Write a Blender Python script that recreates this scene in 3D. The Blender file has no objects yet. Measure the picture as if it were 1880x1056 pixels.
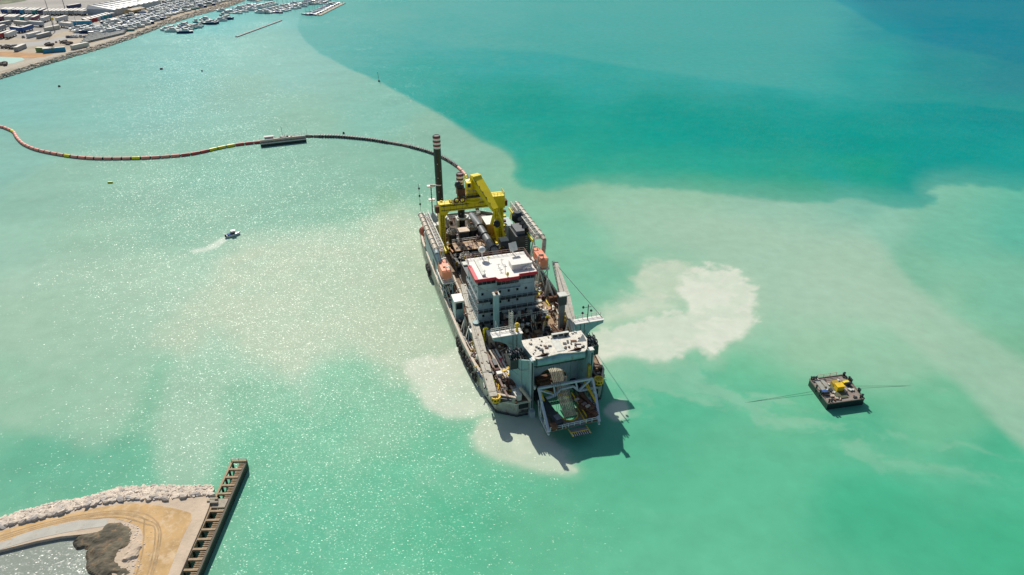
import bpy, bmesh, math, random
import numpy as np
from mathutils import Vector, Matrix, noise as mnoise
R = math.radians
scene = bpy.context.scene
COL = scene.collection
random.seed(7)

# ------------------------------------------------------------------ camera, sky, sun
CAM_H = 90.0; PITCH = R(30); FPX = 1254.0          # drone 90 m up, 30 degrees below the horizon
cd = bpy.data.cameras.new('camera'); cam = bpy.data.objects.new('camera', cd); COL.objects.link(cam)
cam.location = (0, 0, CAM_H); cam.rotation_euler = (R(90) - PITCH, 0, 0)
cd.sensor_width = 36; cd.lens = 36 * FPX / 1880; cd.clip_start = 1; cd.clip_end = 30000
scene.camera = cam
SUN_EL = 40.0; SUN_AZ = -21.5                       # ahead of the camera and a little to its left
w = bpy.data.worlds.new('World'); scene.world = w; w.use_nodes = True
nt = w.node_tree; bg = nt.nodes['Background']
sky = nt.nodes.new('ShaderNodeTexSky'); sky.sky_type = 'NISHITA'; sky.sun_disc = False
sky.sun_elevation = R(SUN_EL); sky.sun_rotation = R(SUN_AZ)
nt.links.new(sky.outputs[0], bg.inputs[0]); bg.inputs[1].default_value = 0.09
sd = bpy.data.lights.new('sun', 'SUN'); sun = bpy.data.objects.new('sun', sd); COL.objects.link(sun)
sd.energy = 4.85; sd.angle = R(0.53); sd.color = (1.0, 0.955, 0.87)
_d = Vector((math.sin(R(SUN_AZ)) * math.cos(R(SUN_EL)), math.cos(R(SUN_AZ)) * math.cos(R(SUN_EL)), math.sin(R(SUN_EL))))
sun.rotation_euler = _d.to_track_quat('Z', 'Y').to_euler(); sun.location = (0, 0, 200)
scene.view_settings.view_transform = 'Standard'; scene.view_settings.look = 'None'
scene.view_settings.exposure = 0.0; scene.view_settings.gamma = 1.0
scene.cycles.max_bounces = 5; scene.cycles.sample_clamp_indirect = 4.0

# ------------------------------------------------------------------ survey helpers: photo pixel -> point at a given height
CP, SP = math.cos(PITCH), math.sin(PITCH)
def at(px, py, z=0.0):
    v = 528 - py; k = (CAM_H - z) / (FPX * SP - v * CP)
    return ((px - 940) * k, (FPX * CP + v * SP) * k, z)
YAW = R(16.4); CA, SA = math.cos(YAW), math.sin(YAW)
def topx(X, Y, Z=0.0):
    d = Y * CP + (CAM_H - Z) * SP; return 940 + FPX * X / d, 528 - FPX * (Y * SP - (CAM_H - Z) * CP) / d
def sl(px, py, z):                                  # the same, in the ship's own frame (x to starboard of the picture, y away, z up)
    X, Y, _ = at(px, py, z); return (X * CA + Y * SA - 38, -X * SA + Y * CA - 100, z)
SHIP = (38 * CA - 100 * SA, 38 * SA + 100 * CA, 0)  # ship origin: middle of the transom at the waterline
def wship(x, y, z): return (SHIP[0] + x * CA - y * SA, SHIP[1] + x * SA + y * CA, z)

# ------------------------------------------------------------------ materials
MC = {}
def mat(name, col, rough=0.6, metal=0.0, var=0.25, dirt=0.0, dcol=(0.16, 0.08, 0.04), scale=0.6, bump=0.0, fine=6.0, streak=1.0):
    if name in MC: return MC[name]
    m = bpy.data.materials.new(name); m.use_nodes = True; n = m.node_tree; b = n.nodes['Principled BSDF']
    b.inputs['Roughness'].default_value = rough; b.inputs['Metallic'].default_value = metal
    tc = n.nodes.new('ShaderNodeTexCoord')
    mp = n.nodes.new('ShaderNodeMapping'); mp.inputs['Scale'].default_value = (1, 1, streak); n.links.new(tc.outputs['Object'], mp.inputs[0])
    a = n.nodes.new('ShaderNodeTexNoise'); a.inputs['Scale'].default_value = scale; a.inputs['Detail'].default_value = 6; a.inputs['Roughness'].default_value = .65
    n.links.new(mp.outputs[0], a.inputs['Vector'])
    r = n.nodes.new('ShaderNodeValToRGB'); r.color_ramp.elements[0].position = .3; r.color_ramp.elements[1].position = .7
    r.color_ramp.elements[0].color = tuple(c * (1 - var) for c in col) + (1,); r.color_ramp.elements[1].color = tuple(min(.9, c * (1 + var * .5)) for c in col) + (1,)
    n.links.new(a.outputs['Fac'], r.inputs[0]); out = r.outputs[0]
    if dirt > 0:
        a2 = n.nodes.new('ShaderNodeTexNoise'); a2.inputs['Scale'].default_value = scale * 2.3; a2.inputs['Detail'].default_value = 8; a2.inputs['Roughness'].default_value = .75
        n.links.new(mp.outputs[0], a2.inputs['Vector'])
        r2 = n.nodes.new('ShaderNodeMapRange'); r2.inputs['From Min'].default_value = .62 - dirt * .25; r2.inputs['From Max'].default_value = .72 - dirt * .15
        n.links.new(a2.outputs['Fac'], r2.inputs[0])
        mx = n.nodes.new('ShaderNodeMixRGB'); mx.inputs[2].default_value = (*dcol, 1); n.links.new(r2.outputs[0], mx.inputs[0]); n.links.new(out, mx.inputs[1]); out = mx.outputs[0]
    n.links.new(out, b.inputs['Base Color'])
    if bump > 0:
        a3 = n.nodes.new('ShaderNodeTexNoise'); a3.inputs['Scale'].default_value = fine; a3.inputs['Detail'].default_value = 5
        n.links.new(tc.outputs['Object'], a3.inputs['Vector'])
        bp = n.nodes.new('ShaderNodeBump'); bp.inputs['Strength'].default_value = 1; bp.inputs['Distance'].default_value = bump
        n.links.new(a3.outputs['Fac'], bp.inputs['Height']); n.links.new(bp.outputs[0], b.inputs['Normal'])
    MC[name] = m; return m
HULL = mat('hull_paint', (.40, .43, .36), .55, var=.35, dirt=.5, dcol=(.22, .17, .10), scale=.5, streak=.5)
PALE = mat('pale_paint', (.60, .60, .52), .5, var=.2, dirt=.25, dcol=(.27, .2, .13), scale=.9)
PALEB = mat('weathered_pale_beam', (.47, .43, .34), .6, var=.25, dirt=.35, dcol=(.2, .16, .11), scale=1.2)
WHITE = mat('white_paint', (.78, .74, .66), .45, var=.1, dirt=.12, dcol=(.35, .3, .24), scale=.8)
TEAL_SHADE = mat('teal_grey_in_shade', (.29, .46, .46), .5, var=.25, dirt=.3, dcol=(.2, .2, .15), scale=.5, streak=.4)  # light paint with the shade and water bounce put into its colour
HOUSE_SHADE = mat('house_paint_in_shade', (.39, .48, .49), .5, var=.2, dirt=.28, dcol=(.2, .19, .15), scale=.8, streak=.4)  # colour lowered to carry the shade of the bridge front
CREAM = mat('cream_topcoat', (.74, .68, .56), .6, var=.25, dirt=.35, dcol=(.2, .16, .12), scale=1.3)
YELLOW = mat('yellow_paint', (.92, .68, .006), .4, var=.14, dirt=.14, dcol=(.25, .12, .02), scale=.9)
YEL2 = mat('bright_yellow', (.8, .52, .01), .5, var=.15, dirt=.08)
RED = mat('red_paint', (.62, .02, .04), .45, var=.15)
ORANGE = mat('lifeboat_orange', (.85, .28, .14), .45, var=.12)
DARK = mat('dark_steel', (.035, .045, .05), .45, var=.4, dirt=.25, dcol=(.10, .06, .04), scale=1.2)
BLACK = mat('black_paint', (.012, .022, .024), .4, var=.3, dirt=.08, dcol=(.05, .05, .04))
GREYP = mat('grey_pipe', (.12, .13, .135), .4, var=.3, dirt=.25, dcol=(.06, .05, .05), scale=.8)
RUST = mat('rusty_steel', (.17, .075, .035), .85, var=.5, dirt=.4, dcol=(.06, .03, .02), scale=1.5, bump=.02)
DECK = mat('brown_deck', (.30, .20, .125), .85, var=.45, dirt=.55, dcol=(.14, .09, .06), scale=.5)
GDECK = mat('green_deck', (.17, .17, .12), .8, var=.35, dirt=.5, dcol=(.28, .19, .12), scale=.7)
BEIGE = mat('beige_pipe', (.55, .45, .34), .6, var=.25, dirt=.3, dcol=(.25, .15, .09), scale=1.2)
ROPE = mat('pale_rope', (.66, .60, .44), .85, var=.35, scale=2)
MAROON = mat('maroon_paint', (.09, .02, .02), .5, var=.3)
BLUE = mat('blue_tarp', (.02, .10, .33), .6, var=.3)
GLASS = mat('dark_glass', (.015, .025, .03), .08, var=.1)
RUBBER = mat('black_rubber', (.022, .02, .018), .8, var=.3)
PINK = mat('salmon_float', (.92, .31, .22), .55, var=.12, dirt=.06, dcol=(.3, .1, .07), scale=.5)
REDF = mat('red_float', (.68, .10, .07), .55, var=.25, dirt=.2, dcol=(.25, .07, .05), scale=.5)
BROWNF = mat('brown_pipe', (.24, .15, .125), .7, var=.5, dirt=.5, dcol=(.5, .36, .31), scale=.5)
LIME = mat('hivis_yellow', (.65, .8, .02), .6, var=.1)
SKIN = mat('skin', (.5, .3, .2), .6, var=.1)
NAVY = mat('navy_cloth', (.02, .03, .06), .8, var=.2)
CONC = mat('concrete', (.42, .36, .27), .85, var=.25, dirt=.25, dcol=(.2, .16, .12), scale=1.2)
DWOOD = mat('dark_pile', (.03, .035, .028), .8, var=.4)
WOODB = mat('weathered_beam', (.42, .30, .18), .85, var=.3, dirt=.2, dcol=(.15, .1, .06), scale=1.5)

# ------------------------------------------------------------------ mesh builder
class MB:
    def __init__(s): s.v = []; s.f = []; s.smooth = False
    def add(s, vs, fs):
        o = len(s.v); s.v += [tuple(p) for p in vs]; s.f += [tuple(i + o for i in f) for f in fs]; return s
    def box(s, x0, x1, y0, y1, z0, z1):
        return s.add([(x0, y0, z0), (x1, y0, z0), (x1, y1, z0), (x0, y1, z0), (x0, y0, z1), (x1, y0, z1), (x1, y1, z1), (x0, y1, z1)],
                     [(3, 2, 1, 0), (4, 5, 6, 7), (0, 1, 5, 4), (1, 2, 6, 5), (2, 3, 7, 6), (3, 0, 4, 7)])
    def rbox(s, c, d, ang=0, tilt=0):               # centred box, turned by ang about z
        M = Matrix.Translation(c) @ Matrix.Rotation(ang, 4, 'Z') @ Matrix.Rotation(tilt, 4, 'X'); o = len(s.v)
        s.box(-d[0] / 2, d[0] / 2, -d[1] / 2, d[1] / 2, -d[2] / 2, d[2] / 2)
        s.v[o:] = [tuple(M @ Vector(p)) for p in s.v[o:]]; return s
    def tube(s, p, q, r, n=8, r2=None, cap=True):
        p, q = Vector(p), Vector(q); r2 = r if r2 is None else r2; d = (q - p)
        if d.length < 1e-6: return s
        u = d.orthogonal().normalized(); w_ = d.normalized().cross(u)
        if abs(d.normalized().z) < .99: u = Vector((0, 0, 1)).cross(d.normalized()).normalized(); w_ = d.normalized().cross(u)
        vs = []
        for c, rr in ((p, r), (q, r2)):
            for i in range(n):
                a = 2 * math.pi * (i + .5) / n; vs.append(c + u * math.cos(a) * rr + w_ * math.sin(a) * rr)
        fs = [(i, (i + 1) % n, n + (i + 1) % n, n + i) for i in range(n)]
        if cap: fs += [tuple(range(n))[::-1], tuple(range(n, 2 * n))]
        return s.add(vs, fs)
    def bar(s, p, q, w_, h=None, up=(0, 0, 1)):
        p, q = Vector(p), Vector(q); h = w_ if h is None else h; d = (q - p).normalized(); up = Vector(up)
        if abs(d.dot(up)) > .98: up = Vector((0, 1, 0))
        u = d.cross(up).normalized() * w_ / 2; v = u.cross(d).normalized() * h / 2
        vs = [c + a * u + b * v for c in (p, q) for a, b in ((-1, -1), (1, -1), (1, 1), (-1, 1))]
        return s.add(vs, [(0, 1, 2, 3), (7, 6, 5, 4), (0, 4, 5, 1), (1, 5, 6, 2), (2, 6, 7, 3), (3, 7, 4, 0)])
    def path(s, pts, r, n=6):
        for a, b in zip(pts, pts[1:]): s.tube(a, b, r, n)
        return s
    def prism(s, poly, z0, z1):                     # poly of (x, y), counter-clockwise
        n = len(poly)
        return s.add([(x, y, z0) for x, y in poly] + [(x, y, z1) for x, y in poly],
                     [tuple(range(n))[::-1], tuple(range(n, 2 * n))] + [(i, (i + 1) % n, n + (i + 1) % n, n + i) for i in range(n)])
    def slab(s, pts, off):                          # a planar polygon in space thickened by off
        n = len(pts); off = Vector(off); q = [Vector(p) for p in pts]
        return s.add(q + [p + off for p in q], [tuple(range(n)), tuple(range(n, 2 * n))[::-1]] + [(i, n + i, n + (i + 1) % n, (i + 1) % n) for i in range(n)])
    def lathe(s, c, prof, n=12, axis='z'):
        vs = []; fs = []
        for r, h in prof:
            for i in range(n):
                a = 2 * math.pi * i / n; x, y = math.cos(a) * r, math.sin(a) * r
                vs.append((c[0] + x, c[1] + y, c[2] + h) if axis == 'z' else ((c[0] + h, c[1] + x, c[2] + y) if axis == 'x' else (c[0] + x, c[1] + h, c[2] + y)))
        for k in range(len(prof) - 1):
            for i in range(n): fs.append((k * n + i, k * n + (i + 1) % n, (k + 1) * n + (i + 1) % n, (k + 1) * n + i))
        fs += [tuple(range(n))[::-1], tuple(range((len(prof) - 1) * n, len(prof) * n))]
        return s.add(vs, fs)
    def torus(s, c, R_, r, n=14, m=6, axis='z'):
        vs = []; fs = []
        for i in range(n):
            for j in range(m):
                a, b = 2 * math.pi * i / n, 2 * math.pi * j / m; q = (R_ + r * math.cos(b)); x, y, z = q * math.cos(a), q * math.sin(a), r * math.sin(b)
                p = {'z': (x, y, z), 'x': (z, x, y), 'y': (x, z, y)}[axis]; vs.append((c[0] + p[0], c[1] + p[1], c[2] + p[2]))
        for i in range(n):
            for j in range(m): fs.append((i * m + j, ((i + 1) % n) * m + j, ((i + 1) % n) * m + (j + 1) % m, i * m + (j + 1) % m))
        return s.add(vs, fs)
    def rail(s, pts, h=1.0, step=1.5, r=.035):
        for a, b in zip(pts, pts[1:]):
            a, b = Vector(a), Vector(b); n = max(1, int((b - a).length / step))
            for i in range(n + 1):
                p = a.lerp(b, i / n); s.bar(p, p + Vector((0, 0, h)), r * 2)
            for hh in (h, h * .55): s.bar(a + Vector((0, 0, hh)), b + Vector((0, 0, hh)), r * 1.8)
        return s
    def truss(s, p, q, w_, h, n, r=.09):            # box lattice between p and q
        p, q = Vector(p), Vector(q); d = (q - p).normalized(); u = d.cross(Vector((0, 0, 1))).normalized() * w_ / 2; v = Vector((0, 0, h))
        L = [(p + a * u + b * v, q + a * u + b * v) for a, b in ((-1, 0), (1, 0), (1, 1), (-1, 1))]
        for a, b in L: s.bar(a, b, r * 2)
        for i in range(n + 1):
            t = i / n; c = [a.lerp(b, t) for a, b in L]
            for k in range(4): s.bar(c[k], c[(k + 1) % 4], r * 1.3)
            if i < n:
                c2 = [a.lerp(b, t + 1 / n) for a, b in L]
                for k in range(4): s.bar(c[k], c2[(k + 1) % 4], r * 1.1)
        return s
    def build(s, name, m, parent=None, smooth=False):
        me = bpy.data.meshes.new(name); me.from_pydata(s.v, [], s.f); me.validate(); 
        bm = bmesh.new(); bm.from_mesh(me); bmesh.ops.recalc_face_normals(bm, faces=bm.faces); bm.to_mesh(me); bm.free()
        for mm in (m if isinstance(m, (list, tuple)) else [m]): me.materials.append(mm)
        if smooth or s.smooth:
            me.polygons.foreach_set('use_smooth', [True] * len(me.polygons))
            try: me.set_sharp_from_angle(angle=R(40))
            except Exception: pass
        o = bpy.data.objects.new(name, me); COL.objects.link(o)
        if parent is not None: o.parent = parent
        return o
def tag(o, label=None, cat=None, group=None, kind=None):
    if label: o['label'] = label
    if cat: o['category'] = cat
    if group: o['group'] = group
    if kind: o['kind'] = kind
    return o
def empty(name, loc=(0, 0, 0), rz=0.0):
    o = bpy.data.objects.new(name, None); COL.objects.link(o); o.location = loc; o.rotation_euler = (0, 0, rz); o.empty_display_size = .5
    return o
def copy_tree(o, parent=None):
    c = o.copy(); COL.objects.link(c)
    if parent is not None: c.parent = parent
    for ch in list(KIDS.get(o.name, [])): copy_tree(ch, c)
    return c
KIDS = {}
def protokids(o, kids): KIDS[o.name] = kids; return o
def put(mesh_obj, parent, loc=(0, 0, 0), rz=0.0, m=None):   # another piece sharing a mesh
    c = mesh_obj.copy(); COL.objects.link(c); c.parent = parent; c.location = loc; c.rotation_euler = (0, 0, rz); return c

# ------------------------------------------------------------------ the water
def s2l(c): c = np.asarray(c, float) / 255; return np.where(c <= .04045, c / 12.92, ((c + .055) / 1.055) ** 2.4)
def vnoise(x, y, seed):                             # value noise on arrays
    xi, yi = np.floor(x).astype(np.int64), np.floor(y).astype(np.int64); fx, fy = x - xi, y - yi
    fx = fx * fx * (3 - 2 * fx); fy = fy * fy * (3 - 2 * fy)
    def h(a, b):
        n = (a * 374761393 + b * 668265263 + seed * 974634777) & 0x7fffffff; n = (n ^ (n >> 13)) * 1274126177 & 0x7fffffff
        return ((n ^ (n >> 16)) & 0xffff) / 65535.0
    return (h(xi, yi) * (1 - fx) + h(xi + 1, yi) * fx) * (1 - fy) + (h(xi, yi + 1) * (1 - fx) + h(xi + 1, yi + 1) * fx) * fy
def fbm(x, y, seed, oct=5, gain=.5):
    t = 0; a = 1; n = 0
    for i in range(oct): t = t + a * (vnoise(x * 2 ** i + 17.3 * i, y * 2 ** i - 9.1 * i, seed + i) - .5); n += a; a *= gain
    return t / n * 2
def sdist(px, py, poly):                            # signed distance to polygon, >0 inside
    d = np.full(px.shape, 1e9); ins = np.zeros(px.shape, bool); n = len(poly)
    for i in range(n):
        x0, y0 = poly[i]; x1, y1 = poly[(i + 1) % n]; dx, dy = x1 - x0, y1 - y0
        t = np.clip(((px - x0) * dx + (py - y0) * dy) / (dx * dx + dy * dy + 1e-9), 0, 1)
        d = np.minimum(d, np.hypot(px - x0 - t * dx, py - y0 - t * dy))
        if y0 != y1:
            c = ((y0 > py) != (y1 > py)) & (px < (x1 - x0) * (py - y0) / (y1 - y0) + x0); ins ^= c
    return np.where(ins, d, -d)
# sediment survey: colour of the sea at stations (station position, sRGB of the water there)
STN = [(0,170,132,194,184),(100,350,150,197,175),(0,300,140,194,178),(200,200,134,193,180),(330,110,126,192,182),(450,100,133,194,181),(470,160,136,190,172),(400,20,105,190,186),
 (560,20,105,184,178),(540,130,133,193,180),(560,220,138,190,168),(700,200,128,190,172),(800,240,140,190,168),(400,330,134,190,168),(600,330,136,189,165),(250,330,148,195,172),
 (730,330,134,189,164),(650,400,142,193,166),(560,380,140,192,167),(400,400,148,195,170),(200,450,160,201,176),(60,480,160,203,180),(300,560,165,204,177),(100,620,155,200,172),
 (30,760,130,192,160),(120,850,112,188,156),(250,860,118,190,158),(220,740,140,196,165),(330,780,150,200,170),(420,700,140,196,164),(480,820,120,195,160),(600,780,120,196,160),
 (650,720,140,200,166),(560,960,108,194,158),(700,900,112,195,158),(820,860,118,197,160),(860,980,98,192,152),(1000,980,96,190,150),(1180,900,88,188,148),(1250,780,90,190,150),(1200,840,84,184,146),
 (1300,700,122,196,160),(1230,700,105,192,154),(1120,680,125,200,165),(1400,700,120,198,158),(1420,620,150,202,170),(1480,760,100,193,152),(1600,790,95,190,150),(1400,900,90,189,149),
 (1600,950,78,186,145),(1800,1000,74,181,139),(1850,860,84,188,148),(1720,760,118,196,156),(1650,650,152,201,168),(1500,640,155,202,168),(1800,680,128,191,156),(1700,500,130,192,162),(1780,560,124,190,158),(1850,560,126,194,164),
 (1750,560,150,200,170),(1600,560,158,203,172),(1500,520,160,204,174),(1430,470,150,202,174),(1600,440,142,200,173),(1750,450,120,194,166),(1870,420,100,188,162),(1300,430,148,200,172),
 (1150,420,140,198,168),(1040,440,132,196,165),(1080,520,128,196,164),(1150,470,150,202,172),(1050,370,140,194,162),(1250,380,146,196,166),(1400,390,140,194,168),(1560,390,126,190,166),
 (750,440,152,198,168),(740,600,165,203,172),(790,560,150,200,168),(680,800,138,200,165)]
STN = [(x, y, r + 11, g + 4, b + 4) if (y > 700 and 950 < x < 1520) else ((x, y, r + 6, g + 3, b + 5) if 1300 < x < 1640 and y < 600 else (x, y, r, g, b)) for x, y, r, g, b in STN]
CLR = [(1150,325,46,172,140),(1300,335,44,172,140),(1000,300,46,174,146),(1450,352,50,170,140),(1200,235,0,165,148),(1400,230,0,160,144),(1550,310,18,166,140),(600,50,82,178,170),(700,60,72,176,168),(800,60,56,174,170),(900,100,42,172,165),(760,150,40,172,160),(850,200,14,166,150),(960,200,2,163,147),(950,280,28,170,150),(1000,250,10,165,148),(1000,320,60,178,152),
 (1100,150,30,170,160),(1200,110,50,174,165),(1350,120,54,175,168),(1480,150,50,175,168),(1450,200,8,163,152),(1200,210,0,160,146),(1150,260,18,166,148),(1150,320,46,174,152),(1300,310,34,171,152),
 (1300,240,0,161,147),(1550,260,0,160,148),(1500,330,22,168,152),(1700,300,8,160,150),(1850,300,20,164,154),(1850,220,0,152,148),(1700,190,0,156,150),(1600,120,20,166,162),(1500,50,40,170,172),(1300,40,52,174,172),
 (1100,50,56,175,172),(1000,100,44,172,166),(900,20,70,178,176),(1600,40,0,150,160),(1750,60,0,140,158),(1860,30,0,128,151),(1700,10,0,140,158),(1860,130,0,135,148),(1560,5,30,160,170),(1750,130,0,145,150)]
CLEAR = [(620,-60),(548,30),(546,52),(556,72),(585,98),(640,126),(700,152),(760,186),(810,213),(850,238),(880,258),(912,272),(938,288),(946,306),(940,326),(960,345),(1000,352),(1040,347),(1085,338),(1130,340),(1190,347),
 (1250,352),(1320,358),(1390,363),(1450,372),(1510,374),(1560,366),(1610,374),(1650,382),(1690,381),(1720,372),(1722,362),(1704,352),(1720,344),(1780,340),(1900,354),(2900,420),(2900,-190),(700,-190)]
LIGHTBAND = [(640,-190),(600,0),(640,40),(720,66),(820,86),(900,94),(1000,98),(1100,116),(1200,132),(1300,147),(1400,160),(1520,174),(1600,190),(1740,190),(1900,210),(1900,120),(1760,90),(1640,60),(1520,-10),(1400,-190)]
DEEP = [(1528,-5),(1600,28),(1680,58),(1740,82),(1830,112),(1960,150),(2900,300),(2900,-190),(1500,-190)]
MILK = [(395,452),(440,438),(520,428),(600,428),(660,428),(700,402),(760,385),(790,400),(800,520),(850,640),(860,700),(700,700),(640,640),(560,650),(520,690),(470,660),(420,640),(380,600),(330,650),(290,640),(330,560),(390,520)]
PLUME_R = [(1232,538),(1243,512),(1280,499),(1335,492),(1365,503),(1388,528),(1384,560),(1384,590),(1358,616),(1322,626),(1318,650),(1302,657),(1284,644),(1272,634),(1242,650),(1215,663),(1180,660),(1145,647),(1125,657),(1100,662),(1078,652),(1082,604),(1130,590),(1190,580),(1238,572),(1262,560)]
LOBE_A = [(1162,508),(1178,484),(1215,475),(1250,483),(1285,500),(1250,522),(1236,545),(1190,552),(1163,532)]
LOBE_B = [(1085,600),(1100,566),(1135,545),(1180,538),(1240,542),(1262,562),(1190,584),(1130,592)]
PLUME_L = [(728,666),(762,658),(800,652),(840,640),(850,640),(885,690),(930,755),(905,757),(866,770),(822,771),(790,754),(765,730),(748,700)]
PLUME_B = [(868,800),(892,764),(960,756),(992,772),(1010,805),(1034,835),(1062,868),(1030,874),(985,870),(942,860),(898,844),(872,824)]
PLUME_S = [(1110,746),(1128,734),(1150,738),(1156,760),(1142,774),(1122,770),(1108,758)]
STREAK = [(1040,352),(1250,368),(1400,380),(1500,392),(1560,408),(1616,432),(1662,502),(1722,552),(1785,595),(1880,660),(2000,740),(2000,930),(1880,840),(1780,740),(1690,650),(1590,580),(1536,599),(1465,616),(1400,610),(1350,560),(1250,470),(1120,440)]
MILK1 = [(-200,540),(0,500),(150,468),(330,458),(420,442),(520,424),(640,420),(700,396),(790,400),(800,520),(850,640),(860,700),(730,668),(690,655),(640,640),(600,655),(575,700),(566,770),(545,720),(520,690),(480,700),(440,690),(404,720),(412,800),(402,890),(340,905),(290,890),(282,800),(286,705),(322,655),(300,655),(268,692),(238,770),(170,835),(100,805),(0,790),(-200,780)]
GREENR = [(1090,660),(1180,668),(1280,668),(1400,690),(1480,720),(1420,800),(1300,820),(1200,800),(1150,780)]
def _smooth(P):                                     # rounds the corners of a closed outline
    for _ in range(2): P = [((a[0] * (1 - t) + b[0] * t), (a[1] * (1 - t) + b[1] * t)) for a, b in zip(P, P[1:] + P[:1]) for t in (.25, .75)]
    return P
def idw(px, py, st, p=2.6):
    num = np.zeros(px.shape + (3,)); den = np.zeros(px.shape)
    for x, y, r, g, b in st:
        d2 = (px - x) ** 2 + ((py - y) * 1.5) ** 2 + 900; w_ = d2 ** (-p * .75); num += w_[..., None] * s2l((r, max(0, g - 1), b - 1)); den += w_
    return num / den[..., None]
def sstep(a, b, x): t = np.clip((x - a) / (b - a), 0, 1); return t * t * (3 - 2 * t)
def sediment(px, py, X, Y):
    k = np.clip((py + 196) / 724., .05, 3) ** 1.0           # picture scale of a metre, for the size of the eddies
    n1, n2 = fbm(X / 22, Y / 22, 3, 6, .55), fbm(X / 22 + 40, Y / 22, 11, 6, .55)
    m1, m2 = fbm(X / 7, Y / 7, 23, 5, .6), fbm(X / 7 + 60, Y / 7, 31, 5, .6)
    f1, f2 = fbm(X / 2.4, Y / 2.4, 61, 4, .6), fbm(X / 2.4 + 60, Y / 2.4, 67, 4, .6)
    b1, b2 = fbm(X / 60, Y / 60, 43, 4), fbm(X / 60 + 9, Y / 60, 47, 4)
    wx, wy = px + n1 * 26 * k + m1 * 5 * k, py + n2 * 13 * k + m2 * 4 * k
    bx, by = px + b1 * 70 * k + n1 * 25 * k, py + b2 * 40 * k + n2 * 14 * k
    c = idw(bx, by, STN); tone = fbm(X / 30 + Y / 90, Y / 12 - X / 40, 77, 5, .55)
    c = c * (1 + tone * .09)[..., None]
    def lay(c, col, m): return c * (1 - m[..., None]) + s2l(col) * m[..., None]
    c = lay(c, (84, 188, 150), .35 * sstep(-25, 40, sdist(bx, by, GREENR)))
    ds = sdist(px + n1 * 12 * k + m1 * 6, py + n2 * 10 * k + m2 * 5, _smooth(STREAK)); rs = sstep(1500, 1650, px)
    c = lay(c, (176, 205, 180), (.72 * sstep(-9 - 30 * (1 - rs), 20 + 30 * (1 - rs), ds)) * (.78 + .22 * sstep(-.4, .5, n1)))
    wf = fbm((X - Y * .2) / 26 + n1, (Y + X * .25) / 7 + n2 * 1.5, 103, 6, .6)
    c = lay(c, (158, 205, 176), .5 * sstep(.0, .42, wf) * sstep(1040, 1120, px) * sstep(620, 680, py) * sstep(1000, 760, py))
    c = lay(c, (150, 203, 172), .32 * sstep(.05, .45, fbm(X / 18 + n2 * 2, Y / 34 + n1 * 2, 107, 6, .6)) * sstep(640, 760, py) * sstep(980, 700, px))
    c = lay(c, (184, 211, 186), .55 * sstep(-20, 26, sdist(px + n1 * 16 + m1 * 6, py + n2 * 14 + m2 * 6, _smooth(MILK1))) * (.8 + .2 * sstep(-.4, .4, m1)))
    c = lay(c, (128, 172, 128), .35 * sstep(34, 8, np.hypot((px - 715 + n1 * 20), (py - 372 + n2 * 14) * 1.4)))
    c = lay(c, (194, 209, 182), .82 * sstep(-26, 34, sdist(wx + n2 * 30, wy + n1 * 16, MILK)) * (.75 + .25 * sstep(-.5, .3, m1)))
    cl = idw(bx, by, CLR)
    cl = cl * (1 + .5 * fbm(X / 80, Y / 14, 5, 4)[..., None] * .08)
    cl = cl * .955
    band = sstep(-3, 7, sdist(px + n1 * 4, py + n2 * 1.5 + fbm(X / 60, Y / 200, 91, 4) * 3, LIGHTBAND)) * .8 * (.25 + .75 * sstep(1640, 1420, px + n1 * 60 + (py - 90) * .8))
    cl = lay(cl, (80, 174, 165), band * (.85 + .15 * fbm(X / 150, Y / 25, 93, 5)))
    stk = fbm((X + Y * .35) / 160, (Y - X * .55) / 16, 95, 5, .6); dp = sstep(-6, 26, sdist(px + n1 * 5 + stk * 26, py + stk * 9, DEEP)) * .85
    cl = lay(cl, (0, 136, 150), dp)
    low = sstep(250, 330, py); sdc = sdist(px + n1 * 5 * k + (m1 * 1.5 + low * (m1 * 7 + f1 * 4)) * k, py + n2 * 5 * k + (m2 * 1.5 + low * (m2 * 6 + f2 * 3)) * k, CLEAR)
    far = sstep(320, 150, py)
    cm = .55 * sstep(-2 - 3 * (1 - far), 3 + 4 * (1 - far), sdc) + .45 * sstep(-2 - 6 * (1 - far), 4 + 14 * (1 - far) + 34 * sstep(900, 1300, px), sdc)
    c = c * (1 - cm[..., None]) + cl * cm[..., None]
    swirl = sstep(-.3, .35, fbm(X / 9 + n1 * 4, Y / 5 + n2 * 4, 71, 6, .65))
    smp = lambda P: [tuple(p) for p in _smooth(P)]
    g1 = fbm(X / 1.3, Y / 1.3, 81, 4, .6); wisp = m2 * 12 + f2 * 14 + g1 * 7
    for P, col, a, so, q in ((LOBE_A, (211, 221, 198), .85, 7, .5), (LOBE_B, (217, 225, 203), .88, 14, .6), (PLUME_R, (229, 233, 214), .96, 8, .8), (PLUME_L, (222, 228, 207), .92, 9, .6), (PLUME_B, (216, 224, 200), .92, 9, .6), (PLUME_S, (214, 228, 206), .95, 4, .2)):
        d = sdist(px + (n1 * 15 + m1 * 13 + f1 * 15) * q, py + (n2 * 10 + m2 * 10 + f2 * 9) * q, smp(P))
        c = lay(c, (186, 212, 182), .5 * sstep(-so * 4.5 * q - 4, so * 2, d)); th = .76 + .24 * swirl
        c = lay(c, col, a * th * sstep(-so, so * 1.3, d + wisp * q * .8))
    for P in ([(416, 442), (406, 449), (396, 455), (380, 461), (356, 465), (350, 461), (378, 455), (391, 447), (402, 440), (413, 435)],):
        c = lay(c, (222, 234, 216), .85 * sstep(-3, 2, sdist(px + m1 * 2, py + m2 * 1.5, P)))
    return c
FACET = .165; GLOSS_R = .2; GLOSS_K = .165       # slope of the ripples, gloss of the ripples, strength of the mirror (polarised)
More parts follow.
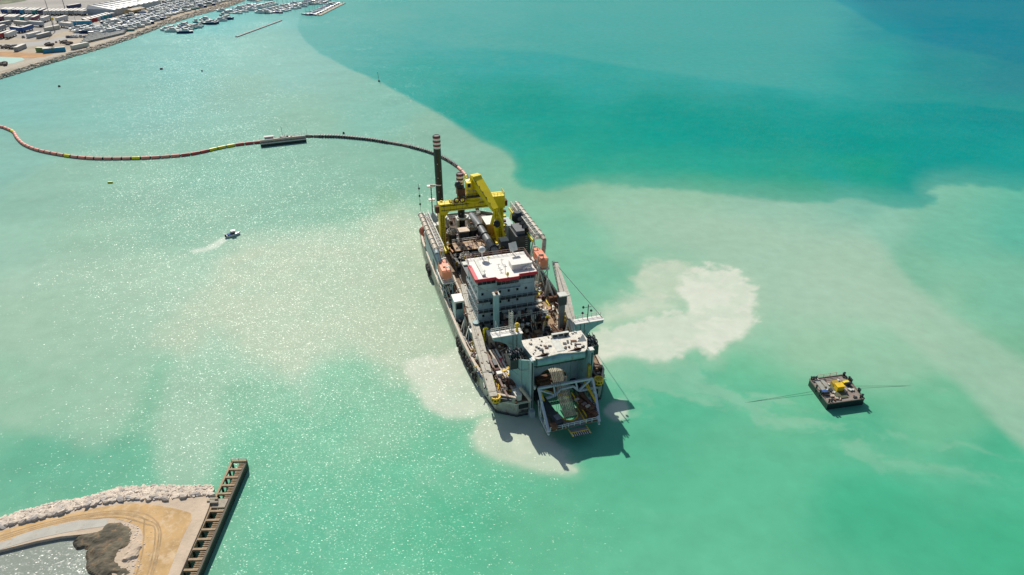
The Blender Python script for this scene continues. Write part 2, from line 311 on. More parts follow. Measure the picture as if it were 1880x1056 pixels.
def water_material(name, FACET, GLOSS_R, GLOSS_K, flat=None):
    m = bpy.data.materials.new(name); m.use_nodes = True; n = m.node_tree; L = n.links.new; b = n.nodes['Principled BSDF']
    if flat is None: ca = n.nodes.new('ShaderNodeVertexColor'); ca.layer_name = 'sediment'
    else: ca = n.nodes.new('ShaderNodeRGB'); ca.outputs[0].default_value = (*flat, 1)
    geo = n.nodes.new('ShaderNodeNewGeometry')
    def nz(scale, det, sx=1, sy=1, rot=0.0):
        mp = n.nodes.new('ShaderNodeMapping'); mp.inputs['Scale'].default_value = (sx, sy, 1); mp.inputs['Rotation'].default_value = (0, 0, rot); L(geo.outputs['Position'], mp.inputs[0])
        t = n.nodes.new('ShaderNodeTexNoise'); t.inputs['Scale'].default_value = scale; t.inputs['Detail'].default_value = det; t.inputs['Roughness'].default_value = .55; L(mp.outputs[0], t.inputs['Vector']); return t.outputs['Fac']
    # fine variation of the silt
    f = nz(.25, 6); mr = n.nodes.new('ShaderNodeMapRange'); mr.inputs['From Min'].default_value = .3; mr.inputs['From Max'].default_value = .7; mr.inputs['To Min'].default_value = .94; mr.inputs['To Max'].default_value = 1.045; L(f, mr.inputs[0])
    mm = n.nodes.new('ShaderNodeVectorMath'); mm.operation = 'SCALE'; L(ca.outputs[0], mm.inputs[0]); L(mr.outputs[0], mm.inputs['Scale']); L(mm.outputs[0], b.inputs['Base Color'])
    # waves: long swell, wind chop, ripples
    def mul(a, k):
        x = n.nodes.new('ShaderNodeMath'); x.operation = 'MULTIPLY'; L(a, x.inputs[0]); x.inputs[1].default_value = k; return x.outputs[0]
    def add(a, c_):
        x = n.nodes.new('ShaderNodeMath'); x.operation = 'ADD'; L(a, x.inputs[0]); L(c_, x.inputs[1]); return x.outputs[0]
    def vor(scale, amp, sx=1, sy=1, rot=0.0):       # wind-ripple facets: every facet has its own slope
        mp = n.nodes.new('ShaderNodeMapping'); mp.inputs['Scale'].default_value = (sx, sy, 1); mp.inputs['Rotation'].default_value = (0, 0, rot); L(geo.outputs['Position'], mp.inputs[0])
        t = n.nodes.new('ShaderNodeTexVoronoi'); t.voronoi_dimensions = '2D'; t.inputs['Scale'].default_value = scale; L(mp.outputs[0], t.inputs['Vector'])
        u = n.nodes.new('ShaderNodeVectorMath'); u.operation = 'MULTIPLY_ADD'; L(t.outputs['Color'], u.inputs[0]); u.inputs[1].default_value = (2 * amp, 2 * amp, 0); u.inputs[2].default_value = (-amp, -amp, 0); return u.outputs[0]
    def vadd(p, q):
        x = n.nodes.new('ShaderNodeVectorMath'); x.operation = 'ADD'; L(p, x.inputs[0]); L(q, x.inputs[1]); return x.outputs[0]
    def nzv(scale, det, amp):
        t = n.nodes.new('ShaderNodeTexNoise'); t.inputs['Scale'].default_value = scale; t.inputs['Detail'].default_value = det; L(geo.outputs['Position'], t.inputs['Vector'])
        u = n.nodes.new('ShaderNodeVectorMath'); u.operation = 'MULTIPLY_ADD'; L(t.outputs['Color'], u.inputs[0]); u.inputs[1].default_value = (2 * amp, 2 * amp, 0); u.inputs[2].default_value = (-amp, -amp, 0); return u.outputs[0]
    sl_ = vadd(vadd(vor(5.0, FACET, 1, 1.5, .4), vor(1.7, FACET * .65, 1, 1.5, .3)), vadd(nzv(.10, 2, FACET * .7), nzv(.012, 2, FACET * .8)))
    nn = vadd(geo.outputs['Normal'], sl_); nr = n.nodes.new('ShaderNodeVectorMath'); nr.operation = 'NORMALIZE'; L(nn, nr.inputs[0])
    class bp: outputs = [nr.outputs[0]]
    n.nodes.remove(b); df = n.nodes.new('ShaderNodeBsdfDiffuse'); L(mm.outputs[0], df.inputs['Color'])
    gl = n.nodes.new('ShaderNodeBsdfGlossy'); gl.inputs['Roughness'].default_value = GLOSS_R; L(bp.outputs[0], gl.inputs['Normal'])
    fr = n.nodes.new('ShaderNodeFresnel'); fr.inputs['IOR'].default_value = 1.25; L(bp.outputs[0], fr.inputs['Normal'])
    mx = n.nodes.new('ShaderNodeMixShader'); L(mul(fr.outputs[0], GLOSS_K), mx.inputs[0]); L(df.outputs[0], mx.inputs[1]); L(gl.outputs[0], mx.inputs[2])
    g2 = n.nodes.new('ShaderNodeBsdfGlossy'); g2.inputs['Roughness'].default_value = .32; m2_ = n.nodes.new('ShaderNodeMixShader'); L(mul(fr.outputs[0], GLOSS_K * .17), m2_.inputs[0]); L(mx.outputs[0], m2_.inputs[1]); L(g2.outputs[0], m2_.inputs[2])
    L(m2_.outputs[0], n.nodes['Material Output'].inputs['Surface'])
    return m
def build_water():
    xs = np.concatenate([np.linspace(-2600, -60, 60, endpoint=False), np.arange(-60, 1941, 2.6), np.linspace(1950, 4400, 60)])
    ys = np.concatenate([[-193.5, -190, -180, -165, -140, -110, -80, -50, -30], np.arange(-14, 1076, 2.4), np.linspace(1090, 2300, 36)])
    PX, PY = np.meshgrid(xs, ys); V = 528 - PY; K = CAM_H / (FPX * SP - V * CP)
    X = (PX - 940) * K; Y = (FPX * CP + V * SP) * K
    C = sediment(PX, PY, X, Y) * 0.80
    ny, nx = X.shape; me = bpy.data.meshes.new('sea_water')
    co = np.zeros((ny * nx, 3), np.float32); co[:, 0] = X.ravel(); co[:, 1] = Y.ravel()
    idx = np.arange(ny * nx).reshape(ny, nx); q = np.stack([idx[1:, :-1], idx[1:, 1:], idx[:-1, 1:], idx[:-1, :-1]], -1).reshape(-1, 4)
    me.vertices.add(len(co)); me.vertices.foreach_set('co', co.ravel()); me.loops.add(q.size); me.loops.foreach_set('vertex_index', q.ravel().astype(np.int32))
    me.polygons.add(len(q)); me.polygons.foreach_set('loop_start', np.arange(0, q.size, 4, dtype=np.int32)); me.update(calc_edges=True)
    at_ = me.color_attributes.new('sediment', 'FLOAT_COLOR', 'POINT')
    rgba = np.ones((ny * nx, 4), np.float32); rgba[:, :3] = np.clip(C, 0, .95).reshape(-1, 3); at_.data.foreach_set('color', rgba.ravel())
    m = water_material('sea_water', FACET, GLOSS_R, GLOSS_K)
    me.materials.append(m); o = bpy.data.objects.new('sea_water', me); COL.objects.link(o); tag(o, kind='structure'); return o
build_water()
#--REST--
# ------------------------------------------------------------------ ground sheets
def sheet(name, pts, m, z, kind='structure', skirt=None, parent=None, thick=None):
    from mathutils.geometry import tessellate_polygon
    pts3 = [(p[0], p[1], z) for p in pts]; tri = tessellate_polygon([[Vector(p) for p in pts3]])
    v = list(pts3); f = [tuple(t) for t in tri]
    if skirt is not None:
        n = len(v); v += [(x, y, skirt) for x, y, _ in pts3]; f += [(i, (i + 1) % n, n + (i + 1) % n, n + i) for i in range(n)]
    mb = MB(); mb.add(v, f); o = mb.build(name, m, parent)
    if kind: o['kind'] = kind
    return o
def A(z, *pp): return [at(x, y, z)[:2] for x, y in pp]
def smoothline(pts, n=4):
    out = []
    for i in range(len(pts) - 1):
        p0 = pts[max(0, i - 1)]; p1 = pts[i]; p2 = pts[i + 1]; p3 = pts[min(len(pts) - 1, i + 2)]
        for k in range(n):
            t = k / n
            out.append(tuple(.5 * ((2 * p1[j]) + (-p0[j] + p2[j]) * t + (2 * p0[j] - 5 * p1[j] + 4 * p2[j] - p3[j]) * t * t + (-p0[j] + 3 * p1[j] - 3 * p2[j] + p3[j]) * t ** 3) for j in range(len(p1))))
    out.append(tuple(pts[-1])); return out
SAND = mat('yard_sand', (.44, .36, .25), .95, var=.3, dirt=.25, dcol=(.34, .31, .27), scale=.05, bump=.05, fine=.6)
YARD = mat('grey_yard', (.36, .33, .29), .95, var=.2, dirt=.3, dcol=(.45, .41, .34), scale=.03)
GRASS = mat('rough_grass', (.10, .13, .06), .95, var=.4, dirt=.4, dcol=(.28, .25, .16), scale=.03)
ROADG = mat('grey_road', (.38, .36, .33), .9, var=.12, scale=.05)
PONDW = mat('pond_water', (.30, .52, .40), .3, var=.15, scale=.05)
OCHRE = mat('ochre_spoil', (.50, .27, .11), .95, var=.3, dirt=.3, dcol=(.35, .28, .18), scale=.1)
ROCKM = mat('limestone_rock', (.68, .58, .47), .9, var=.35, dirt=.2, dcol=(.26, .2, .15), scale=.5, bump=.04, fine=3)
ROCKS2 = mat('far_rock', (.52, .43, .33), .95, var=.45, dirt=.3, dcol=(.12, .10, .08), scale=.5)
shore = [(-700, 300), (0, 146), (68, 124.5), (93, 117.5), (140, 103), (193, 88), (246, 70), (288, 54), (300, 47), (318, 43), (340, 36), (361, 29), (390, 22), (418, 14), (446, 3), (470, -10), (520, -40), (560, -90), (580, -150)]
shore_w = [at(x, y, 0)[:2] for x, y in shore]
inner = [at(x, y - 9, 1.9)[:2] for x, y in shore]
land = inner + [(-200, 4000), (-6000, 4500), (-6000, 200)]
sheet('harbour_ground', land, SAND, 1.9, skirt=-.5)
# sloping rock-covered bank between quay edge and water
mb = MB(); n_ = len(inner)
mb.add([(x, y, 1.9) for x, y in inner] + [(x, y, -.3) for x, y in shore_w], [(i, i + 1, n_ + i + 1, n_ + i) for i in range(n_ - 1)])
tag(mb.build('harbour_bank', ROCKS2), kind='structure')
sheet('paved_yard', A(1.9, (-60, 100), (0, 68), (60, 72), (110, 60), (150, 50), (215, 28), (310, 5), (420, -14), (470, -40), (300, -60), (-60, -60)), YARD, 1.915)
sheet('grass_field', A(1.9, (-300, 12), (0, 8.5), (22, 6), (45, 2), (62, -4), (110, -30), (-300, -60)), GRASS, 1.93)
sheet('service_road', A(1.9, (0, 82), (70, 76), (130, 66), (150, 52), (190, 40), (250, 26), (320, 8), (330, 10), (262, 28), (195, 47), (140, 70), (75, 84), (0, 90)), ROADG, 1.925)
sheet('coast_track', A(1.9, (-100, 160), (60, 115), (150, 90), (250, 60), (285, 48), (288, 46), (250, 57), (150, 86), (60, 108), (-100, 148)), CONC, 1.925)
sheet('spoil_pond', A(1.9, (-60, 105), (0, 105), (40, 106), (46, 110), (30, 115), (12, 119), (-60, 121)), PONDW, 1.94)
sheet('ochre_spoil_bank', A(1.9, (-20, 95), (20, 96), (60, 97), (98, 100), (84, 104), (60, 107), (44, 106), (0, 103), (-20, 103)), OCHRE, 1.935)

rnd = random.Random(3)
def rock_mesh(name, seed, m, sx=1, sy=1, sz=1, n=7):
    r = random.Random(seed); bm = bmesh.new(); bmesh.ops.create_icosphere(bm, subdivisions=1, radius=.5)
    for v in bm.verts:
        v.co *= r.uniform(.75, 1.15); v.co.x *= sx; v.co.y *= sy; v.co.z = max(-.22, min(.3, v.co.z)) * sz
    me = bpy.data.meshes.new(name); bm.to_mesh(me); bm.free(); me.materials.append(m); return me
def scatter(name, items, m, seed=1, flat=.8, kind='stuff', parent=None):   # many loose stones as one body; items: (x, y, z, size, angle)
    protos = []
    for k in range(6):
        me = rock_mesh('tmp', seed * 10 + k, m, 1.3, .85, flat); protos.append(([v.co.copy() for v in me.vertices], [tuple(p.vertices) for p in me.polygons])); bpy.data.meshes.remove(me)
    mb = MB(); r = random.Random(seed)
    for x, y, z, s_, a in items:
        vs, fs = protos[r.randrange(6)]; ca, sa = math.cos(a), math.sin(a)
        mb.add([(x + (v.x * ca - v.y * sa) * s_, y + (v.x * sa + v.y * ca) * s_, z + v.z * s_) for v in vs], fs)
    o = mb.build(name, m, parent); tag(o, kind=kind); return o
items = []
for i in range(n_ - 2):
    a, b = Vector((*shore_w[i], -.1)), Vector((*shore_w[i + 1], -.1)); c, d = Vector((*inner[i], 1.9)), Vector((*inner[i + 1], 1.9)); L_ = (b - a).length
    for k in range(min(420, int(L_ * 5.0))):
        t, u = rnd.random(), rnd.random(); p = a.lerp(b, t).lerp(c.lerp(d, t), u); items.append((p.x, p.y, p.z + .1, rnd.uniform(.8, 2.3), rnd.uniform(0, 6.3)))
o = scatter('shore_rocks', items, mat('shore_stone', (.58, .49, .38), .9, var=.45, dirt=.2, dcol=(.08, .08, .06), scale=.4), 5); tag(o, 'pale and dark boulders along the far harbour bank', 'rocks')

# ------------------------------------------------------------------ containers and trailers in the port yard
CC = {}
def cmat(nm, col): 
    return mat('container_' + nm, col, .55, var=.12, dirt=.15, dcol=(.2, .14, .1), scale=.6)
ROOFW = mat('trailer_roof', (.66, .61, .53), .7, var=.2, dirt=.2, dcol=(.4, .35, .28), scale=.4)
CCOL = {'blue': (.02, .10, .30), 'navy': (.03, .05, .14), 'azure': (.02, .28, .45), 'teal': (.02, .30, .30), 'white': (.58, .60, .58), 'red': (.40, .04, .05), 'purple': (.20, .06, .12), 'grey': (.30, .32, .33), 'green': (.12, .30, .10), 'tan': (.5, .33, .14), 'cream': (.6, .56, .45)}
PROTO = {}
def container(x1, y1, x2, y2, colr, ln, word, cat, label, group, h=2.6, wdt=2.5, wheels=True):
    key = (colr, ln, word, h)
    if key not in PROTO:
        root = empty(word); kids = []
        m = cmat(colr, CCOL[colr]); z0 = 1.1 if wheels else .12
        mb = MB().box(-wdt / 2, wdt / 2, 0, ln, z0, z0 + h - .08)
        for k in range(1, int(ln / 1.2)): mb.box(-wdt / 2 - .04, wdt / 2 + .04, k * 1.2 - .05, k * 1.2 + .05, z0 + .1, z0 + h - .2)
        kids.append(mb.build('container_body' if not wheels else 'trailer_body', m, root))
        kids.append(MB().box(-wdt / 2 - .03, wdt / 2 + .03, -.03, ln + .03, z0 + h - .08, z0 + h).build('roof', ROOFW, root))
        kids.append(MB().box(-wdt / 2 + .12, -.04, -.06, 0, z0 + .1, z0 + h - .2).build('door', m, root)); kids.append(MB().box(.04, wdt / 2 - .12, -.06, 0, z0 + .1, z0 + h - .2).build('door', m, root))
        if wheels:
            kids.append(MB().box(-.5, .5, .3, ln - .3, .75, z0).build('chassis', DARK, root))
            mb = MB()
            for yy in (1.2, 2.5, ln - 2): 
                for sx in (-1, 1): mb.tube((sx * 1.15, yy, .5), (sx * .75, yy, .5), .5, 10)
            kids.append(tag(mb.build('wheels', RUBBER, root), kind='stuff'))
        else:
            kids.append(MB().box(-wdt / 2, wdt / 2, 0, ln, 0, z0).build('base_frame', DARK, root))
        PROTO[key] = root; KIDS[root.name] = kids; r = root
    else: r = copy_tree(PROTO[key])
    a, b = Vector(at(x1, y1, 1.9)), Vector(at(x2, y2, 1.9)); d = b - a
    r.location = (a.x, a.y, 1.935); r.rotation_euler = (0, 0, math.atan2(d.y, d.x) - R(90)); tag(r, label, cat, group); return r
NAMEC = {'blue': 'blue', 'navy': 'dark navy', 'azure': 'bright azure', 'teal': 'teal', 'white': 'white', 'red': 'red', 'purple': 'dull purple', 'grey': 'grey', 'green': 'green', 'cream': 'cream'}
G1 = 'trailers and containers parked in the port yard'
rowA = [(6, 'blue'), (13, 'blue'), (19, 'white'), (27, 'navy'), (34, 'navy'), (41, 'azure'), (50, 'white'), (57, 'white'), (64, 'teal'), (74, 'navy')]
cnt = {}
def lab(colr, row, extra=''):
    k = (colr, row); cnt[k] = cnt.get(k, 0) + 1; o_ = ['', 'second ', 'third ', 'fourth ', 'fifth ', 'sixth ', 'seventh ', 'eighth ', 'ninth ', 'tenth ', 'eleventh ', 'twelfth '][cnt[k] - 1]
    return f"{o_}{NAMEC[colr]} semi trailer from the left in the {row}"
for x, c_ in rowA: container(x, 25.5 + x * .03, x + 14, 19.8 + x * .03, c_, 13.5, 'semi_trailer', 'trailer', lab(c_, 'farthest row by the open yard'), G1)
for k in range(9): container(84 + k * 8, 29 - k * .1, 100 + k * 8, 22.2 - k * .1, 'white' if k != 6 else 'grey', 13.5, 'semi_trailer', 'trailer', lab('white' if k != 6 else 'grey', 'herringbone row beyond the sign'), G1)
for x, c_ in [(-4, 'cream'), (3, 'purple'), (13, 'white'), (20, 'white'), (27, 'white'), (41, 'teal'), (50, 'white'), (62, 'purple')]: container(x, 39.5 + x * .02, x + 17, 31.4 + x * .02, c_, 13.5, 'semi_trailer', 'trailer', lab(c_, 'second row of trailers'), G1)
for a in [(79, 42, 95, 36, 'white', 'white trailer standing apart right of the second row'), (106, 42, 129, 35.5, 'white', 'white trailer with cab beside the yellow sign'), (80, 49.3, 51, 47.3, 'white', 'long white trailer broadside in the middle of the yard'),
          (134, 52, 107, 49, 'white', 'white trailer broadside beside the blue box'), (41, 60.5, 20, 57, 'blue', 'blue trailer with white stripe, left half of the angled pair'), (41, 60.5, 62, 54, 'blue', 'blue trailer pointing away, right half of the angled pair'),
          (134, 48, 152, 47.6, 'azure', 'azure box trailer beside the row of red containers'), (-6, 52, 14, 48, 'grey', 'grey trailer cut by the photo edge, upper one'), (-6, 60, 8, 55, 'grey', 'grey trailer cut by the photo edge, lower one'),
          (14, 71.5, 30, 65, 'white', 'white trailer above the service road at far left'), (2, 71.5, 18, 66, 'red', 'trailer with a red nose at far left'), (52, 49, 30, 47, 'cream', 'cream trailer parked behind the angled blue pair'), (152, 29, 172, 25, 'white', 'white trailer at the near corner of the herringbone row'),
          (126, 18.5, 146, 15, 'navy', 'navy roofed trailer alone beyond the herringbone row'), (170, 24, 195, 19, 'white', 'long white trailer parked left of the warehouse, farther one'), (178, 27, 203, 21.5, 'white', 'long white trailer parked left of the warehouse, nearer one')]:
    container(*a[:5], 13.5, 'semi_trailer', 'trailer', a[5], G1)
for i, c_ in enumerate(['purple', 'red', 'red', 'white', 'azure', 'teal', 'azure', 'grey']):
    container(163 + i * 6.6, 43 - i * 1.75, 151 + i * 6.9, 38.4 - i * 1.75, c_, 12.2, 'shipping_container', 'container', ['dull purple container at the near end of the slanting row', 'first red container of the slanting row', 'second red container of the slanting row', 'white container in the middle of the slanting row', 'azure container after the white one in the slanting row', 'teal container of the slanting row', 'azure container past the teal one in the slanting row', 'grey container at the warehouse end of the slanting row'][i], 'containers in the slanting row by the road', wheels=False)
for a in [(101, 96, 85, 95.5, 'green', 'green container by the coast track'), (121, 94, 103, 95.6, 'azure', 'azure container beside the green one on the coast track'), (133, 91.5, 154, 87, 'cream', 'flat cream container on the bank of the coast track'),
          (30, 95, 42, 90, 'grey', 'grey container among the scrap at the far left'), (52, 70, 92, 60, 'white', 'pale low shed trailer on the near side of the yard'), (70, 71, 106, 62, 'grey', 'greenish grey shed trailer beside the pale one'), (84, 58, 114, 52, 'cream', 'cream trailer behind the pale shed trailers')]:
    container(*a[:5], 12.2, 'shipping_container', 'container', a[5], 'single containers around the yard', wheels=False)
# low flat boxes and scrap heaps
SCRAP = mat('scrap_heap', (.12, .10, .09), .9, var=.6, dirt=.4, dcol=(.3, .25, .2), scale=1.0)
for x, y, nm, lb in [(20, 88, 60, 'dark heap of scrap beside the spoil bank'), (92, 83, 25, 'rusty heap of scrap beside the green container'), (120, 80, 40, 'dark heap of scrap and pallets above the azure container'), (8, 118, 22, 'dark stones heaped at the pond edge')]:
    it = []
    for k in range(nm):
        q = at(x + rnd.gauss(0, 1) * nm * .16, y + rnd.gauss(0, 1) * 1.5, 1.9); it.append((q[0], q[1], 2 + rnd.random() * 1.0, rnd.uniform(.8, 2.4), rnd.random() * 6))
    tag(scatter('scrap_heap', it, SCRAP, 9, 1.2), lb, 'scrap heap')
# cars and vans
CARP = {}
def car(px, py, hx, hy, col, label, grp='cars and vans in the port yard', z=1.94):
    key = col
    if key not in CARP:
        root = empty('parked_car'); m = mat('car_' + col, CCOL[col], .3, var=.05)
        body = MB().prism([(-.85, 0), (.85, 0), (.9, .4), (.9, 3.9), (.8, 4.3), (-.8, 4.3), (-.9, 3.9), (-.9, .4)], .35, .85).build('body', m, root)
        cab = MB().add([(-.8, .9, .85), (.8, .9, .85), (.8, 3.5, .85), (-.8, 3.5, .85), (-.65, 1.4, 1.42), (.65, 1.4, 1.42), (.65, 3.0, 1.42), (-.65, 3.0, 1.42)], [(0, 1, 5, 4), (1, 2, 6, 5), (2, 3, 7, 6), (3, 0, 4, 7), (4, 5, 6, 7)]).build('cabin', GLASS, root)
        top = MB().box(-.6, .6, 1.45, 2.95, 1.42, 1.46).build('roof', m, root); ks = [body, cab, top]
        for sx in (-.85, .85):
            for yy in (.8, 3.4): ks.append(MB().tube((sx - .1, yy, .34), (sx + .1, yy, .34), .34, 10).build('wheel', RUBBER, root))
        CARP[key] = root; KIDS[root.name] = ks; r = root
    else: r = copy_tree(CARP[key])
    a, b = Vector(at(px, py, z)), Vector(at(hx, hy, z)); r.location = a; r.rotation_euler = (0, 0, math.atan2(b.y - a.y, b.x - a.x) - R(90)); tag(r, label, 'car', grp); return r
car(44, 70, 40, 66, 'grey', 'dark pickup parked alone near the white trailers')
for k, (x, y, c_) in enumerate([(126, 70, 'navy'), (131, 70, 'grey'), (136, 69.5, 'white'), (142, 69.5, 'white'), (150, 69, 'grey'), (158, 70, 'navy'), (162, 69.4, 'white')]): car(x, y, x - 6, y - 3, c_, ['leftmost navy', 'left grey', 'left white', 'second white', 'right grey', 'right navy', 'rightmost white'][k] + ' car in the short row left of the dock stacks')
for k in range(12): x = 286 + k * 6.5 + rnd.uniform(-1, 1); y = 14.5 - k * 1.5 + rnd.uniform(-.8, .8) - 6; c_ = rnd.choice(['navy', 'white', 'grey', 'navy']); car(x, y, x + 3, y - 4, c_, f"{NAMEC[c_]} car on the lot behind the long warehouse", 'cars on the lot behind the warehouse')
# yellow square sign on a post
r = empty('yard_sign', at(98, 43, 1.94)); MB().box(-.1, .1, -.1, .1, 0, 3).build('post', DARK, r); MB().box(-1.2, 1.2, -.15, .05, 2.4, 4.2).build('sign_panel', YEL2, r); tag(r, 'small yellow square sign on a post among the trailers', 'sign')
# long white warehouse with stepped ridges
wa, wb = Vector(at(212, 29, 1.9)), Vector(at(297, 10.4, 1.9)); wd = (wb - wa); L_ = wd.length; ang = math.atan2(wd.y, wd.x)
r = empty('warehouse', (wa.x, wa.y, 1.93), ang); WALLG = mat('warehouse_wall', (.40, .45, .47), .7, var=.08, dirt=.1, scale=.2)
MB().box(0, L_, 0, 26, 0, 4.6).build('wall', WALLG, r); nb = 9
for k in range(nb):
    x0, x1 = L_ * k / nb, L_ * (k + 1) / nb; xm = (x0 + x1) / 2
    MB().add([(x0, -.3, 4.62), (xm, -.3, 5.0), (x1, -.3, 4.62), (x0, 26.5, 4.62), (xm, 26.5, 7.4), (x1, 26.5, 4.62)], [(0, 1, 4, 3), (1, 2, 5, 4), (0, 2, 1), (3, 4, 5), (0, 3, 5, 2)]).build('roof', WHITE, r)
MB().box(L_ * .28, L_ * .36, -.1, 0, 0, 4.3).build('door', mat('blue_door', (.04, .09, .2), .5), r); tag(r, 'long white roofed warehouse beside the boat yard', 'warehouse')
wa, wb = Vector(at(244.5, 29.5, 1.9)), Vector(at(268, 24.5, 1.9)); wd = wb - wa; ang = math.atan2(wd.y, wd.x)
r = empty('workshop', (wa.x, wa.y, 1.93), ang); MB().box(0, wd.length, 0, 8, 0, 4.2).build('wall', mat('ochre_wall', (.45, .31, .13), .8, var=.1), r)
MB().add([(-.3, -.3, 4.2), (wd.length + .3, -.3, 4.2), (wd.length + .3, 8.3, 4.2), (-.3, 8.3, 4.2), (-.3, 4, 5.2), (wd.length + .3, 4, 5.2)], [(0, 1, 5, 4), (2, 3, 4, 5), (0, 4, 3), (1, 2, 5), (0, 3, 2, 1)]).build('roof', mat('tan_roof', (.55, .44, .3), .8), r)
MB().box(2, 5, -.08, 0, 0, 3).build('door', DARK, r); tag(r, 'small ochre workshop in front of the warehouse', 'workshop')
# light masts
def mast(px, py, h, label):
    r = empty('light_mast', at(px, py, 1.9)); MB().tube((0, 0, 0), (0, 0, h), .32, 8, .14).build('pole', mat('galvanised', (.2, .21, .2), .5, var=.1), r)
    mb = MB()
    for k in range(6): a = k * math.pi / 3; mb.box(math.cos(a) * .8 - .25, math.cos(a) * .8 + .25, math.sin(a) * .8 - .2, math.sin(a) * .8 + .2, h - .5, h - .1)
    mb.torus((0, 0, h - .3), .8, .06, 10, 4); mb.build('lamp_ring', DARK, r); tag(r, label, 'light mast', 'tall light masts in the port')
mast(101, 59, 28, 'tall light mast rising between the trailers'); mast(119, 15, 24, 'light mast on the open yard beyond the trailers'); mast(257, 15.5, 16, 'light mast in front of the long warehouse'); mast(359, 15, 22, 'light mast in the boat yard beside the marina')
# rows of grey floating dock sections laid up by the bank
DOCKG = mat('dock_grey', (.30, .31, .29), .8, var=.2, dirt=.2, scale=.4)
for k in range(7):
    a, b = Vector(at(150 + k * 2.6, 81.0 - k * 3.0, 1.9)), Vector(at(228 + k * 2.0, 62.5 - k * 2.2, 1.9)); mb = MB(); n = 20; d = b - a
    for i in range(n): p = a + d * (i / n); mb.rbox((p.x + d.x / n / 2, p.y + d.y / n / 2, 2.6), (d.length / n * .86, 2.0, 1.3), math.atan2(d.y, d.x))
    tag(mb.build('dock_section_row', DOCKG), ['nearest', 'second nearest', 'third', 'fourth', 'fifth', 'second farthest', 'farthest'][k] + ' row of grey dock sections laid up above the bank', 'dock section', 'rows of laid up dock sections')

# ------------------------------------------------------------------ boats
HW = mat('boat_white', (.72, .74, .70), .3, var=.08); HB = mat('boat_navy', (.02, .05, .12), .3, var=.1); HT = mat('boat_teal', (.10, .42, .40), .35, var=.1); BG = mat('boat_deck', (.45, .38, .3), .7, var=.2); BC = mat('boat_cover', (.03, .10, .32), .8, var=.2); BL = mat('boat_cream', (.6, .55, .45), .5, var=.15)
def hull_mb(L, B, H, z0=-.25):
    prof = [(0, .42), (.15, .48), (.45, .5), (.7, .42), (.87, .25), (1, .02)]; mb = MB(); vs = []
    for s_ in (1, -1):
        for t, w_ in (prof if s_ == 1 else prof[::-1]): vs.append((s_ * w_ * B, t * L))
    n = len(vs); lo = [(x * .7, y * .94, z0) for x, y in vs]; hi = [(x, y, H + (.25 * H * (y / L) ** 2)) for x, y in vs]; inn = [(x * .84, .03 * L + y * .93, H * .9 + (.25 * H * (y / L) ** 2)) for x, y in vs]
    mb.add(lo + hi, [tuple(range(n))[::-1]] + [(i, (i + 1) % n, n + (i + 1) % n, n + i) for i in range(n)])
    dk = MB(); dk.add(hi + inn, [(i, (i + 1) % n, n + (i + 1) % n, n + i) for i in range(n)] + [tuple(range(n, 2 * n))]); return mb, dk
BP = {}
def boat_proto(kind):
    if kind in BP: return None
    typ, L, B, H, hm, extra = {'runabout': ('motor_boat', 6.5, 2.3, .8, HW, 'cover'), 'cruiser': ('motor_yacht', 11, 3.6, 1.3, HW, 'cabin'), 'navycruiser': ('motor_yacht', 12, 3.8, 1.4, HB, 'cabin'), 'sail': ('sailing_boat', 10, 3.1, 1.0, HW, 'mast'), 'navysail': ('sailing_boat', 11, 3.2, 1.0, HB, 'mast'), 'fish': ('fishing_boat', 9, 3.0, 1.0, HT, 'wheelhouse'), 'open': ('motor_boat', 5.5, 2.1, .65, BL, 'open')}[kind]
    root = empty(typ); h, d = hull_mb(L, B, H); ks = [h.build('hull', hm, root), d.build('deck', BG if kind in ('fish', 'open') else HW, root)]
    if extra == 'cover': ks += [MB().box(-.6, .6, L * .3, L * .62, H, H + .7).build('windscreen', GLASS, root), MB().box(-.75, .75, L * .08, L * .3, H, H + .35).build('seat_cover', BC, root)]
    if extra == 'cabin':
        ks += [MB().prism([(-B * .33, L * .22), (B * .33, L * .22), (B * .3, L * .68), (0, L * .8), (-B * .3, L * .68)], H, H + .85).build('cabin', HW, root), MB().prism([(-B * .29, L * .3), (B * .29, L * .3), (B * .22, L * .6), (-B * .22, L * .6)], H + .85, H + 1.4).build('windows', GLASS, root), MB().box(-B * .3, B * .3, L * .24, L * .52, H + 1.4, H + 1.55).build('flybridge', HW, root)]
    if extra == 'mast':
        ks += [MB().prism([(-B * .22, L * .3), (B * .22, L * .3), (B * .18, L * .62), (-B * .18, L * .62)], H, H + .5).build('cabin', HW, root), MB().tube((0, L * .56, H), (0, L * .56, H + L * 1.15), .12, 6).build('mast', mat('mast_grey', (.4, .42, .42), .4), root), MB().tube((0, L * .56, H + 1.3), (0, L * .15, H + 1.3), .16, 6).build('boom', BC, root)]
    if extra == 'wheelhouse': ks += [MB().box(-.8, .8, L * .5, L * .72, H, H + 1.8).build('wheelhouse', HW, root), MB().box(-.82, .82, L * .49, L * .73, H + 1.0, H + 1.5).build('windows', GLASS, root)]
    if extra == 'open': ks += [MB().box(-.7, .7, L * .3, L * .38, H - .1, H + .1).build('bench', BG, root), MB().box(-.25, .25, -.35, .05, .2, H + .5).build('outboard', BLACK, root)]
    BP[kind] = [root, True]; KIDS[root.name] = ks; root.location = (0, 0, -500); return root
def boat(kind, X, Y, Z, ang, label, cat, group):
    boat_proto(kind); p = BP[kind]
    if p[1]: r = p[0]; p[1] = False
    else: r = copy_tree(p[0])
    r.location = (X, Y, Z); r.rotation_euler = (0, 0, ang); tag(r, label, cat, group); return r
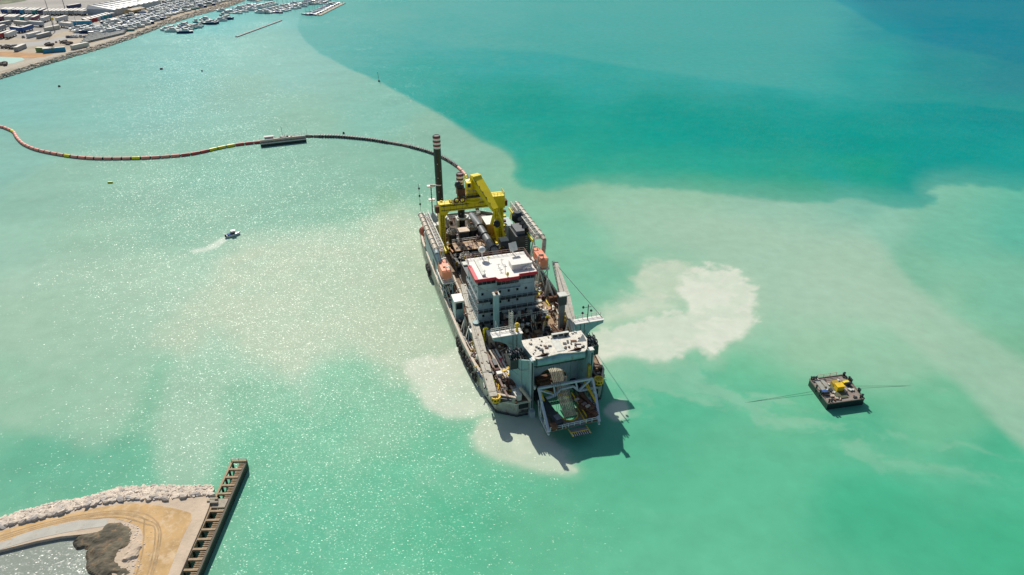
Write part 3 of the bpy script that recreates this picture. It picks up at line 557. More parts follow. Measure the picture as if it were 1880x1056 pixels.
WORD = {'runabout': ('white runabout', 'boat'), 'cruiser': ('white motor yacht', 'yacht'), 'navycruiser': ('dark hulled motor yacht', 'yacht'), 'sail': ('white sailing boat', 'sailboat'), 'navysail': ('dark hulled sailing boat', 'sailboat'), 'fish': ('teal fishing boat', 'boat'), 'open': ('cream open boat', 'boat')}
FING = mat('finger_dock', (.45, .37, .29), .85, var=.2, dirt=.2, scale=.5)
def marina_dock(p, q, n, kinds, name, side=(1, -1), w_=2.2, m=FING, seed=1, fill=.9):
    r = random.Random(seed); a, b = Vector(at(*p, .6)), Vector(at(*q, .6)); d = b - a; L_ = d.length; u = d.normalized(); v = Vector((-u.y, u.x, 0)); ang = math.atan2(u.y, u.x)
    root = empty('floating_dock', (a.x, a.y, 0), ang); MB().box(0, L_, -w_ / 2, w_ / 2, -.2, .55).build('walkway', m, root); mb = MB()
    for k in range(int(L_ / 12) + 1): mb.tube((k * 12, 0, -1), (k * 12, 0, 2.2), .2, 6)
    mb.build('piles', DARK, root); tag(root, 'long walkway of ' + name, 'dock', 'floating docks of the marina')
    for s_ in side:
        for k in range(n):
            if r.random() > fill: continue
            c = a + u * (L_ * (k + .5) / n); kd = r.choice(kinds); c = c + v * s_ * (w_ / 2 + .8)
            end_ = ['at the shore end of', 'towards the shore on', 'halfway along', 'towards the sea on', 'at the seaward end of'][min(4, k * 5 // n)]
            boat(kd, c.x, c.y, .05, ang + (0 if s_ > 0 else math.pi) + r.uniform(-.06, .06), f"{WORD[kd][0].replace(' with blue seat cover', '')} {end_} {name}, {'far' if s_ > 0 else 'near'} side", WORD[kd][1], 'boats moored in the marina')
marina_dock((318, 56.5), (394, 36), 13, ['cruiser', 'runabout', 'fish', 'navycruiser', 'cruiser', 'open'], 'the nearest timber dock', seed=4)
marina_dock((421, 24), (492, 6.5), 13, ['cruiser', 'sail', 'runabout', 'cruiser', 'sail'], 'the left marina dock', seed=5)
marina_dock((487, 24.5), (561, 6), 13, ['cruiser', 'navysail', 'sail', 'cruiser', 'runabout'], 'the middle marina dock', seed=6)
marina_dock((585, 28), (631, 5), 11, ['sail', 'navysail', 'cruiser', 'sail'], 'the concrete quay', side=(1,), w_=3.5, m=CONC, seed=7)
marina_dock((470, 2), (540, -16), 10, ['sail', 'cruiser'], 'the rear marina dock', seed=8, fill=.7)
marina_dock((568, 8), (600, -6), 6, ['sail', 'navysail'], 'the short rear dock', seed=12, fill=.9)
marina_dock((404, 3), (470, -14), 10, ['cruiser', 'runabout', 'sail'], 'the inner shore dock', seed=9, fill=.8)
for x, y, kd, a_, lb in [(355, 60, 'navycruiser', 1.9, 'long dark hulled yacht lying outside the nearest dock'), (330, 58, 'cruiser', 1.8, 'white yacht lying outside the nearest dock beside the dark one'), (402, 37, 'navycruiser', -1.2, 'dark hulled yacht at the seaward tip of the nearest dock'), (421, 29.5, 'fish', 1.5, 'small teal fishing boat alone between two docks'),
                         (418, 22, 'cruiser', 1.4, 'white yacht at the root of the second dock'), (500, 25, 'cruiser', 1.5, 'white yacht across the near end of the middle dock'), (574, 27, 'sail', 1.6, 'sailing boat across the near end of the concrete quay')]:
    q = at(x, y, 0); boat(kd, q[0], q[1], .05, a_, lb, WORD[kd][1], 'boats moored in the marina')
# dry boat yard
inside = lambda x, y, P: bool(sdist(np.array([float(x)]), np.array([float(y)]), P)[0] > 0)
YP = [(156, 55), (196, 47), (240, 33), (285, 22), (330, 4), (395, -8), (440, -6), (436, -2), (414, 5), (388, 13), (360, 19), (316, 32), (286, 43), (250, 56), (215, 62), (160, 60)]
k = 0; r_ = random.Random(21); gx = []
for j in range(-10, 19):
    for i in range(42):
        x = 158 + i * 7.2 + (j % 2) * 3.6 + r_.uniform(-1.2, 1.2); y = 60 - i * 1.67 - j * 2.35 + r_.uniform(-.4, .4)
        if inside(x, y, YP): gx.append((x, y))
r_.shuffle(gx)
def yard_label(kd, x, y):
    v = float(np.interp(x, [p[0] for p in shore], [p[1] for p in shore])) - y; row = 'in the rows nearest the bank' if v < 17 else ('in the front middle rows' if v < 25 else ('in the back middle rows' if v < 33 else 'in the back rows by the road'))
    sec = 'by the dock stacks' if x < 215 else ('below the warehouse' if x < 270 else ('below the car lot' if x < 325 else ('behind the nearest dock' if x < 375 else 'at the marina end')))
    return f"{WORD[kd][0]} ashore {row} {sec}"
for x, y in gx[:290]:
    kd = r_.choice(['cruiser', 'runabout', 'sail', 'open', 'runabout', 'cruiser', 'open', 'fish', 'navycruiser']); q = at(x, y, 1.95)
    boat(kd, q[0], q[1], 2.35, R(115) + r_.uniform(-.15, .15), yard_label(kd, x, y), WORD[kd][1], 'boats standing ashore in the boat yard')
# floating breakwater
a, b = Vector(at(434, 67, .5)), Vector(at(516, 37, .5)); d = b - a; root = empty('floating_breakwater', (a.x, a.y, 0), math.atan2(d.y, d.x)); nseg = 8
for k in range(nseg): MB().box(d.length * k / nseg + .15, d.length * (k + 1) / nseg - .15, -1.0, 1.0, -.3, .6).build('pontoon_section', DOCKG, root)
tag(root, 'long thin floating breakwater off the marina', 'breakwater')
# trees behind the basin
# buoys and markers
def buoy(px, py, m, label, s_=1.0, h=1.2, pole=0):
    r = empty('buoy', at(px, py, 0)); MB().lathe((0, 0, -.3), [(.25 * s_, 0), (.9 * s_, .25), (.9 * s_, .75), (.5 * s_, h)], 10).build('float', m, r)
    if pole: MB().tube((0, 0, .5), (-.3, 0, pole), .08, 6).build('pole', DARK, r); MB().box(-.45, -.15, -.15, .15, pole, pole + .5).build('topmark', DARK, r)
    tag(r, label, 'buoy', 'buoys on the open water')
buoy(296.5, 127.5, DARK, 'dark buoy left of the centre, off the boat yard bank'); buoy(109, 159.5, DARK, 'small dark buoy nearest to the rocky bank', .7); buoy(371, 131, PALE, 'pale buoy between the breakwater and the pipeline', .6); buoy(696, 150, DARK, 'dark spar buoy on the edge of the clear water', .6, 1.2, 4.5)
buoy(631, 245.5, DARK, 'small dark buoy just behind the dark pipeline', .5)
r = empty('float_raft', at(203, 336, 0)); MB().rbox((0, 0, .25), (1.7, .5, .5)).build('float', LIME, r); MB().rbox((.1, -.3, .1), (1.9, .3, .3)).build('keel_bar', DARK, r); tag(r, 'tiny yellow green float alone below the red pipeline', 'float')

# ------------------------------------------------------------------ small motorboat under way
r = boat('runabout', *at(416, 436, 0)[:2], .12, R(-52), 'x', 'boat', None); 
for ch in KIDS.get(BP['runabout'][0].name, []): pass
r.scale = (.7, .66, .7); del_ = [k_ for k_ in r.keys() if k_ == 'group']; [r.__delitem__(k_) for k_ in del_]
tag(r, 'small white motorboat with a canopy speeding past and leaving a wake', 'boat')
MB().box(-.8, .8, 2.4, 4.4, 2.2, 2.32).build('canopy', HW, r)
mb = MB(); [mb.tube((sx, yy, .8), (sx, yy, 2.2), .05, 5) for sx in (-.75, .75) for yy in (2.5, 4.3)]; mb.build('canopy_posts', DARK, r); MB().box(-.3, .3, -.6, .1, .1, 1.4).build('outboard', BLACK, r)

# ------------------------------------------------------------------ near headland
HL = 2.0
rocktop = [(-120, 992), (0, 962), (50, 949), (100, 940), (135, 930), (170, 921), (214, 916), (262, 914), (306, 913), (350, 913), (386, 911)]
rockin = [(-120, 1003), (0, 972), (28, 962), (59, 954), (102, 945), (135, 936), (179, 925), (214, 919), (263, 917), (306, 916), (350, 914), (388, 910)]
waterl = [(-120, 972), (0, 950), (51, 935), (102, 922), (143, 916), (184, 907), (220, 895), (255, 892), (306, 891), (340, 892), (392, 891)]
outer = A(HL, *rockin)
head = smoothline(outer, 4) + A(HL, (384, 930), (372, 960), (352, 1005), (330, 1056), (300, 1130), (250, 1300), (160, 1300), (200, 1130), (236, 1056), (206, 1056), (202, 1040), (198, 1028), (194, 1015), (190, 1003), (190, 990), (190, 975), (153, 981), (110, 985), (69, 993), (0, 1010), (-120, 1045))
SANDH = mat('spit_sand', (.52, .37, .20), .95, var=.2, dirt=.3, dcol=(.56, .43, .28), scale=.10, bump=.03, fine=1.5)
SANDP = mat('pale_sand', (.60, .47, .34), .95, var=.2, dirt=.3, dcol=(.45, .37, .27), scale=.25, bump=.04, fine=2)
SANDG = mat('graded_track', (.60, .385, .17), .95, var=.3, dirt=.5, dcol=(.66, .49, .30), scale=.22, bump=.02, fine=2, streak=1)
MUD = mat('dark_spoil', (.135, .115, .075), .9, var=.55, dirt=.35, dcol=(.28, .17, .08), scale=.35, bump=.12, fine=1.2)
CONS = mat('concrete_strip', (.50, .47, .40), .9, var=.15, dirt=.25, dcol=(.38, .33, .26), scale=.4)
sheet('headland_ground', head, SANDP, HL, skirt=-.6)
tr = smoothline(A(HL, (-120, 1012), (0, 976), (60, 960), (135, 942), (200, 929), (262, 925), (300, 930), (330, 936), (350, 942)), 4) + smoothline(A(HL, (352, 955), (336, 985), (322, 1020), (308, 1056), (280, 1130), (240, 1290)), 3) + smoothline(A(HL, (200, 1290), (225, 1130), (244, 1056), (256, 1015), (262, 985), (255, 968), (232, 958), (200, 951), (150, 954), (110, 962), (60, 978), (0, 995), (-120, 1028)), 4)
sheet('sand_road', tr, SANDG, HL + .012)
TRK = mat('tyre_track', (.46, .31, .16), .95, var=.35, dirt=.3, dcol=(.52, .38, .22), scale=.5)
def ribbon(name, pts, w_, m, z):
    q = [Vector(p) for p in smoothline(A(z, *pts), 6)]; mb = MB(); L_, R_ = [], []
    for i, p in enumerate(q):
        d = (q[min(i + 1, len(q) - 1)] - q[max(i - 1, 0)]).normalized(); nn = Vector((-d.y, d.x)) * w_ * .5 * (1 + .25 * math.sin(i * 1.7)); L_.append((p.x + nn.x, p.y + nn.y, z)); R_.append((p.x - nn.x, p.y - nn.y, z))
    k_ = len(q); mb.add(L_ + R_, [(i, i + 1, k_ + i + 1, k_ + i) for i in range(k_ - 1)]); return tag(mb.build(name, m), kind='structure')
for dy, dx in ((0, 0), (9, -4), (17, -10), (5, -30)):
    ribbon('tyre_track', [(-60, 1003 + dy), (20, 978 + dy * .8), (90, 958 + dy * .7), (160, 944 + dy * .6), (220, 938 + dy * .7), (270 + dx * .3, 945 + dy), (294 + dx, 970), (292 + dx, 1010), (280 + dx, 1056), (258 + dx, 1110)], .24, TRK, HL + .018 + dy * .0003)
st = smoothline(A(HL, (-120, 1030), (0, 997), (30, 985), (69, 972), (122, 961), (153, 955), (199, 953)), 4) + smoothline(A(HL, (196, 966), (153, 972), (115, 979), (69, 989), (30, 1000), (0, 1009), (-120, 1042)), 4)
sheet('concrete_strip', st, CONS, HL + .024)
# mound of dark spoil, sloping into the pond
def mound(name, poly, h, m, seed, z0, res=.3, rough=.5):
    P = A(z0, *poly); xs = [p[0] for p in P]; ys = [p[1] for p in P]; gx = np.arange(min(xs) - 1, max(xs) + 1, res); gy = np.arange(min(ys) - 1, max(ys) + 1, res)
    X, Y = np.meshgrid(gx, gy); d = sdist(X + fbm(X / 2, Y / 2, seed, 4) * 1.2, Y + fbm(X / 2 + 7, Y / 2, seed + 2, 4) * 1.2, P)
    Z = z0 - .15 + sstep(-.1, 1.8, d) * h * (.6 + rough * (fbm(X / 1.3, Y / 1.3, seed + 5, 5) + .3 * fbm(X / .4, Y / .4, seed + 9, 3)) * .55) 
    Z = np.where(d < -.1, z0 - .2 + (d + .1) * .9, Z); ny, nx = X.shape; idx = np.arange(ny * nx).reshape(ny, nx)
    v = np.stack([X, Y, Z], -1).reshape(-1, 3).tolist(); f = np.stack([idx[:-1, :-1], idx[:-1, 1:], idx[1:, 1:], idx[1:, :-1]], -1).reshape(-1, 4)
    keep = (d > -1.8).ravel(); f = [tuple(q) for q in f.tolist() if keep[q[0]] or keep[q[2]]]
    mb = MB(); mb.add(v, f); o = mb.build(name, m); tag(o, kind='structure'); return o
mound('dark_spoil_mound', [(196, 955), (228, 956), (245, 968), (256, 980), (246, 1000), (230, 1012), (222, 1025), (238, 1040), (246, 1060), (176, 1062), (166, 1045), (163, 1020), (160, 1004), (148, 997), (138, 990), (160, 975), (178, 968)], .75, MUD, 5, HL, .22)
mound('pale_sand_patch', [(247, 993), (249, 1005), (242, 1018), (228, 1024), (232, 1010), (240, 997)], .5, SANDP, 15, HL + .5, .3, .3)
items = []
for k in range(260): q = at(rnd.gauss(240, 14), rnd.uniform(955, 1056), HL); items.append((q[0], q[1], HL + .02, rnd.uniform(.05, .1) + .25 * rnd.random() ** 4, rnd.random() * 6))
tag(scatter('loose_stones', items, ROCKM, 6), 'small loose stones around the dark spoil', 'stones')
sheet('settling_pond', A(1.45, (-130, 1038), (0, 1003), (60, 986), (115, 976), (160, 965), (200, 970), (200, 1060), (220, 1140), (160, 1300), (-200, 1300)), water_material('settling_pond', .17, .3, 1.3, (.27, .30, .25)), 1.45)
# revetment: every boulder that can be told apart is a part of the rock wall
rev = empty('rock_revetment', at(200, 915, 0)); tag(rev, 'low wall of pale limestone boulders along the sandy headland', 'rock wall')
core = MB(); nn_ = len(rockin); aw = [Vector(at(*p, -.3)) for p in waterl]; ai = [Vector(at(*p, HL - .08)) for p in rockin[:len(waterl) - 1]] + [Vector(at(392, 909, HL - .08))]
core.add([tuple(p) for p in aw] + [tuple(p) for p in ai], [(i, i + 1, len(aw) + i + 1, len(aw) + i) for i in range(len(aw) - 1)])
o = core.build('rubble_core', ROCKM, rev); o.location = -Vector(rev.location); o['kind'] = 'stuff'
RM = [rock_mesh('boulder', 50 + k, ROCKM, 1.35, .95, 1.0) for k in range(10)]
RM2 = [rock_mesh('boulder', 80 + k, mat('grey_boulder', (.56, .50, .44), .9, var=.4, scale=.6, bump=.03, fine=3), 1.5, .9, .9) for k in range(5)]
small = []; nb_ = 0
for row, (u0, smin, smax, cnt_) in enumerate([(.97, 1.0, 2.3, 72), (.72, .8, 1.9, 74), (.45, .7, 1.7, 76), (.2, .6, 1.6, 74)]):
    for k in range(cnt_):
        t = (k + rnd.uniform(.25, .75)) / cnt_ * (len(aw) - 1); i = min(int(t), len(aw) - 2); f_ = t - i; u = u0 + rnd.uniform(-.09, .09); p = aw[i].lerp(aw[i + 1], f_).lerp(ai[i].lerp(ai[i + 1], f_), u)
        dr = aw[i + 1] - aw[i]; s_ = rnd.uniform(smin, smax) * .57
        me = rnd.choice(RM if rnd.random() < .75 else RM2); o = bpy.data.objects.new('boulder', me); COL.objects.link(o); o.parent = rev
        o.location = p - Vector(rev.location) + Vector((0, 0, s_ * .12)); o.scale = (s_, s_ * rnd.uniform(.75, 1.1), s_ * rnd.uniform(.9, 1.5)); o.rotation_euler = (rnd.uniform(-.35, .35), rnd.uniform(-.35, .35), math.atan2(dr.y, dr.x) + rnd.gauss(0, .4)); nb_ += 1
for k in range(3200):
    t = rnd.random() * (len(aw) - 1.001); i = int(t); f_ = t - i; p = aw[i].lerp(aw[i + 1], f_).lerp(ai[i].lerp(ai[i + 1], f_), rnd.random() * 1.08 - .05); small.append((p.x - rev.location.x, p.y - rev.location.y, p.z + .12, rnd.uniform(.2, .65), rnd.random() * 6))
scatter('small_stones', small, ROCKM, 8, parent=rev)
# jetty of paired beams on piles
JT = 1.75; ja = Vector(at(427, 845.5, JT)); jb = Vector(at(331, 1056, JT)); jd = (ja - jb); LJ = jd.length; ja2 = Vector(at(447, 845.5, JT)); WJ = (ja2 - Vector(at(420.5, 845.5, JT))).length
jr = empty('jetty', (*ja[:2], 0), math.atan2(-jd.y, -jd.x) ); tag(jr, 'narrow open jetty of concrete beams and dark piles beside the sandy headland', 'jetty')
# local x runs from the tip towards the camera, local y to the right of the picture
LT = LJ * 1.55; S = 1
MB().box(0, LT, -.25, .1, JT - .45, JT).build('edge_beam', WOODB, jr)
MB().box(0, LT, WJ - .35, WJ, JT - .55, JT - .1).build('edge_beam', mat('dark_edge', (.12, .10, .07), .8, var=.3), jr)
MB().box(0, LT, WJ - .15, WJ - .01, -1, JT - .56).build('sheet_pile_wall', DWOOD, jr)
o = MB().box(-.02, .3, -.24, WJ - .01, JT - .4, JT + .03).build('cross_beam', WOODB, jr)
cb = MB().box(0, .38, .1, WJ - .35, JT - .42, JT - .03).build('cross_beam', WOODB, jr); pitch_ = LJ / 12.6; stp = None
pil = MB().tube((0, 0, -1.5), (0, 0, JT - .45), .2, 8).build('pile', DWOOD, jr); pil.location = (.4, 0, 0); tread = MB().box(0, .15, WJ * .52, WJ - .36, JT - .5, JT - .12).build('timber', WOODB, jr); tread.location = (.6, 0, 0)
k = 1
while k * pitch_ < LT:
    if k == 1: cb.location.x = pitch_
    else: put(cb, jr, (k * pitch_, 0, 0))
    put(pil, jr, (k * pitch_ + .2, 0, 0)); put(pil, jr, (k * pitch_ + .2, WJ - .5, 0))
    for j in range(4):
        x = k * pitch_ + .62 + j * (pitch_ - .45) / 4
        if x < LT and not (4.6 < k + j / 4 < 5.6): put(tread, jr, (x, 0, 0))
    k += 1
for j in range(1, 4): put(tread, jr, (.62 + j * (pitch_ - .45) / 4, 0, 0))
x0 = 4.75 * pitch_; MB().box(x0, x0 + pitch_ * 1.0, .12, WJ - .37, JT - .3, JT + .02).build('deck_slab', CONC, jr)
for a in [(x0 + .1, -.7), (x0 + .55, -1.0), (x0 + .9, -.4)]: MB().box(a[0], a[0] + .32, a[1], a[1] + 1.3, JT + .03, JT + .45).build('concrete_block', CONC, jr)
MB().rail([(.05, -.2, JT), (.05, WJ - .1, JT)], .5, 1.0, .03).build('end_rail', DARK, jr)
# ------------------------------------------------------------------ the cutter dredger (local frame: x to the right, y away, z up)
ship = empty('dredging_ship', SHIP, YAW); tag(ship, 'large cutter suction dredger with yellow gantry crane and white bridge in milky water', 'dredger')
def part(name, mb, m, parent=None, label=None, smooth=False):
    o = mb.build(name, m, parent or ship, smooth)
    if label: o['label'] = label
    return o
XC = 1.0; DZ = 3.6
outl = [(-4.6, 0), (-7.6, 0), (-11.2, 2.4), (-12.2, 8), (-13.0, 14), (-13.5, 22), (-13.6, 34), (-13.5, 60), (-13.3, 74), (-12.6, 82), (-10.8, 88), (-7, 91), (7.5, 91), (11.2, 88), (13.0, 82), (13.7, 74), (13.9, 34), (13.7, 22), (13.4, 12), (12.6, 4), (10.6, 0.4), (6.6, 0), (6.6, 14), (-4.6, 14)]
outl = outl[::-1]
hm = MB(); lo = [(x * .985, y + (.5 if y < 5 else 0), -.8) for x, y in outl]
nn = len(outl)
hm.add(lo + [(x, y, DZ) for x, y in outl], [(i, (i + 1) % nn, nn + (i + 1) % nn, nn + i) for i in range(nn)] + [tuple(range(nn))[::-1]])
hull = part('hull', hm, HULL)
part('boot_stripe', MB().add([(x * 1.003, y - .01 if y < 1 else y, -.5) for x, y in outl] + [(x * 1.003, y - .01 if y < 1 else y, .35) for x, y in outl], [(i, (i + 1) % nn, nn + (i + 1) % nn, nn + i) for i in range(nn) if not (13.9 < outl[i][1] < 14.1 or 13.9 < outl[(i + 1) % nn][1] < 14.1)]), DARK, hull)
from mathutils.geometry import tessellate_polygon
tri = tessellate_polygon([[Vector((x, y, 0)) for x, y in outl]])
part('main_deck', MB().add([(x, y, DZ) for x, y in outl], [tuple(t) for t in tri]), DECK)
# bulwark with cap rail
def wall(pts, z0, z1, t=.14, mb=None):
    mb = mb or MB()
    for a, b in zip(pts, pts[1:]):
        a, b = Vector(a), Vector(b); d = (b - a).normalized(); n = Vector((-d.y, d.x)) * t
        mb.add([(a.x, a.y, z0), (b.x, b.y, z0), (b.x + n.x, b.y + n.y, z0), (a.x + n.x, a.y + n.y, z0), (a.x, a.y, z1), (b.x, b.y, z1), (b.x + n.x, b.y + n.y, z1), (a.x + n.x, a.y + n.y, z1)], [(3, 2, 1, 0), (4, 5, 6, 7), (0, 1, 5, 4), (1, 2, 6, 5), (2, 3, 7, 6), (3, 0, 4, 7)])
    return mb
left_edge = [(-7.6, .02), (-11.2, 2.42), (-12.2, 8), (-13.0, 14), (-13.5, 22), (-13.6, 34), (-13.5, 60), (-13.3, 74), (-12.6, 82), (-10.8, 88)]
bw = part('bulwark', wall(left_edge[::-1], DZ, DZ + 1.0), HULL); part('cap_rail', wall([(x + .02, y) for x, y in left_edge[::-1]], DZ + 1.0, DZ + 1.1, .5), BEIGE, bw)
def edge_left(y):
    for (xa, ya), (xb, yb) in zip(left_edge, left_edge[1:]):
        if ya <= y <= yb: return xa + (xb - xa) * (y - ya) / (yb - ya)
    return -13.4
right_edge = [(10.6, .42), (12.6, 4), (13.4, 12), (13.7, 22), (13.9, 34), (13.7, 74), (13.0, 82), (11.2, 88)]
bw = part('bulwark', wall(right_edge, DZ, DZ + 1.0), HULL); part('cap_rail', wall([(x - .02, y) for x, y in right_edge], DZ + 1.0, DZ + 1.1, .4), BEIGE, bw)
part('bulwark', wall([(11.2, 88), (7.5, 91), (-7, 91), (-10.8, 88)], DZ, DZ + 1.0), HULL)
mb = MB()
for a, b in zip(left_edge, left_edge[1:]):                      # bulwark stays
    a, b = Vector(a), Vector(b); L_ = (b - a).length
    for k in range(int(L_ / 1.6)):
        p = a.lerp(b, (k + .5) / (L_ / 1.6)); mb.box(p.x + .15, p.x + .75, p.y - .06, p.y + .06, DZ, DZ + .85)
part('bulwark_stays', mb, PALE)
# transom of the left pontoon: dark openings, rubbing strake and name marks
part('transom_opening', MB().box(-7.2, -5.2, -.06, .1, 1.9, 3.1), BLACK, hull); part('transom_opening', MB().box(7.4, 9.6, -.06, .1, 1.9, 3.1), BLACK, hull)
mb = MB()
for r0, (z, x0) in enumerate(((1.15, -6.6), (.78, -7.2))):
    x = x0
    for k in range(9 + r0 * 3): wd = .1 + (k * 37 % 5) * .018; mb.box(x, x + wd, -.05, .1, z, z + .22); x += wd + .07
part('name_lettering', mb, DARK, hull)
mb = wall([(-4.7, -.02), (-7.62, -.02), (-11.25, 2.35)], 3.0, 3.25, -.12); part('rubbing_strake', mb, PALE, hull)
part('anchor_roller', MB().tube((-10.9, 1.5, 4.2), (-8.6, .2, 4.2), .25, 8), DARK)

# --- accommodation block and bridge
HX0, HX1, HY0, HY1 = -8.8, 4.2, 25.6, 35.0
house = part('accommodation_block', MB().box(HX0, HX1, HY0, HY1, DZ, 6.9).box(HX0 - .2, HX1 + .3, HY0 - .3, HY1, 6.93, 9.75).box(HX0, HX1, HY0, HY1, 9.8, 12.4).box(HX0, HX1, HY0, HY1, 12.45, 15.0), HOUSE_SHADE)
for z in (6.9, 9.75, 12.4): part('walkway', MB().box(HX0 - .5, HX1 + .6, HY0 - 1.3, HY1 + .3, z - .06, z + .09), DARK, house); part('railing', MB().rail([(HX0 - .45, HY1, z + .1), (HX0 - .45, HY0 - 1.25, z + .1), (HX1 + .55, HY0 - 1.25, z + .1), (HX1 + .55, HY1, z + .1)], 1.0, 1.2, .03), HOUSE_SHADE, house)
win0 = MB().box(-.26, .26, -.04, .06, -.3, .3).build('window', GLASS, house)
wp = [(HX0 + 1.0 + k * 2.0, HY0 - (.33 if r == 1 else .03), z) for r, z in enumerate((5.6, 8.4, 11.2, 13.8)) for k in range(6) if (k * 7 + r * 3) % 5 != 1]
win0.location = wp[0]; [put(win0, house, q) for q in wp[1:]]
for k in range(4):
    for z in (5.6, 8.4, 11.2, 13.8): put(win0, house, (HX0 - (.23 if z == 8.4 else .03), HY0 + 1.6 + k * 2.1, z), R(90))
br = part('bridge', MB().box(HX0, HX1, HY0, HY1, 15.05, 17.6), HOUSE_SHADE)
part('centre_bay', MB().prism([(-4.6, HY0 + .02), (-3.9, HY0 - 1.1), (-.6, HY0 - 1.1), (.1, HY0 + .02)], 15.6, 17.6), HOUSE_SHADE, br)
gl = MB().box(-.46, .46, -.04, .04, -.62, .55).build('window_pane', GLASS, br); first = True
for k in range(13):
    x = HX0 + .5 + k * 1.0; q = (x, HY0 - .04, 16.8) if not (-4.7 < x < .2) else (x, HY0 - 1.14, 16.8)
    if first: gl.location = q; first = False
    else: put(gl, br, q)
for k in range(8): put(gl, br, (HX0 - .04, HY0 + .8 + k * 1.1, 16.8), R(90))
for k in range(8): put(gl, br, (HX1 + .04, HY0 + .8 + k * 1.1, 16.8), R(90))
part('wing_platform', MB().box(-4.9, .4, HY0 - 1.9, HY0 - 1.12, 15.3, 15.42).rail([(-4.9, HY0 - 1.85, 15.4), (.4, HY0 - 1.85, 15.4)], 1, 1, .03), HOUSE_SHADE, br)
RZ = 17.62
roof = part('bridge_roof', MB().prism([(HX0 - .5, HY0 - .5), (-4.9, HY0 - .5), (-4.5, HY0 - 1.5), (0, HY0 - 1.5), (.4, HY0 - .5), (HX1 + .5, HY0 - .5), (HX1 + .5, HY1 + .3), (HX0 - .5, HY1 + .3)], RZ, RZ + .22), WHITE)
rl = [(HX0 - .52, HY1 - 3), (HX0 - .52, HY0 - .52), (-4.9, HY0 - .52), (-4.5, HY0 - 1.52), (0, HY0 - 1.52), (.4, HY0 - .52), (HX1 + .52, HY0 - .52)]
part('red_fascia', wall(rl, RZ - .35, RZ + .38, -.16), RED, roof); part('red_fascia', MB().prism([(HX0 - .5, HY0 - .4), (HX0 + .15, HY0 - .4), (HX0 + .15, HY1 - 3), (HX0 - .5, HY1 - 3)], RZ + .22, RZ + .26), RED, roof)
part('air_plant_box', MB().box(-.6, 4.0, HY0 + 1.6, HY0 + 4.2, RZ + .22, RZ + 1.5), WHITE, roof); part('sloping_trunk', MB().bar((1.8, HY0 + 1.0, RZ + .5), (4.2, HY0 + 2.2, RZ + 1.4), .5, .4), WHITE, roof)
part('duct', MB().box(-7.6, -6.8, HY0 + .6, HY1 - 1, RZ + .22, RZ + .7), PALE, roof)
part('railing', MB().rail([(HX0 - .4, HY1 - 3, RZ + .2), (HX0 - .4, HY1 + .2, RZ + .2), (HX1 + .4, HY1 + .2, RZ + .2), (HX1 + .4, HY0 + .5, RZ + .2)], 1.1, 1.0, .04), mat('rail_brown', (.3, .15, .12), .6), roof)
dome = part('radar_dome', MB().lathe((-5.5, HY1 - .4, RZ + 2.2), [(.2, -.5), (.7, -.2), (.85, .3), (.6, .8), (.15, 1.0)], 14), WHITE, roof, smooth=True); part('dome_post', MB().tube((-5.5, HY1 - .4, RZ + .2), (-5.5, HY1 - .4, RZ + 1.8), .12), WHITE, roof)
part('satellite_panel', MB().rbox((1.9, HY1 - .3, RZ + 2.1), (1.9, .35, 2.0), .25, -.5), WHITE, roof); part('panel_post', MB().tube((1.9, HY1 - .1, RZ + .2), (1.9, HY1 - .1, RZ + 1.6), .15), WHITE, roof)
for x, y, h in [(-6.9, HY0 + 1.2, 1.5), (-2.4, HY0 + .6, 2.4), (-1.8, HY0 + 5.5, 1.3), (-3.0, HY0 + 4, 1.0), (-4.5, HY0 + 7.2, 1.6), (2.9, HY0 + .3, 1.2), (-3.1, HY0 + 1.6, .9)]:
    part('antenna', MB().tube((x, y, RZ + .2), (x, y, RZ + h), .06, 6).bar((x - .4, y, RZ + h * .8), (x + .4, y, RZ + h * .8), .09), rnd.choice([DARK, YELLOW, PALE]), roof)
part('searchlight', MB().lathe((-2.3, HY0 - 1.0, RZ + .9), [(.1, -.6), (.28, -.2), (.3, .3), (.1, .5)], 8), YELLOW, roof)

# --- aft (far) yellow gantry crane
GY = 68.0; GZ = 17.7
gan = part('crane_gantry', MB().box(-8.9, 9.0, GY, GY + 2.6, GZ - 2.2, GZ), YELLOW)
for x0, x1 in ((-8.9, -7.5), (6.9, 9.0)): part('gantry_leg', MB().prism([(x0, GY), (x1, GY), (x1, GY + 2.6), (x0, GY + 2.6)], DZ, GZ - 2.2).box(x0 - .5, x1 + .5, GY - 1.2, GY + 3.6, DZ, DZ + 1.2), YELLOW, gan)
part('gantry_end_box', MB().box(5.2, 9.3, GY - .4, GY + 2.9, GZ - 2.8, GZ + .8), YELLOW, gan); part('railing', MB().rail([(-8.8, GY + .1, GZ), (-1.5, GY + .1, GZ)], 1.0, 1.3, .04).rail([(5.3, GY - .3, GZ + .8), (9.2, GY - .3, GZ + .8), (9.2, GY + 2.8, GZ + .8)], 1, .9, .05), YELLOW, gan)
part('corner_bracket', MB().add([(-7.5, GY, GZ - 2.2), (-6.2, GY, GZ - 2.2), (-7.5, GY, GZ - 3.8), (-7.5, GY + 1, GZ - 2.2), (-6.2, GY + 1, GZ - 2.2), (-7.5, GY + 1, GZ - 3.8)], [(0, 1, 2), (3, 5, 4), (0, 3, 4, 1), (1, 4, 5, 2), (2, 5, 3, 0)]), YELLOW, gan)
cr = part('crane_slew_column', MB().lathe((.6, GY + 1.4, GZ - .3), [(2.4, 0), (2.4, .5), (1.9, .8), (1.9, 1.6)], 18), YELLOW)
part('slew_platform', MB().box(-1.9, 3.4, GY - .9, GY + 3.8, GZ + 1.3, GZ + 1.6).rail([(-1.9, GY - .9, GZ + 1.6), (3.4, GY - .9, GZ + 1.6)], .9, .9, .05), DARK, cr)
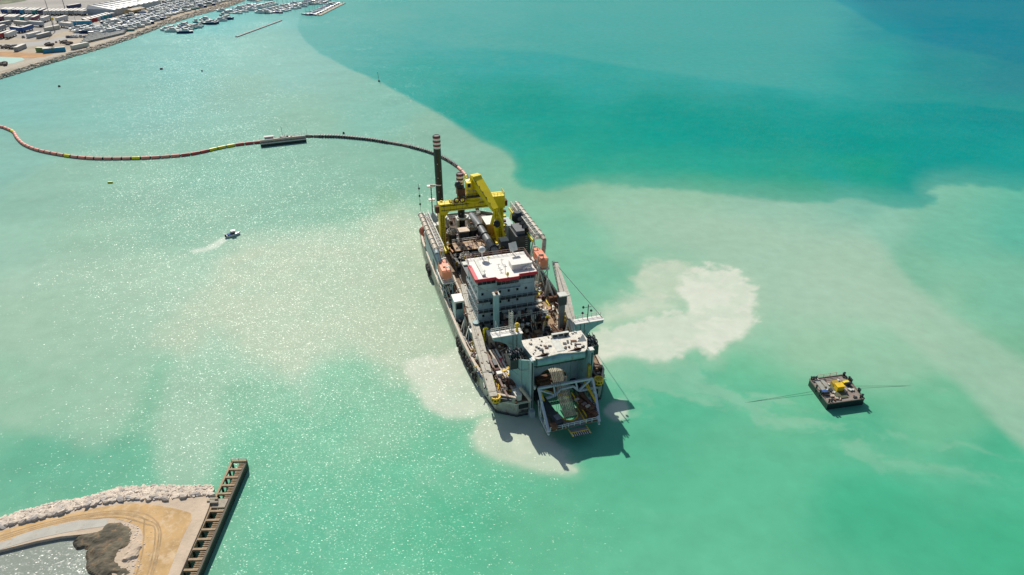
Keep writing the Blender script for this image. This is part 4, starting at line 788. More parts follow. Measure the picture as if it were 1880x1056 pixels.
part('crane_tower', MB().add([(-1.3, GY, GZ + 1.6), (2.6, GY, GZ + 1.6), (2.4, GY + 2.8, GZ + 1.6), (-1.1, GY + 2.8, GZ + 1.6), (-1.0, GY + 1, GZ + 5.4), (1.4, GY + 1, GZ + 5.8), (1.4, GY + 2.4, GZ + 5.8), (-1.0, GY + 2.4, GZ + 5.4)], [(3, 2, 1, 0), (4, 5, 6, 7), (0, 1, 5, 4), (1, 2, 6, 5), (2, 3, 7, 6), (3, 0, 4, 7)]), YELLOW, cr)
for a, b in [((-1.5, GY - .2, GZ + 1.6), (.4, GY - .1, GZ + 6.5)), ((2.6, GY - .2, GZ + 1.6), (.3, GY - .1, GZ + 5)), ((-2.2, GY + .8, GZ + 1.6), (-1.6, GY + 1, GZ + 6.2)), ((-2.4, GY + 2.2, GZ + 1.8), (-1.2, GY + 2, GZ + 6.6))]: part('brace', MB().bar(a, b, .25), YELLOW, cr)
part('machinery_cab', MB().box(-3.6, -1.5, GY + .6, GY + 2.6, GZ + 1.6, GZ + 3.6), RUST, cr); part('winch_drum', MB().tube((-3.4, GY + 1.2, GZ + 4.1), (-1.8, GY + 1.2, GZ + 4.1), .6, 12), DARK, cr)
part('driver_cab', MB().box(-1.4, -.2, GY - 1.3, GY - .1, GZ + 4.0, GZ + 5.8), YELLOW, cr); part('cab_window', MB().box(-1.2, -.4, GY - 1.36, GY - 1.3, GZ + 4.6, GZ + 5.6), GLASS, cr)
# boom: root by the tower top, slanting towards the bridge and down to a forked head
B0 = Vector((1.6, GY + .6, GZ + 5.9)); B1 = Vector((4.4, GY - 8.6, GZ + .6)); bd = (B1 - B0).normalized(); bu = bd.cross(Vector((0, 0, 1))).normalized(); bn = bu.cross(bd).normalized()
def beam(a, b, w0, w1, h0, h1): 
    vs = [c + x * bu * w / 2 + y * bn * h / 2 for c, w, h in ((a, w0, h0), (b, w1, h1)) for x, y in ((-1, -1), (1, -1), (1, 1), (-1, 1))]
    return MB().add(vs, [(0, 1, 2, 3), (7, 6, 5, 4), (0, 4, 5, 1), (1, 5, 6, 2), (2, 6, 7, 3), (3, 7, 4, 0)])
boom = part('crane_boom', beam(B0 - bd * .8, B0 + (B1 - B0) * .45, 3.0, 2.6, 1.7, 1.6), YELLOW); part('boom_section', beam(B0 + (B1 - B0) * .45, B1, 2.6, 1.5, 1.6, 1.1), YELLOW, boom)
part('boom_cap', MB().rbox(tuple(B0 + Vector((0, .6, .3))), (2.5, 1.8, 1.6), .35), YELLOW, boom)
for k in range(5): q = B0 + (B1 - B0) * (.12 + k * .18); part('boom_bracket', MB().bar(q + bu * .5, q + bu * 1.1 + bn * 1.2, .14), DARK, boom)
fork = part('fork_head', MB().bar(B1, B1 + Vector((-1.5, -1.4, -3.4)), .55, .7).bar(B1, B1 + Vector((1.5, -1.4, -3.6)), .55, .7).bar(B1 + Vector((-.9, -.9, -1.6)), B1 + Vector((1.0, -.9, -1.7)), .3, .5), YELLOW)
part('hydraulic_ram', MB().tube(B0 + Vector((.8, .2, -3)), B0 + (B1 - B0) * .5 + Vector((.4, 0, -.8)), .22, 8), DARK, boom)
part('grab_block', MB().lathe(tuple(B1 + Vector((0, -1.3, -4.4))), [(.4, 0), (.9, .5), (.9, 1.3), (.4, 1.9)], 10), BLACK, fork)
for a, b in [((6.6, GY - .1, GZ - 3), (5.6, GY - 4.8, 10)), ((7.6, GY - .1, GZ - 3), (8.0, GY - 5.4, 6.4))]: part('crane_stay', MB().bar(a, b, .45, .6), YELLOW, gan)
for k in range(8): x_ = -7.6 + k * 1.7; part('plate_seam', MB().box(x_, x_ + .06, GY - .02, GY + .02, GZ - 2.15, GZ - .05), RUST, gan)
for sx in (-8.2, 8.0):
    mb = MB()
    for k in range(18): mb.box(sx - .3, sx + .3, GY - .12, GY - .06, DZ + 1.4 + k * .55, DZ + 1.46 + k * .55)
    mb.box(sx - .34, sx - .28, GY - .14, GY - .04, DZ + 1.2, GZ - 3).box(sx + .28, sx + .34, GY - .14, GY - .04, DZ + 1.2, GZ - 3); part('leg_ladder', mb, DARK, gan)
part('beam_pipe', MB().tube((-8.4, GY - .18, GZ - .5), (5.0, GY - .18, GZ - .5), .1, 6).tube((-8.4, GY - .2, GZ - 1.7), (5.0, GY - .2, GZ - 1.7), .07, 6), DARK, gan)
for k in range(14): x_ = rnd.uniform(-8.5, 4.5); part('beam_fitting', MB().rbox((x_, GY + rnd.uniform(.2, 2.3), GZ + .2), (rnd.uniform(.2, .8), rnd.uniform(.2, .6), rnd.uniform(.2, .6)), rnd.uniform(0, 3)), rnd.choice([YELLOW, DARK, RUST, YEL2]), gan)
for k in range(10): part('tower_gear', MB().rbox((rnd.uniform(-1.8, 3.2), GY + rnd.uniform(-.6, .4), GZ + rnd.uniform(1.8, 4.6)), (rnd.uniform(.3, .8), rnd.uniform(.3, .7), rnd.uniform(.3, .8)), rnd.uniform(0, 3)), rnd.choice([DARK, RUST, YELLOW, BEIGE]), cr)
part('end_rust_box', MB().box(9.3, 10.2, GY + .2, GY + 1.8, GZ - 2.6, GZ - 1.0), RUST, gan); part('end_rust_box', MB().box(-9.9, -8.9, GY + .2, GY + 1.8, GZ - 2.4, GZ - .6), RUST, gan)
for k in range(7): part('side_bracket', MB().rbox((9.5, GY + 1.2, GZ - 4.5 - k * 1.5), (.9, 1.0, .5), 0), YELLOW if k % 2 else RUST, gan)
q1 = B0 - bn * 1.0 - bu * 1.0; part('boom_ram', MB().tube(q1 + Vector((0, -.4, -2.4)), B0.lerp(B1, .42) - bn * 1.1 - bu * .8, .2, 8), DARK, boom); part('boom_hose', MB().path([B0 + bu * 1.2 + bn * .8, B0.lerp(B1, .3) + bu * 1.3 + bn * 1.0, B0.lerp(B1, .6) + bu * 1.1 + bn * .9, B1 + bu * .7], .07, 5), DARK, boom)
for x_ in (-.3, .3): part('grab_wire', MB().bar(B1 + Vector((x_, -1.2, .2)), B1 + Vector((x_, -1.3, -2.8)), .06), DARK, fork)
# hose guide from the stern up to the crane: short thick pipe
sp = empty('shore_discharge_pipe'); bpy.data.objects.remove(sp)
# spuds
def spud(x, y, z1, lab_):
    s_ = part('spud', MB().tube((x, y, -1), (x, y, z1 - 3.5), 1.05, 20), BLACK, None, lab_, True)
    for k in range(6): part('spud_band', MB().tube((x, y, z1 - 3.5 + k * .583), (x, y, z1 - 3.5 + (k + 1) * .583), 1.10, 20), WHITE if k % 2 == 0 else mat('band_maroon', (.20, .02, .03), .5), s_, None, True)
    part('spud_cap', MB().torus((x, y, z1), .95, .16, 20, 6), DARK, s_)
    mb = MB()
    for k in range(6): mb.box(x - .45 + (k % 2) * .75, x - .25 + (k % 2) * .75, y - 1.12, y - .95, z1 - 8 - k * 2.1, z1 - 7.8 - k * 2.1)
    part('lifting_lug', mb, PALE, s_); return s_
spud(-5.7, 84.5, 31.4, 'tall black spud with red and white bands'); spud(.2, 83, 20.2, 'short black spud with red and white bands behind the crane')
for x, y in ((-5.6, 84.5), (.6, 83)): part('spud_keeper', MB().torus((x, y, 6.5), 1.5, .4, 16, 6).box(x - 2, x - 1.4, y - 1.5, y + 1.5, DZ, 6.4).box(x + 1.4, x + 2, y - 1.5, y + 1.5, DZ, 6.4), PALE)
# stern mast with platforms
ms = part('stern_mast', MB().tube((-8.2, 84, DZ), (-8.2, 84, 17.5), .16, 8), DARK)
for z, r_m in ((16.8, 1.1), (12.6, .9)): part('mast_platform', MB().box(-8.2 - r_m, -8.2 + r_m, 83.4, 84.6, z, z + .35), WHITE, ms)
part('radar_bar', MB().bar((-8.5, 83.9, 17.4), (-5.4, 83.4, 17.1), .25, .3), WHITE, ms)
for k in range(18): 
    if k % 2 == 0: part('mast_rung', MB().box(-8.5, -7.9, 83.7, 83.8, 5 + k * .65, 5.07 + k * .65), PALE, ms)
part('mast_foot', MB().add([(-10, 82, 6.4), (-6.4, 82, 6.4), (-6.4, 86, 6.4), (-10, 86, 6.4), (-8.2, 84, 9)], [(0, 1, 4), (1, 2, 4), (2, 3, 4), (3, 0, 4), (3, 2, 1, 0)]), HOUSE_SHADE, ms)
part('stern_house', MB().box(-11.4, -5.9, 79.5, 86.5, DZ, 6.4), HOUSE_SHADE); part('stern_house_roof', MB().box(-11.6, -5.7, 79.3, 86.7, 6.4, 6.6), PALE)
for k, (dx, dz) in enumerate(((0, 0), (0, 2.4), (0, -2.0))): pass
sg = part('signal_mast', MB().tube((-13.0, 74, 13.9), (-13.2, 74, 22.0), .05, 5), DARK)
for z in (20.6, 18.4, 16.0): part('signal_ball', MB().lathe((-13.1, 74, z), [(.1, -.35), (.32, 0), (.1, .35)], 8), BLACK, sg)
bc = part('ball_on_post', MB().lathe((-3.3, GY + 1.2, GZ + 4.4), [(.2, -1.0), (.8, -.3), (.95, .3), (.7, 1.0), (.2, 1.3)], 14), DARK, None, None, True); part('ball_post', MB().bar((-3.3, GY + 1.2, GZ), (-3.3, GY + 1.2, GZ + 3.6), .12), YELLOW, bc)
for x in (-4.1, -2.5): sv = part('cable_sheave', MB().torus((x, GY - .15, GZ + .8), .65, .22, 16, 6, 'y'), RUST); part('sheave_hub', MB().tube((x, GY - .25, GZ + .8), (x, GY - .05, GZ + .8), .35, 10), YELLOW, sv)

# --- long galleries carried high along both sides
def gallery(sx, x, y0, y1, z):
    g = part('side_gallery', MB().truss((x, y0, z - 1.4), (x, y1, z - 1.4), 1.3, 1.5, 12, .09), PALE)
    part('walkway_grating', MB().box(x - .6, x + .6, y0, y1, z - 1.45, z - 1.36), BROWNF, g)
    xo = x + sx * 1.35; part('gallery_pipe', MB().tube((xo, y0 - .5, z - .8), (xo, y1 + .6, z - .8), .62, 14), BEIGE, g, None, True)
    for k in range(9): part('pipe_flange', MB().tube((xo, y0 + k * (y1 - y0) / 8 - .1, z - .8), (xo, y0 + k * (y1 - y0) / 8 + .12, z - .8), .78, 14), PALE, g)
    part('walkway_edge', MB().box(x - sx * 1.15 - .14, x - sx * 1.15 + .14, y0, y1, z - 2.1, z - 1.5), YELLOW, g)
    part('end_elbow', MB().path([(xo, y0 - .5, z - .8), (xo + sx * .1, y0 - 1.7, z - 1.1), (xo - sx * .3, y0 - 2.6, z - 2.6), (xo - sx * .9, y0 - 3.4, z - 5.2), (xo - sx * 1.6, y0 - 4.6, z - 8.2)], .55, 12), HOUSE_SHADE if sx < 0 else BEIGE, g, None, True)
    part('pipe_mouth', MB().tube((xo + sx * .0, y0 - .72, z - .85), (xo, y0 - .5, z - .8), .45, 12), BLACK, g)
    for k in range(4): yy = y0 + 1 + k * (y1 - y0 - 2) / 3; part('gallery_support', MB().bar((x - sx * .5, yy, z - 1.5), (x - sx * 2.2, yy + .4, DZ), .28).bar((x - sx * .5, yy, z - 1.5), (x + sx * .2, yy - 1, DZ + 1), .22), YELLOW if k % 2 else PALE, g)
gallery(-1, -12.0, 50.5, 72.5, 14.2); gallery(1, 13.0, 50.5, 72.5, 14.2)
part('side_casing', MB().add([(-13.1, 49, DZ), (-11.6, 49, DZ), (-11.6, 70, DZ), (-13.1, 70, DZ), (-13.1, 49, 8.2), (-11.6, 49, 8.2), (-11.6, 70, 9.6), (-13.1, 70, 9.6)], [(3, 2, 1, 0), (4, 5, 6, 7), (0, 1, 5, 4), (1, 2, 6, 5), (2, 3, 7, 6), (3, 0, 4, 7)]), HOUSE_SHADE)
part('side_ladder_slot', MB().box(-13.2, -13.1, 55, 57.5, 4.3, 7.4), DARK)
cr_ = part('coiled_hose', MB().torus((-12.6, 73.3, 8.2), 1.1, .38, 16, 8, 'y').torus((-12.5, 72.7, 8.2), 1.1, .38, 16, 8, 'y'), mat('salmon_hose', (.45, .12, .09), .6, var=.2), None, 'salmon red hose coil on the stern quarter'); part('coiled_hose', MB().torus((-12.2, 68.6, 6.6), .8, .3, 14, 6, 'y'), mat('salmon_hose', (0, 0, 0)), None)
# exhaust tower on the right
ex = part('exhaust_casing', MB().box(8.4, 12.4, 54, 61, DZ, 12.4), DARK); part('exhaust_top', MB().box(8.8, 11.2, 55, 60, 12.4, 13.4), mat('exhaust_top', (.10, .11, .12), .6), ex)
for k in range(3): part('exhaust_pipe', MB().path([(11.9 + .1 * k, 60.5 - k * 2.4, 6), (11.8, 60.5 - k * 2.4, 13.6), (11.2, 59.9 - k * 2.4, 14.6)], .6, 12), BLACK, ex, None, True)
part('exhaust_hood', MB().lathe((11.6, 63.4, 12.2), [(.9, 0), (1.6, .6), (1.6, 2.2), (.9, 2.9)], 14), BLACK, ex, None, True); part('exhaust_branch', MB().path([(11.6, 63.4, 12.5), (12.2, 60, 11.5), (12.3, 55, 10.4)], .95, 12), BLACK, ex, None, True)
lad = MB()
for k in range(14): lad.box(11.0, 11.6, 53.9, 53.98, 4.4 + k * .6, 4.48 + k * .6)
part('casing_ladder', lad, PALE, ex); part('side_trunk', MB().box(9.6, 11.8, 67, 73, DZ, 9.5), HOUSE_SHADE)
# deck between crane and bridge: winches, discharge pipe, rusty hatch, machinery
main_pipe = part('discharge_pipe', MB().path([(3.9, 86, 5.2), (3.7, 76, 6.6), (3.4, 68, 7.2), (3.1, 56, 8.0), (3.0, 48, 8.3), (3.0, 42, 8.3)], 1.12, 18), GREYP, None, 'long thick grey discharge pipe', True)
for y_, z_ in ((73.5, 6.8), (66.8, 7.25), (57, 7.95), (50, 8.2)): part('pipe_collar', MB().torus((3.4 - (73 - y_) * .012, y_, z_), 1.22, .22, 18, 6, 'y'), DARK, main_pipe)
for y_ in (80, 70, 61, 53, 46): part('pipe_saddle', MB().box(2.0, 4.9, y_ - .3, y_ + .3, DZ, 5.9), RUST, main_pipe)
part('pipe_end', MB().path([(3.0, 42, 8.3), (3.1, 39.5, 8.1), (3.4, 38, 6.5), (3.6, 37.4, DZ)], 1.0, 14), GREYP, main_pipe, None, True)
part('hatch_shade_block', MB().box(-5.9, 2.3, 62.2, 67, DZ, 6.2), BLACK); part('hatch_top', MB().box(-6.1, 2.4, 62.0, 67.1, 6.2, 6.4), mat('tan_hatch', (.56, .38, .24), .8, var=.25, dirt=.25), None)  # black block stands in for the shadow below the hatch top
def winch_tub(x, y, z, s_=1.0):
    w_ = part('winch_tub', MB().lathe((x, y, z), [(1.15 * s_, 0), (1.25 * s_, 1.6), (1.2 * s_, 2.6)], 18), DARK, None, None, True)
    part('winch_ring', MB().torus((x, y, z + 2.7), 1.45 * s_, .2, 18, 6), mat('ring_grey', (.30, .27, .22), .6, var=.4, dirt=.3), w_); part('winch_ring', MB().torus((x, y + .1, z + 3.3), 1.3 * s_, .15, 18, 6), mat('ring_grey', (0, 0, 0)), w_)
    for k in range(4): a = k * 1.57 + .5; part('winch_post', MB().bar((x + math.cos(a) * 1.1, y + math.sin(a) * 1.1, z + 2.6), (x + math.cos(a) * .9, y + math.sin(a) * .9, z + 4.0), .14), PALE, w_)
    part('winch_motor', MB().rbox((x, y - .5, z + 2.75), (1.3, .7, .7), .3), YEL2, w_); part('winch_hub', MB().lathe((x, y, z + 2.4), [(.5, 0), (.5, .9), (.2, 1.2)], 10), mat('pale_hub', (.5, .48, .42), .5), w_)
winch_tub(-5.2, 71.0, 5.0); winch_tub(1.0, 72.6, 4.8); winch_tub(-4.9, 55.0, 5.2, 1.1); winch_tub(.6, 57.0, 5.2, 1.1)
part('pump_house', MB().box(-3.0, -.4, 70.5, 73, DZ, 7.6), DARK); part('pump_house_roof', MB().box(-3.2, -.2, 70.3, 73.2, 7.6, 7.9), mat('pale_tan', (.6, .47, .35), .7, var=.2))
ch = part('crane_cabin_house', MB().box(5.2, 8.2, 72.2, 77.6, DZ, 8.2), mat('ochre_side', (.34, .22, .06), .7, var=.2, dirt=.2)); part('cabin_house_roof', MB().box(5.0, 8.4, 72.0, 77.8, 8.2, 8.4), WHITE, ch)
part('white_tank', MB().box(6.2, 8.3, 60.5, 63, 5, 8.2), mat('tank_grey', (.16, .17, .18), .5, dirt=.2)); part('tank_lid', MB().box(6.1, 8.4, 60.4, 63.1, 8.2, 8.35), PALE)
# random working clutter, every piece on its own
def clutter(x0, x1, y0, y1, z, n, seed, big=1.0, warm=False):
    r = random.Random(seed); M_ = [RUST, RUST, BROWNF, MAROON, DECK, BEIGE, DARK, RUST] if warm else [RUST, DARK, PALE, YEL2, BEIGE, GREYP, BLACK, RUST, WHITE, PALE, BEIGE, MAROON, mat('faded_orange', (.5, .2, .06), .6, var=.3)]
    for i in range(n):
        x, y = r.uniform(x0, x1), r.uniform(y0, y1); m = r.choice(M_); k = r.random(); a = r.choice([0, 0, R(90), r.uniform(0, 3)]); s_ = r.uniform(.5, 1.2) * big
        if k < .30: part('equipment_box', MB().rbox((x, y, z + s_ * .5), (s_ * 1.2, s_ * r.uniform(.7, 1.6), s_), a), m)
        elif k < .50: part('pipe_run', MB().path([(x, y, z + .4), (x + r.uniform(-1, 1), y + r.uniform(-4, 4), z + .5), (x + r.uniform(-1.5, 1.5), y + r.uniform(-4, 4), z + r.uniform(.3, 1.8))], r.uniform(.09, .24), 7), m)
        elif k < .66: part('cable_drum', MB().tube((x - s_ * .6, y, z + s_ * .6), (x + s_ * .6, y, z + s_ * .6), s_ * .5, 12).tube((x - s_ * .7, y, z + s_ * .6), (x - s_ * .6, y, z + s_ * .6), s_ * .7, 12).tube((x + s_ * .6, y, z + s_ * .6), (x + s_ * .7, y, z + s_ * .6), s_ * .7, 12), m)
        elif k < .80: part('valve_post', MB().tube((x, y, z), (x, y, z + s_ * 1.6), .16, 8).torus((x, y, z + s_ * 1.6), .3, .07, 10, 4), m)
        elif k < .9: part('deck_frame', MB().bar((x, y, z), (x, y, z + 2 * s_), .12).bar((x + 1.2, y, z), (x + 1.2, y, z + 2 * s_), .12).bar((x, y, z + 2 * s_), (x + 1.2, y, z + 2 * s_), .12).bar((x, y, z), (x + 1.2, y, z + 2 * s_), .08), m)
        else: part('coil_of_rope', MB().torus((x, y, z + .2), .45 * s_, .16, 12, 5).torus((x, y, z + .45), .4 * s_, .15, 12, 5), ROPE if r.random() < .6 else m)
clutter(-7, 8.5, 48.5, 61.5, 4.4, 110, 1, .8); clutter(-7.2, 2.4, 67.5, 79, DZ, 70, 2, .8); clutter(-7, 2.2, 36.5, 48, DZ, 50, 3, 1.1); clutter(4.8, 8.3, 64, 80, DZ, 40, 4, .8); clutter(-11, 11, 80, 90, DZ, 40, 14, .9)
part('aft_deck_plate', MB().box(-7.4, 8.4, 61.9, 79.4, DZ + .01, DZ + .15), mat('dark_brown_plate', (.10, .07, .05), .85, var=.5, dirt=.4, dcol=(.3, .2, .12), scale=.9)); part('stern_deck_plate', MB().box(-5.6, 11, 79.6, 89.5, DZ + .01, DZ + .12), mat('dark_brown_plate', (0, 0, 0))); part('dark_engine_bay', MB().box(-7.5, 8.3, 47.5, 61.8, DZ, 4.4), DARK); part('dark_casing', MB().box(-7.4, -5.4, 42, 50, DZ, 9.4), DARK); part('casing_top', MB().box(-7.2, -5.6, 47.4, 49.2, 9.4, 9.8), PALE)
clutter(-5.5, 2, 62.6, 66.6, 6.4, 16, 5, .6, True); clutter(-7, 8, 49, 61, 4.6, 50, 31, .9, True); clutter(-7, 7.5, 68, 79, DZ, 40, 32, .9, True); clutter(7.6, 13, 16, 46, DZ + .1, 40, 33, .9, True); clutter(-12.6, -10, 6, 30, DZ + .1, 30, 34, .8, True); clutter(-9.4, -6.8, 2, 12, DZ, 26, 35, .8, True); clutter(-8, 8, 19.5, 24.5, DZ, 24, 36, .9, True); clutter(-7, 2.2, 36.5, 48, DZ, 24, 37, 1.0, True); clutter(9.2, 12.5, .8, 10, DZ, 16, 38, .8, True)
# left side passage beside the bridge: rusty pipes
for k, (x, z, m_) in enumerate([(-10.2, 5.2, RUST), (-9.6, 6.0, BEIGE), (-10.6, 4.6, BROWNF)]):
    p_ = part('side_pipe', MB().tube((x, 26 - k, z), (x, 48 + k, z + .2), .42 - .08 * k, 10), m_, None, None, True)
    for j in range(6): part('side_pipe_flange', MB().tube((x, 28 + j * 3.5, z + .03), (x, 28.2 + j * 3.5, z + .03), .58, 10), PALE, p_)
part('passage_deck', MB().box(-11.4, -8.85, 24, 48, DZ + .02, 3.9), DECK)

for a, b in (((-12.9, 30, DZ), (-12.9, 12, DZ)), ((7.1, 46, DZ), (7.1, 26, DZ)), ((13.4, 46, DZ + 1), (13.3, 16, DZ + 1)), ((-9.9, 47, DZ + .3), (-9.9, 27, DZ + .3)), ((-7.4, 61.9, 4.5), (8.2, 61.9, 4.5)), ((-6, 62, 6.4), (2.3, 62, 6.4)), ((-6, 67, 6.4), (2.3, 67, 6.4)), ((-5.5, 89, DZ), (7, 89, DZ))): part('deck_railing', MB().rail([a, b], 1.05, 1.2, .045), rnd.choice([PALE, WHITE, BEIGE]))
for k in range(16):
    y_ = 48.8 + rnd.random() * 12; x_ = rnd.uniform(-7, 7); part('pipe_bridge', MB().path([(x_, y_, 4.4), (x_, y_, 6.6), (x_ + rnd.uniform(-2.5, 2.5), y_ + .3, 6.6), (x_ + rnd.uniform(-2.5, 2.5), y_ + rnd.uniform(-2, 2), 4.6)], .14, 7), rnd.choice([PALE, RUST, BEIGE, YELLOW]))
# --- left long boom lying over the side deck, on trestles
b0, b1 = Vector((-8.7, 41.5, 7.3)), Vector((-12.0, .9, 5.2))
bd = (b1 - b0).normalized(); bu = bd.cross(Vector((0, 0, 1))).normalized(); bn = bu.cross(bd)
lb = part('anchor_boom', beam(b0, b0.lerp(b1, .55), 1.3, 2.1, 1.1, 1.3), PALEB, None, 'long pale anchor boom laid flat along the left side'); part('boom_section', beam(b0.lerp(b1, .55), b1, 2.1, 1.5, 1.3, .9), PALEB, lb)
for k in (1, 3, 6, 8, 11, 13): q = b0.lerp(b1, (k + .5) / 14); part('boom_stiffener', MB().bar(q - bu * 1.0 + bn * .62, q + bu * 1.0 + bn * .62, .06), PALEB, lb)
for k in range(26): t_ = rnd.random(); q = b0.lerp(b1, t_) + bu * rnd.uniform(-.8, .8) + bn * .62; part('boom_fitting', MB().rbox(tuple(q), (rnd.uniform(.1, .4), rnd.uniform(.1, .7), .12), rnd.uniform(0, 3)), rnd.choice([DARK, RUST, BEIGE]), lb)
part('boom_cable', MB().bar(b0 + bn * .8, b0.lerp(b1, .62) + bn * .85, .07), DARK, lb); part('boom_cable', MB().bar(b0 + bu * .4 + bn * .8, b0.lerp(b1, .8) + bu * .3 + bn * .85, .07), DARK, lb)
for t in (.15, .4, .7, .93): q = b0.lerp(b1, t); part('boom_trestle', MB().bar(q - bu * .9, (q.x - .9, q.y, DZ), .25).bar(q + bu * .9, (q.x + .9, q.y, DZ), .25), DARK, lb)
# right anchor boom raised
b0, b1 = Vector((9.6, 13.2, 7.6)), Vector((14.9, 41.0, 10.0))
bd = (b1 - b0).normalized(); bu = bd.cross(Vector((0, 0, 1))).normalized(); bn = bu.cross(bd)
rb = part('anchor_boom', beam(b0, b0.lerp(b1, .5), 1.2, 2.3, .9, 1.1), PALEB, None, 'pale anchor boom swung out along the right side'); part('boom_section', beam(b0.lerp(b1, .5), b1, 2.3, 1.0, 1.1, .7), PALEB, rb)
part('boom_ladder', MB().truss(b0.lerp(b1, .3) - bu * 1.3, b1 + bd * .8 - bu * .6, .5, .4, 14, .04), DARK, rb); part('boom_head', MB().tube(b1 - bu * .6 + bd * .3, b1 + bu * .6 + bd * .3, .4, 10), DARK, rb)
for k in (0, 3, 5, 8): q = b0.lerp(b1, .08 + k * .09); part('boom_stiffener', MB().bar(q - bu * .85 - bn * .58, q + bu * .85 - bn * .56, .06), PALE, rb)
part('boom_foot', MB().bar((9.2, 12.9, DZ), b0, .5).bar((10.4, 12.9, DZ), b0, .5), PALE, rb); part('pendant_wire', MB().bar(b1 + bd * .2, (14.5, 11.2, 12.6), .09), DARK, rb)
part('pendant_wire', MB().bar(b1, (10.2, 22, 12.4), .06), DARK, rb)
# brackets (wings) near the well
def wing(x_in, x_out, y0, y1, zt):
    s_ = 1 if x_out > x_in else -1; xm = x_in + s_ * 2.2
    prof = [(x_in, DZ + 1.2), (x_in, zt), (x_out, zt), (x_out, zt - .7), (x_out - s_ * 1.4, zt - 1.2), (x_out - s_ * 2.8, zt - 2.1), (xm + s_ * .5, zt - 3.3), (xm, zt - 4.6), (xm, DZ + 1.2)]
    w_ = part('boom_bracket_wing', MB().slab([(x, y0, z) for x, z in prof], (0, y1 - y0, 0)), TEAL_SHADE)
    part('bracket_top', MB().box(min(x_in, x_out) - .15, max(x_in, x_out) + .15, y0 - .15, y1 + .15, zt, zt + .15), WHITE, w_)
    part('bracket_railing', MB().rail([(x_in, y1, zt + .15), (x_out, y1, zt + .15)], .9, .9, .04), PALE, w_); part('bracket_seam', MB().box((x_in + xm) / 2 - .05, (x_in + xm) / 2 + .05, y0 - .05, y0 + .05, DZ + 1.2, zt), DARK, w_)
    part('bracket_seam', MB().box(xm - s_ * .25 - .05, xm - s_ * .25 + .05, y0 - .05, y0 + .05, DZ + 1.2, zt), DARK, w_)
    return w_
wl = wing(-3.3, -9.4, 10.6, 12.4, 12.3); wr = wing(8.4, 14.6, 10.6, 12.2, 12.3)
part('bracket_post', MB().box(-5.4, -3.2, 9.6, 12.8, DZ, 6), TEAL_SHADE, wl); part('bracket_post', MB().box(8.3, 10.8, 9.8, 12.6, DZ, 6), TEAL_SHADE, wr)
part('navigation_mast', MB().tube((11.3, 11.4, 12.4), (11.3, 11.4, 16.2), .1, 6).bar((10.6, 11.4, 15.6), (12, 11.4, 15.6), .08), DARK, wr)
for x, z in ((10.2, 15.7), (10.1, 14.3), (12.0, 14.6)): part('signal_lamp', MB().lathe((x, 11.4, z), [(.1, -.3), (.3, 0), (.1, .3)], 8), DARK, wr)
part('lattice_aerial', MB().truss((-5.0, 11.6, 12.5), (-5.0, 12.0, 16.8), .5, .0, 1, .05), PALE, wl)
mb = MB()
for dx in (-.3, .3):
    for dy in (-.3, .3): mb.bar((-5.3 + dx, 12 + dy, 12.4), (-5.3 + dx, 12 + dy, 17.2), .09)
for k in range(9): z = 12.6 + k * .52; mb.bar((-5.6, 11.7, z), (-5.0, 11.7, z + .45), .07).bar((-5.6, 12.3, z), (-5.6, 11.7, z + .45), .07).bar((-5.6, 11.7, z), (-5.0, 11.7, z), .07)
part('lattice_mast', mb, PALE, wl); part('yellow_lamp', MB().tube((-4.1, 11.5, 12.5), (-4.1, 11.5, 13.8), .3, 8, .2).lathe((-4.1, 11.5, 13.8), [(.45, 0), (.45, .4), (.2, .6)], 10), YEL2, wl)
part('access_frame', MB().bar((-8.6, 12.2, 12.4), (-8.4, 12.4, 15), .1).bar((-7.6, 12.2, 12.4), (-8.4, 12.4, 15), .1).bar((-8.4, 12.2, 13.5), (-7.9, 12.2, 13.5), .1), PALE, wl)
# tall posts in front of the bridge
p1 = part('derrick_post', MB().box(-6.4, -5.3, 20.8, 21.9, DZ, 15.8), TEAL_SHADE); part('post_cap', MB().box(-6.55, -5.15, 20.6, 22.1, 15.8, 16.1), PALE, p1); part('post_head', MB().box(-6.1, -5.5, 21, 21.8, 16.1, 16.5), RUST, p1)
part('stay_wire', MB().bar((-6.0, 21.2, 16), (-9.8, 24.5, 17), .06), DARK, p1); part('stay_wire', MB().bar((-6.0, 21.2, 16), (-.5, 24.2, 12), .06), DARK, p1)
p2 = part('derrick_post', MB().box(8.6, 9.7, 20.4, 21.5, DZ, 13.4), mat('post_grey', (.16, .18, .18), .5, dirt=.2)); part('post_cage', MB().box(8.3, 10.0, 20.2, 21.8, 11.2, 13.2), DARK, p2); part('post_cap', MB().box(8.2, 10.1, 20.1, 21.9, 13.4, 13.65), PALE, p2)
part('post_arm', MB().bar((9.6, 21, 12.8), (11.4, 22, 12.6), .25), PALE, p2)
# open fore deck
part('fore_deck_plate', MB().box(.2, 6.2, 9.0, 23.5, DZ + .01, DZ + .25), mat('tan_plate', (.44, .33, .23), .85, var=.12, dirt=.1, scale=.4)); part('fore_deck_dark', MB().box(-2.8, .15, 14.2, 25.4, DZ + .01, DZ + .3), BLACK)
part('floor_hatch', MB().box(1.0, 2.6, 19.8, 20.6, DZ + .25, DZ + .45), PALE); part('floor_hatch', MB().box(-.9, .1, 16.8, 17.4, DZ + .3, DZ + .5), PALE)
part('deck_seam', MB().box(.2, 6.2, 18.0, 18.08, DZ + .25, DZ + .27), DARK)
en = part('winch_room', MB().box(-2.2, 6.6, 23.2, 25.2, DZ, 7.4), BLACK); part('winch_room_roof', MB().box(-2.4, 6.8, 23.0, 25.3, 7.4, 7.6), DARK, en); part('roof_railing', MB().rail([(-2.4, 23.1, 7.6), (6.8, 23.1, 7.6)], 1.0, 1.2, .05), PALE, en)
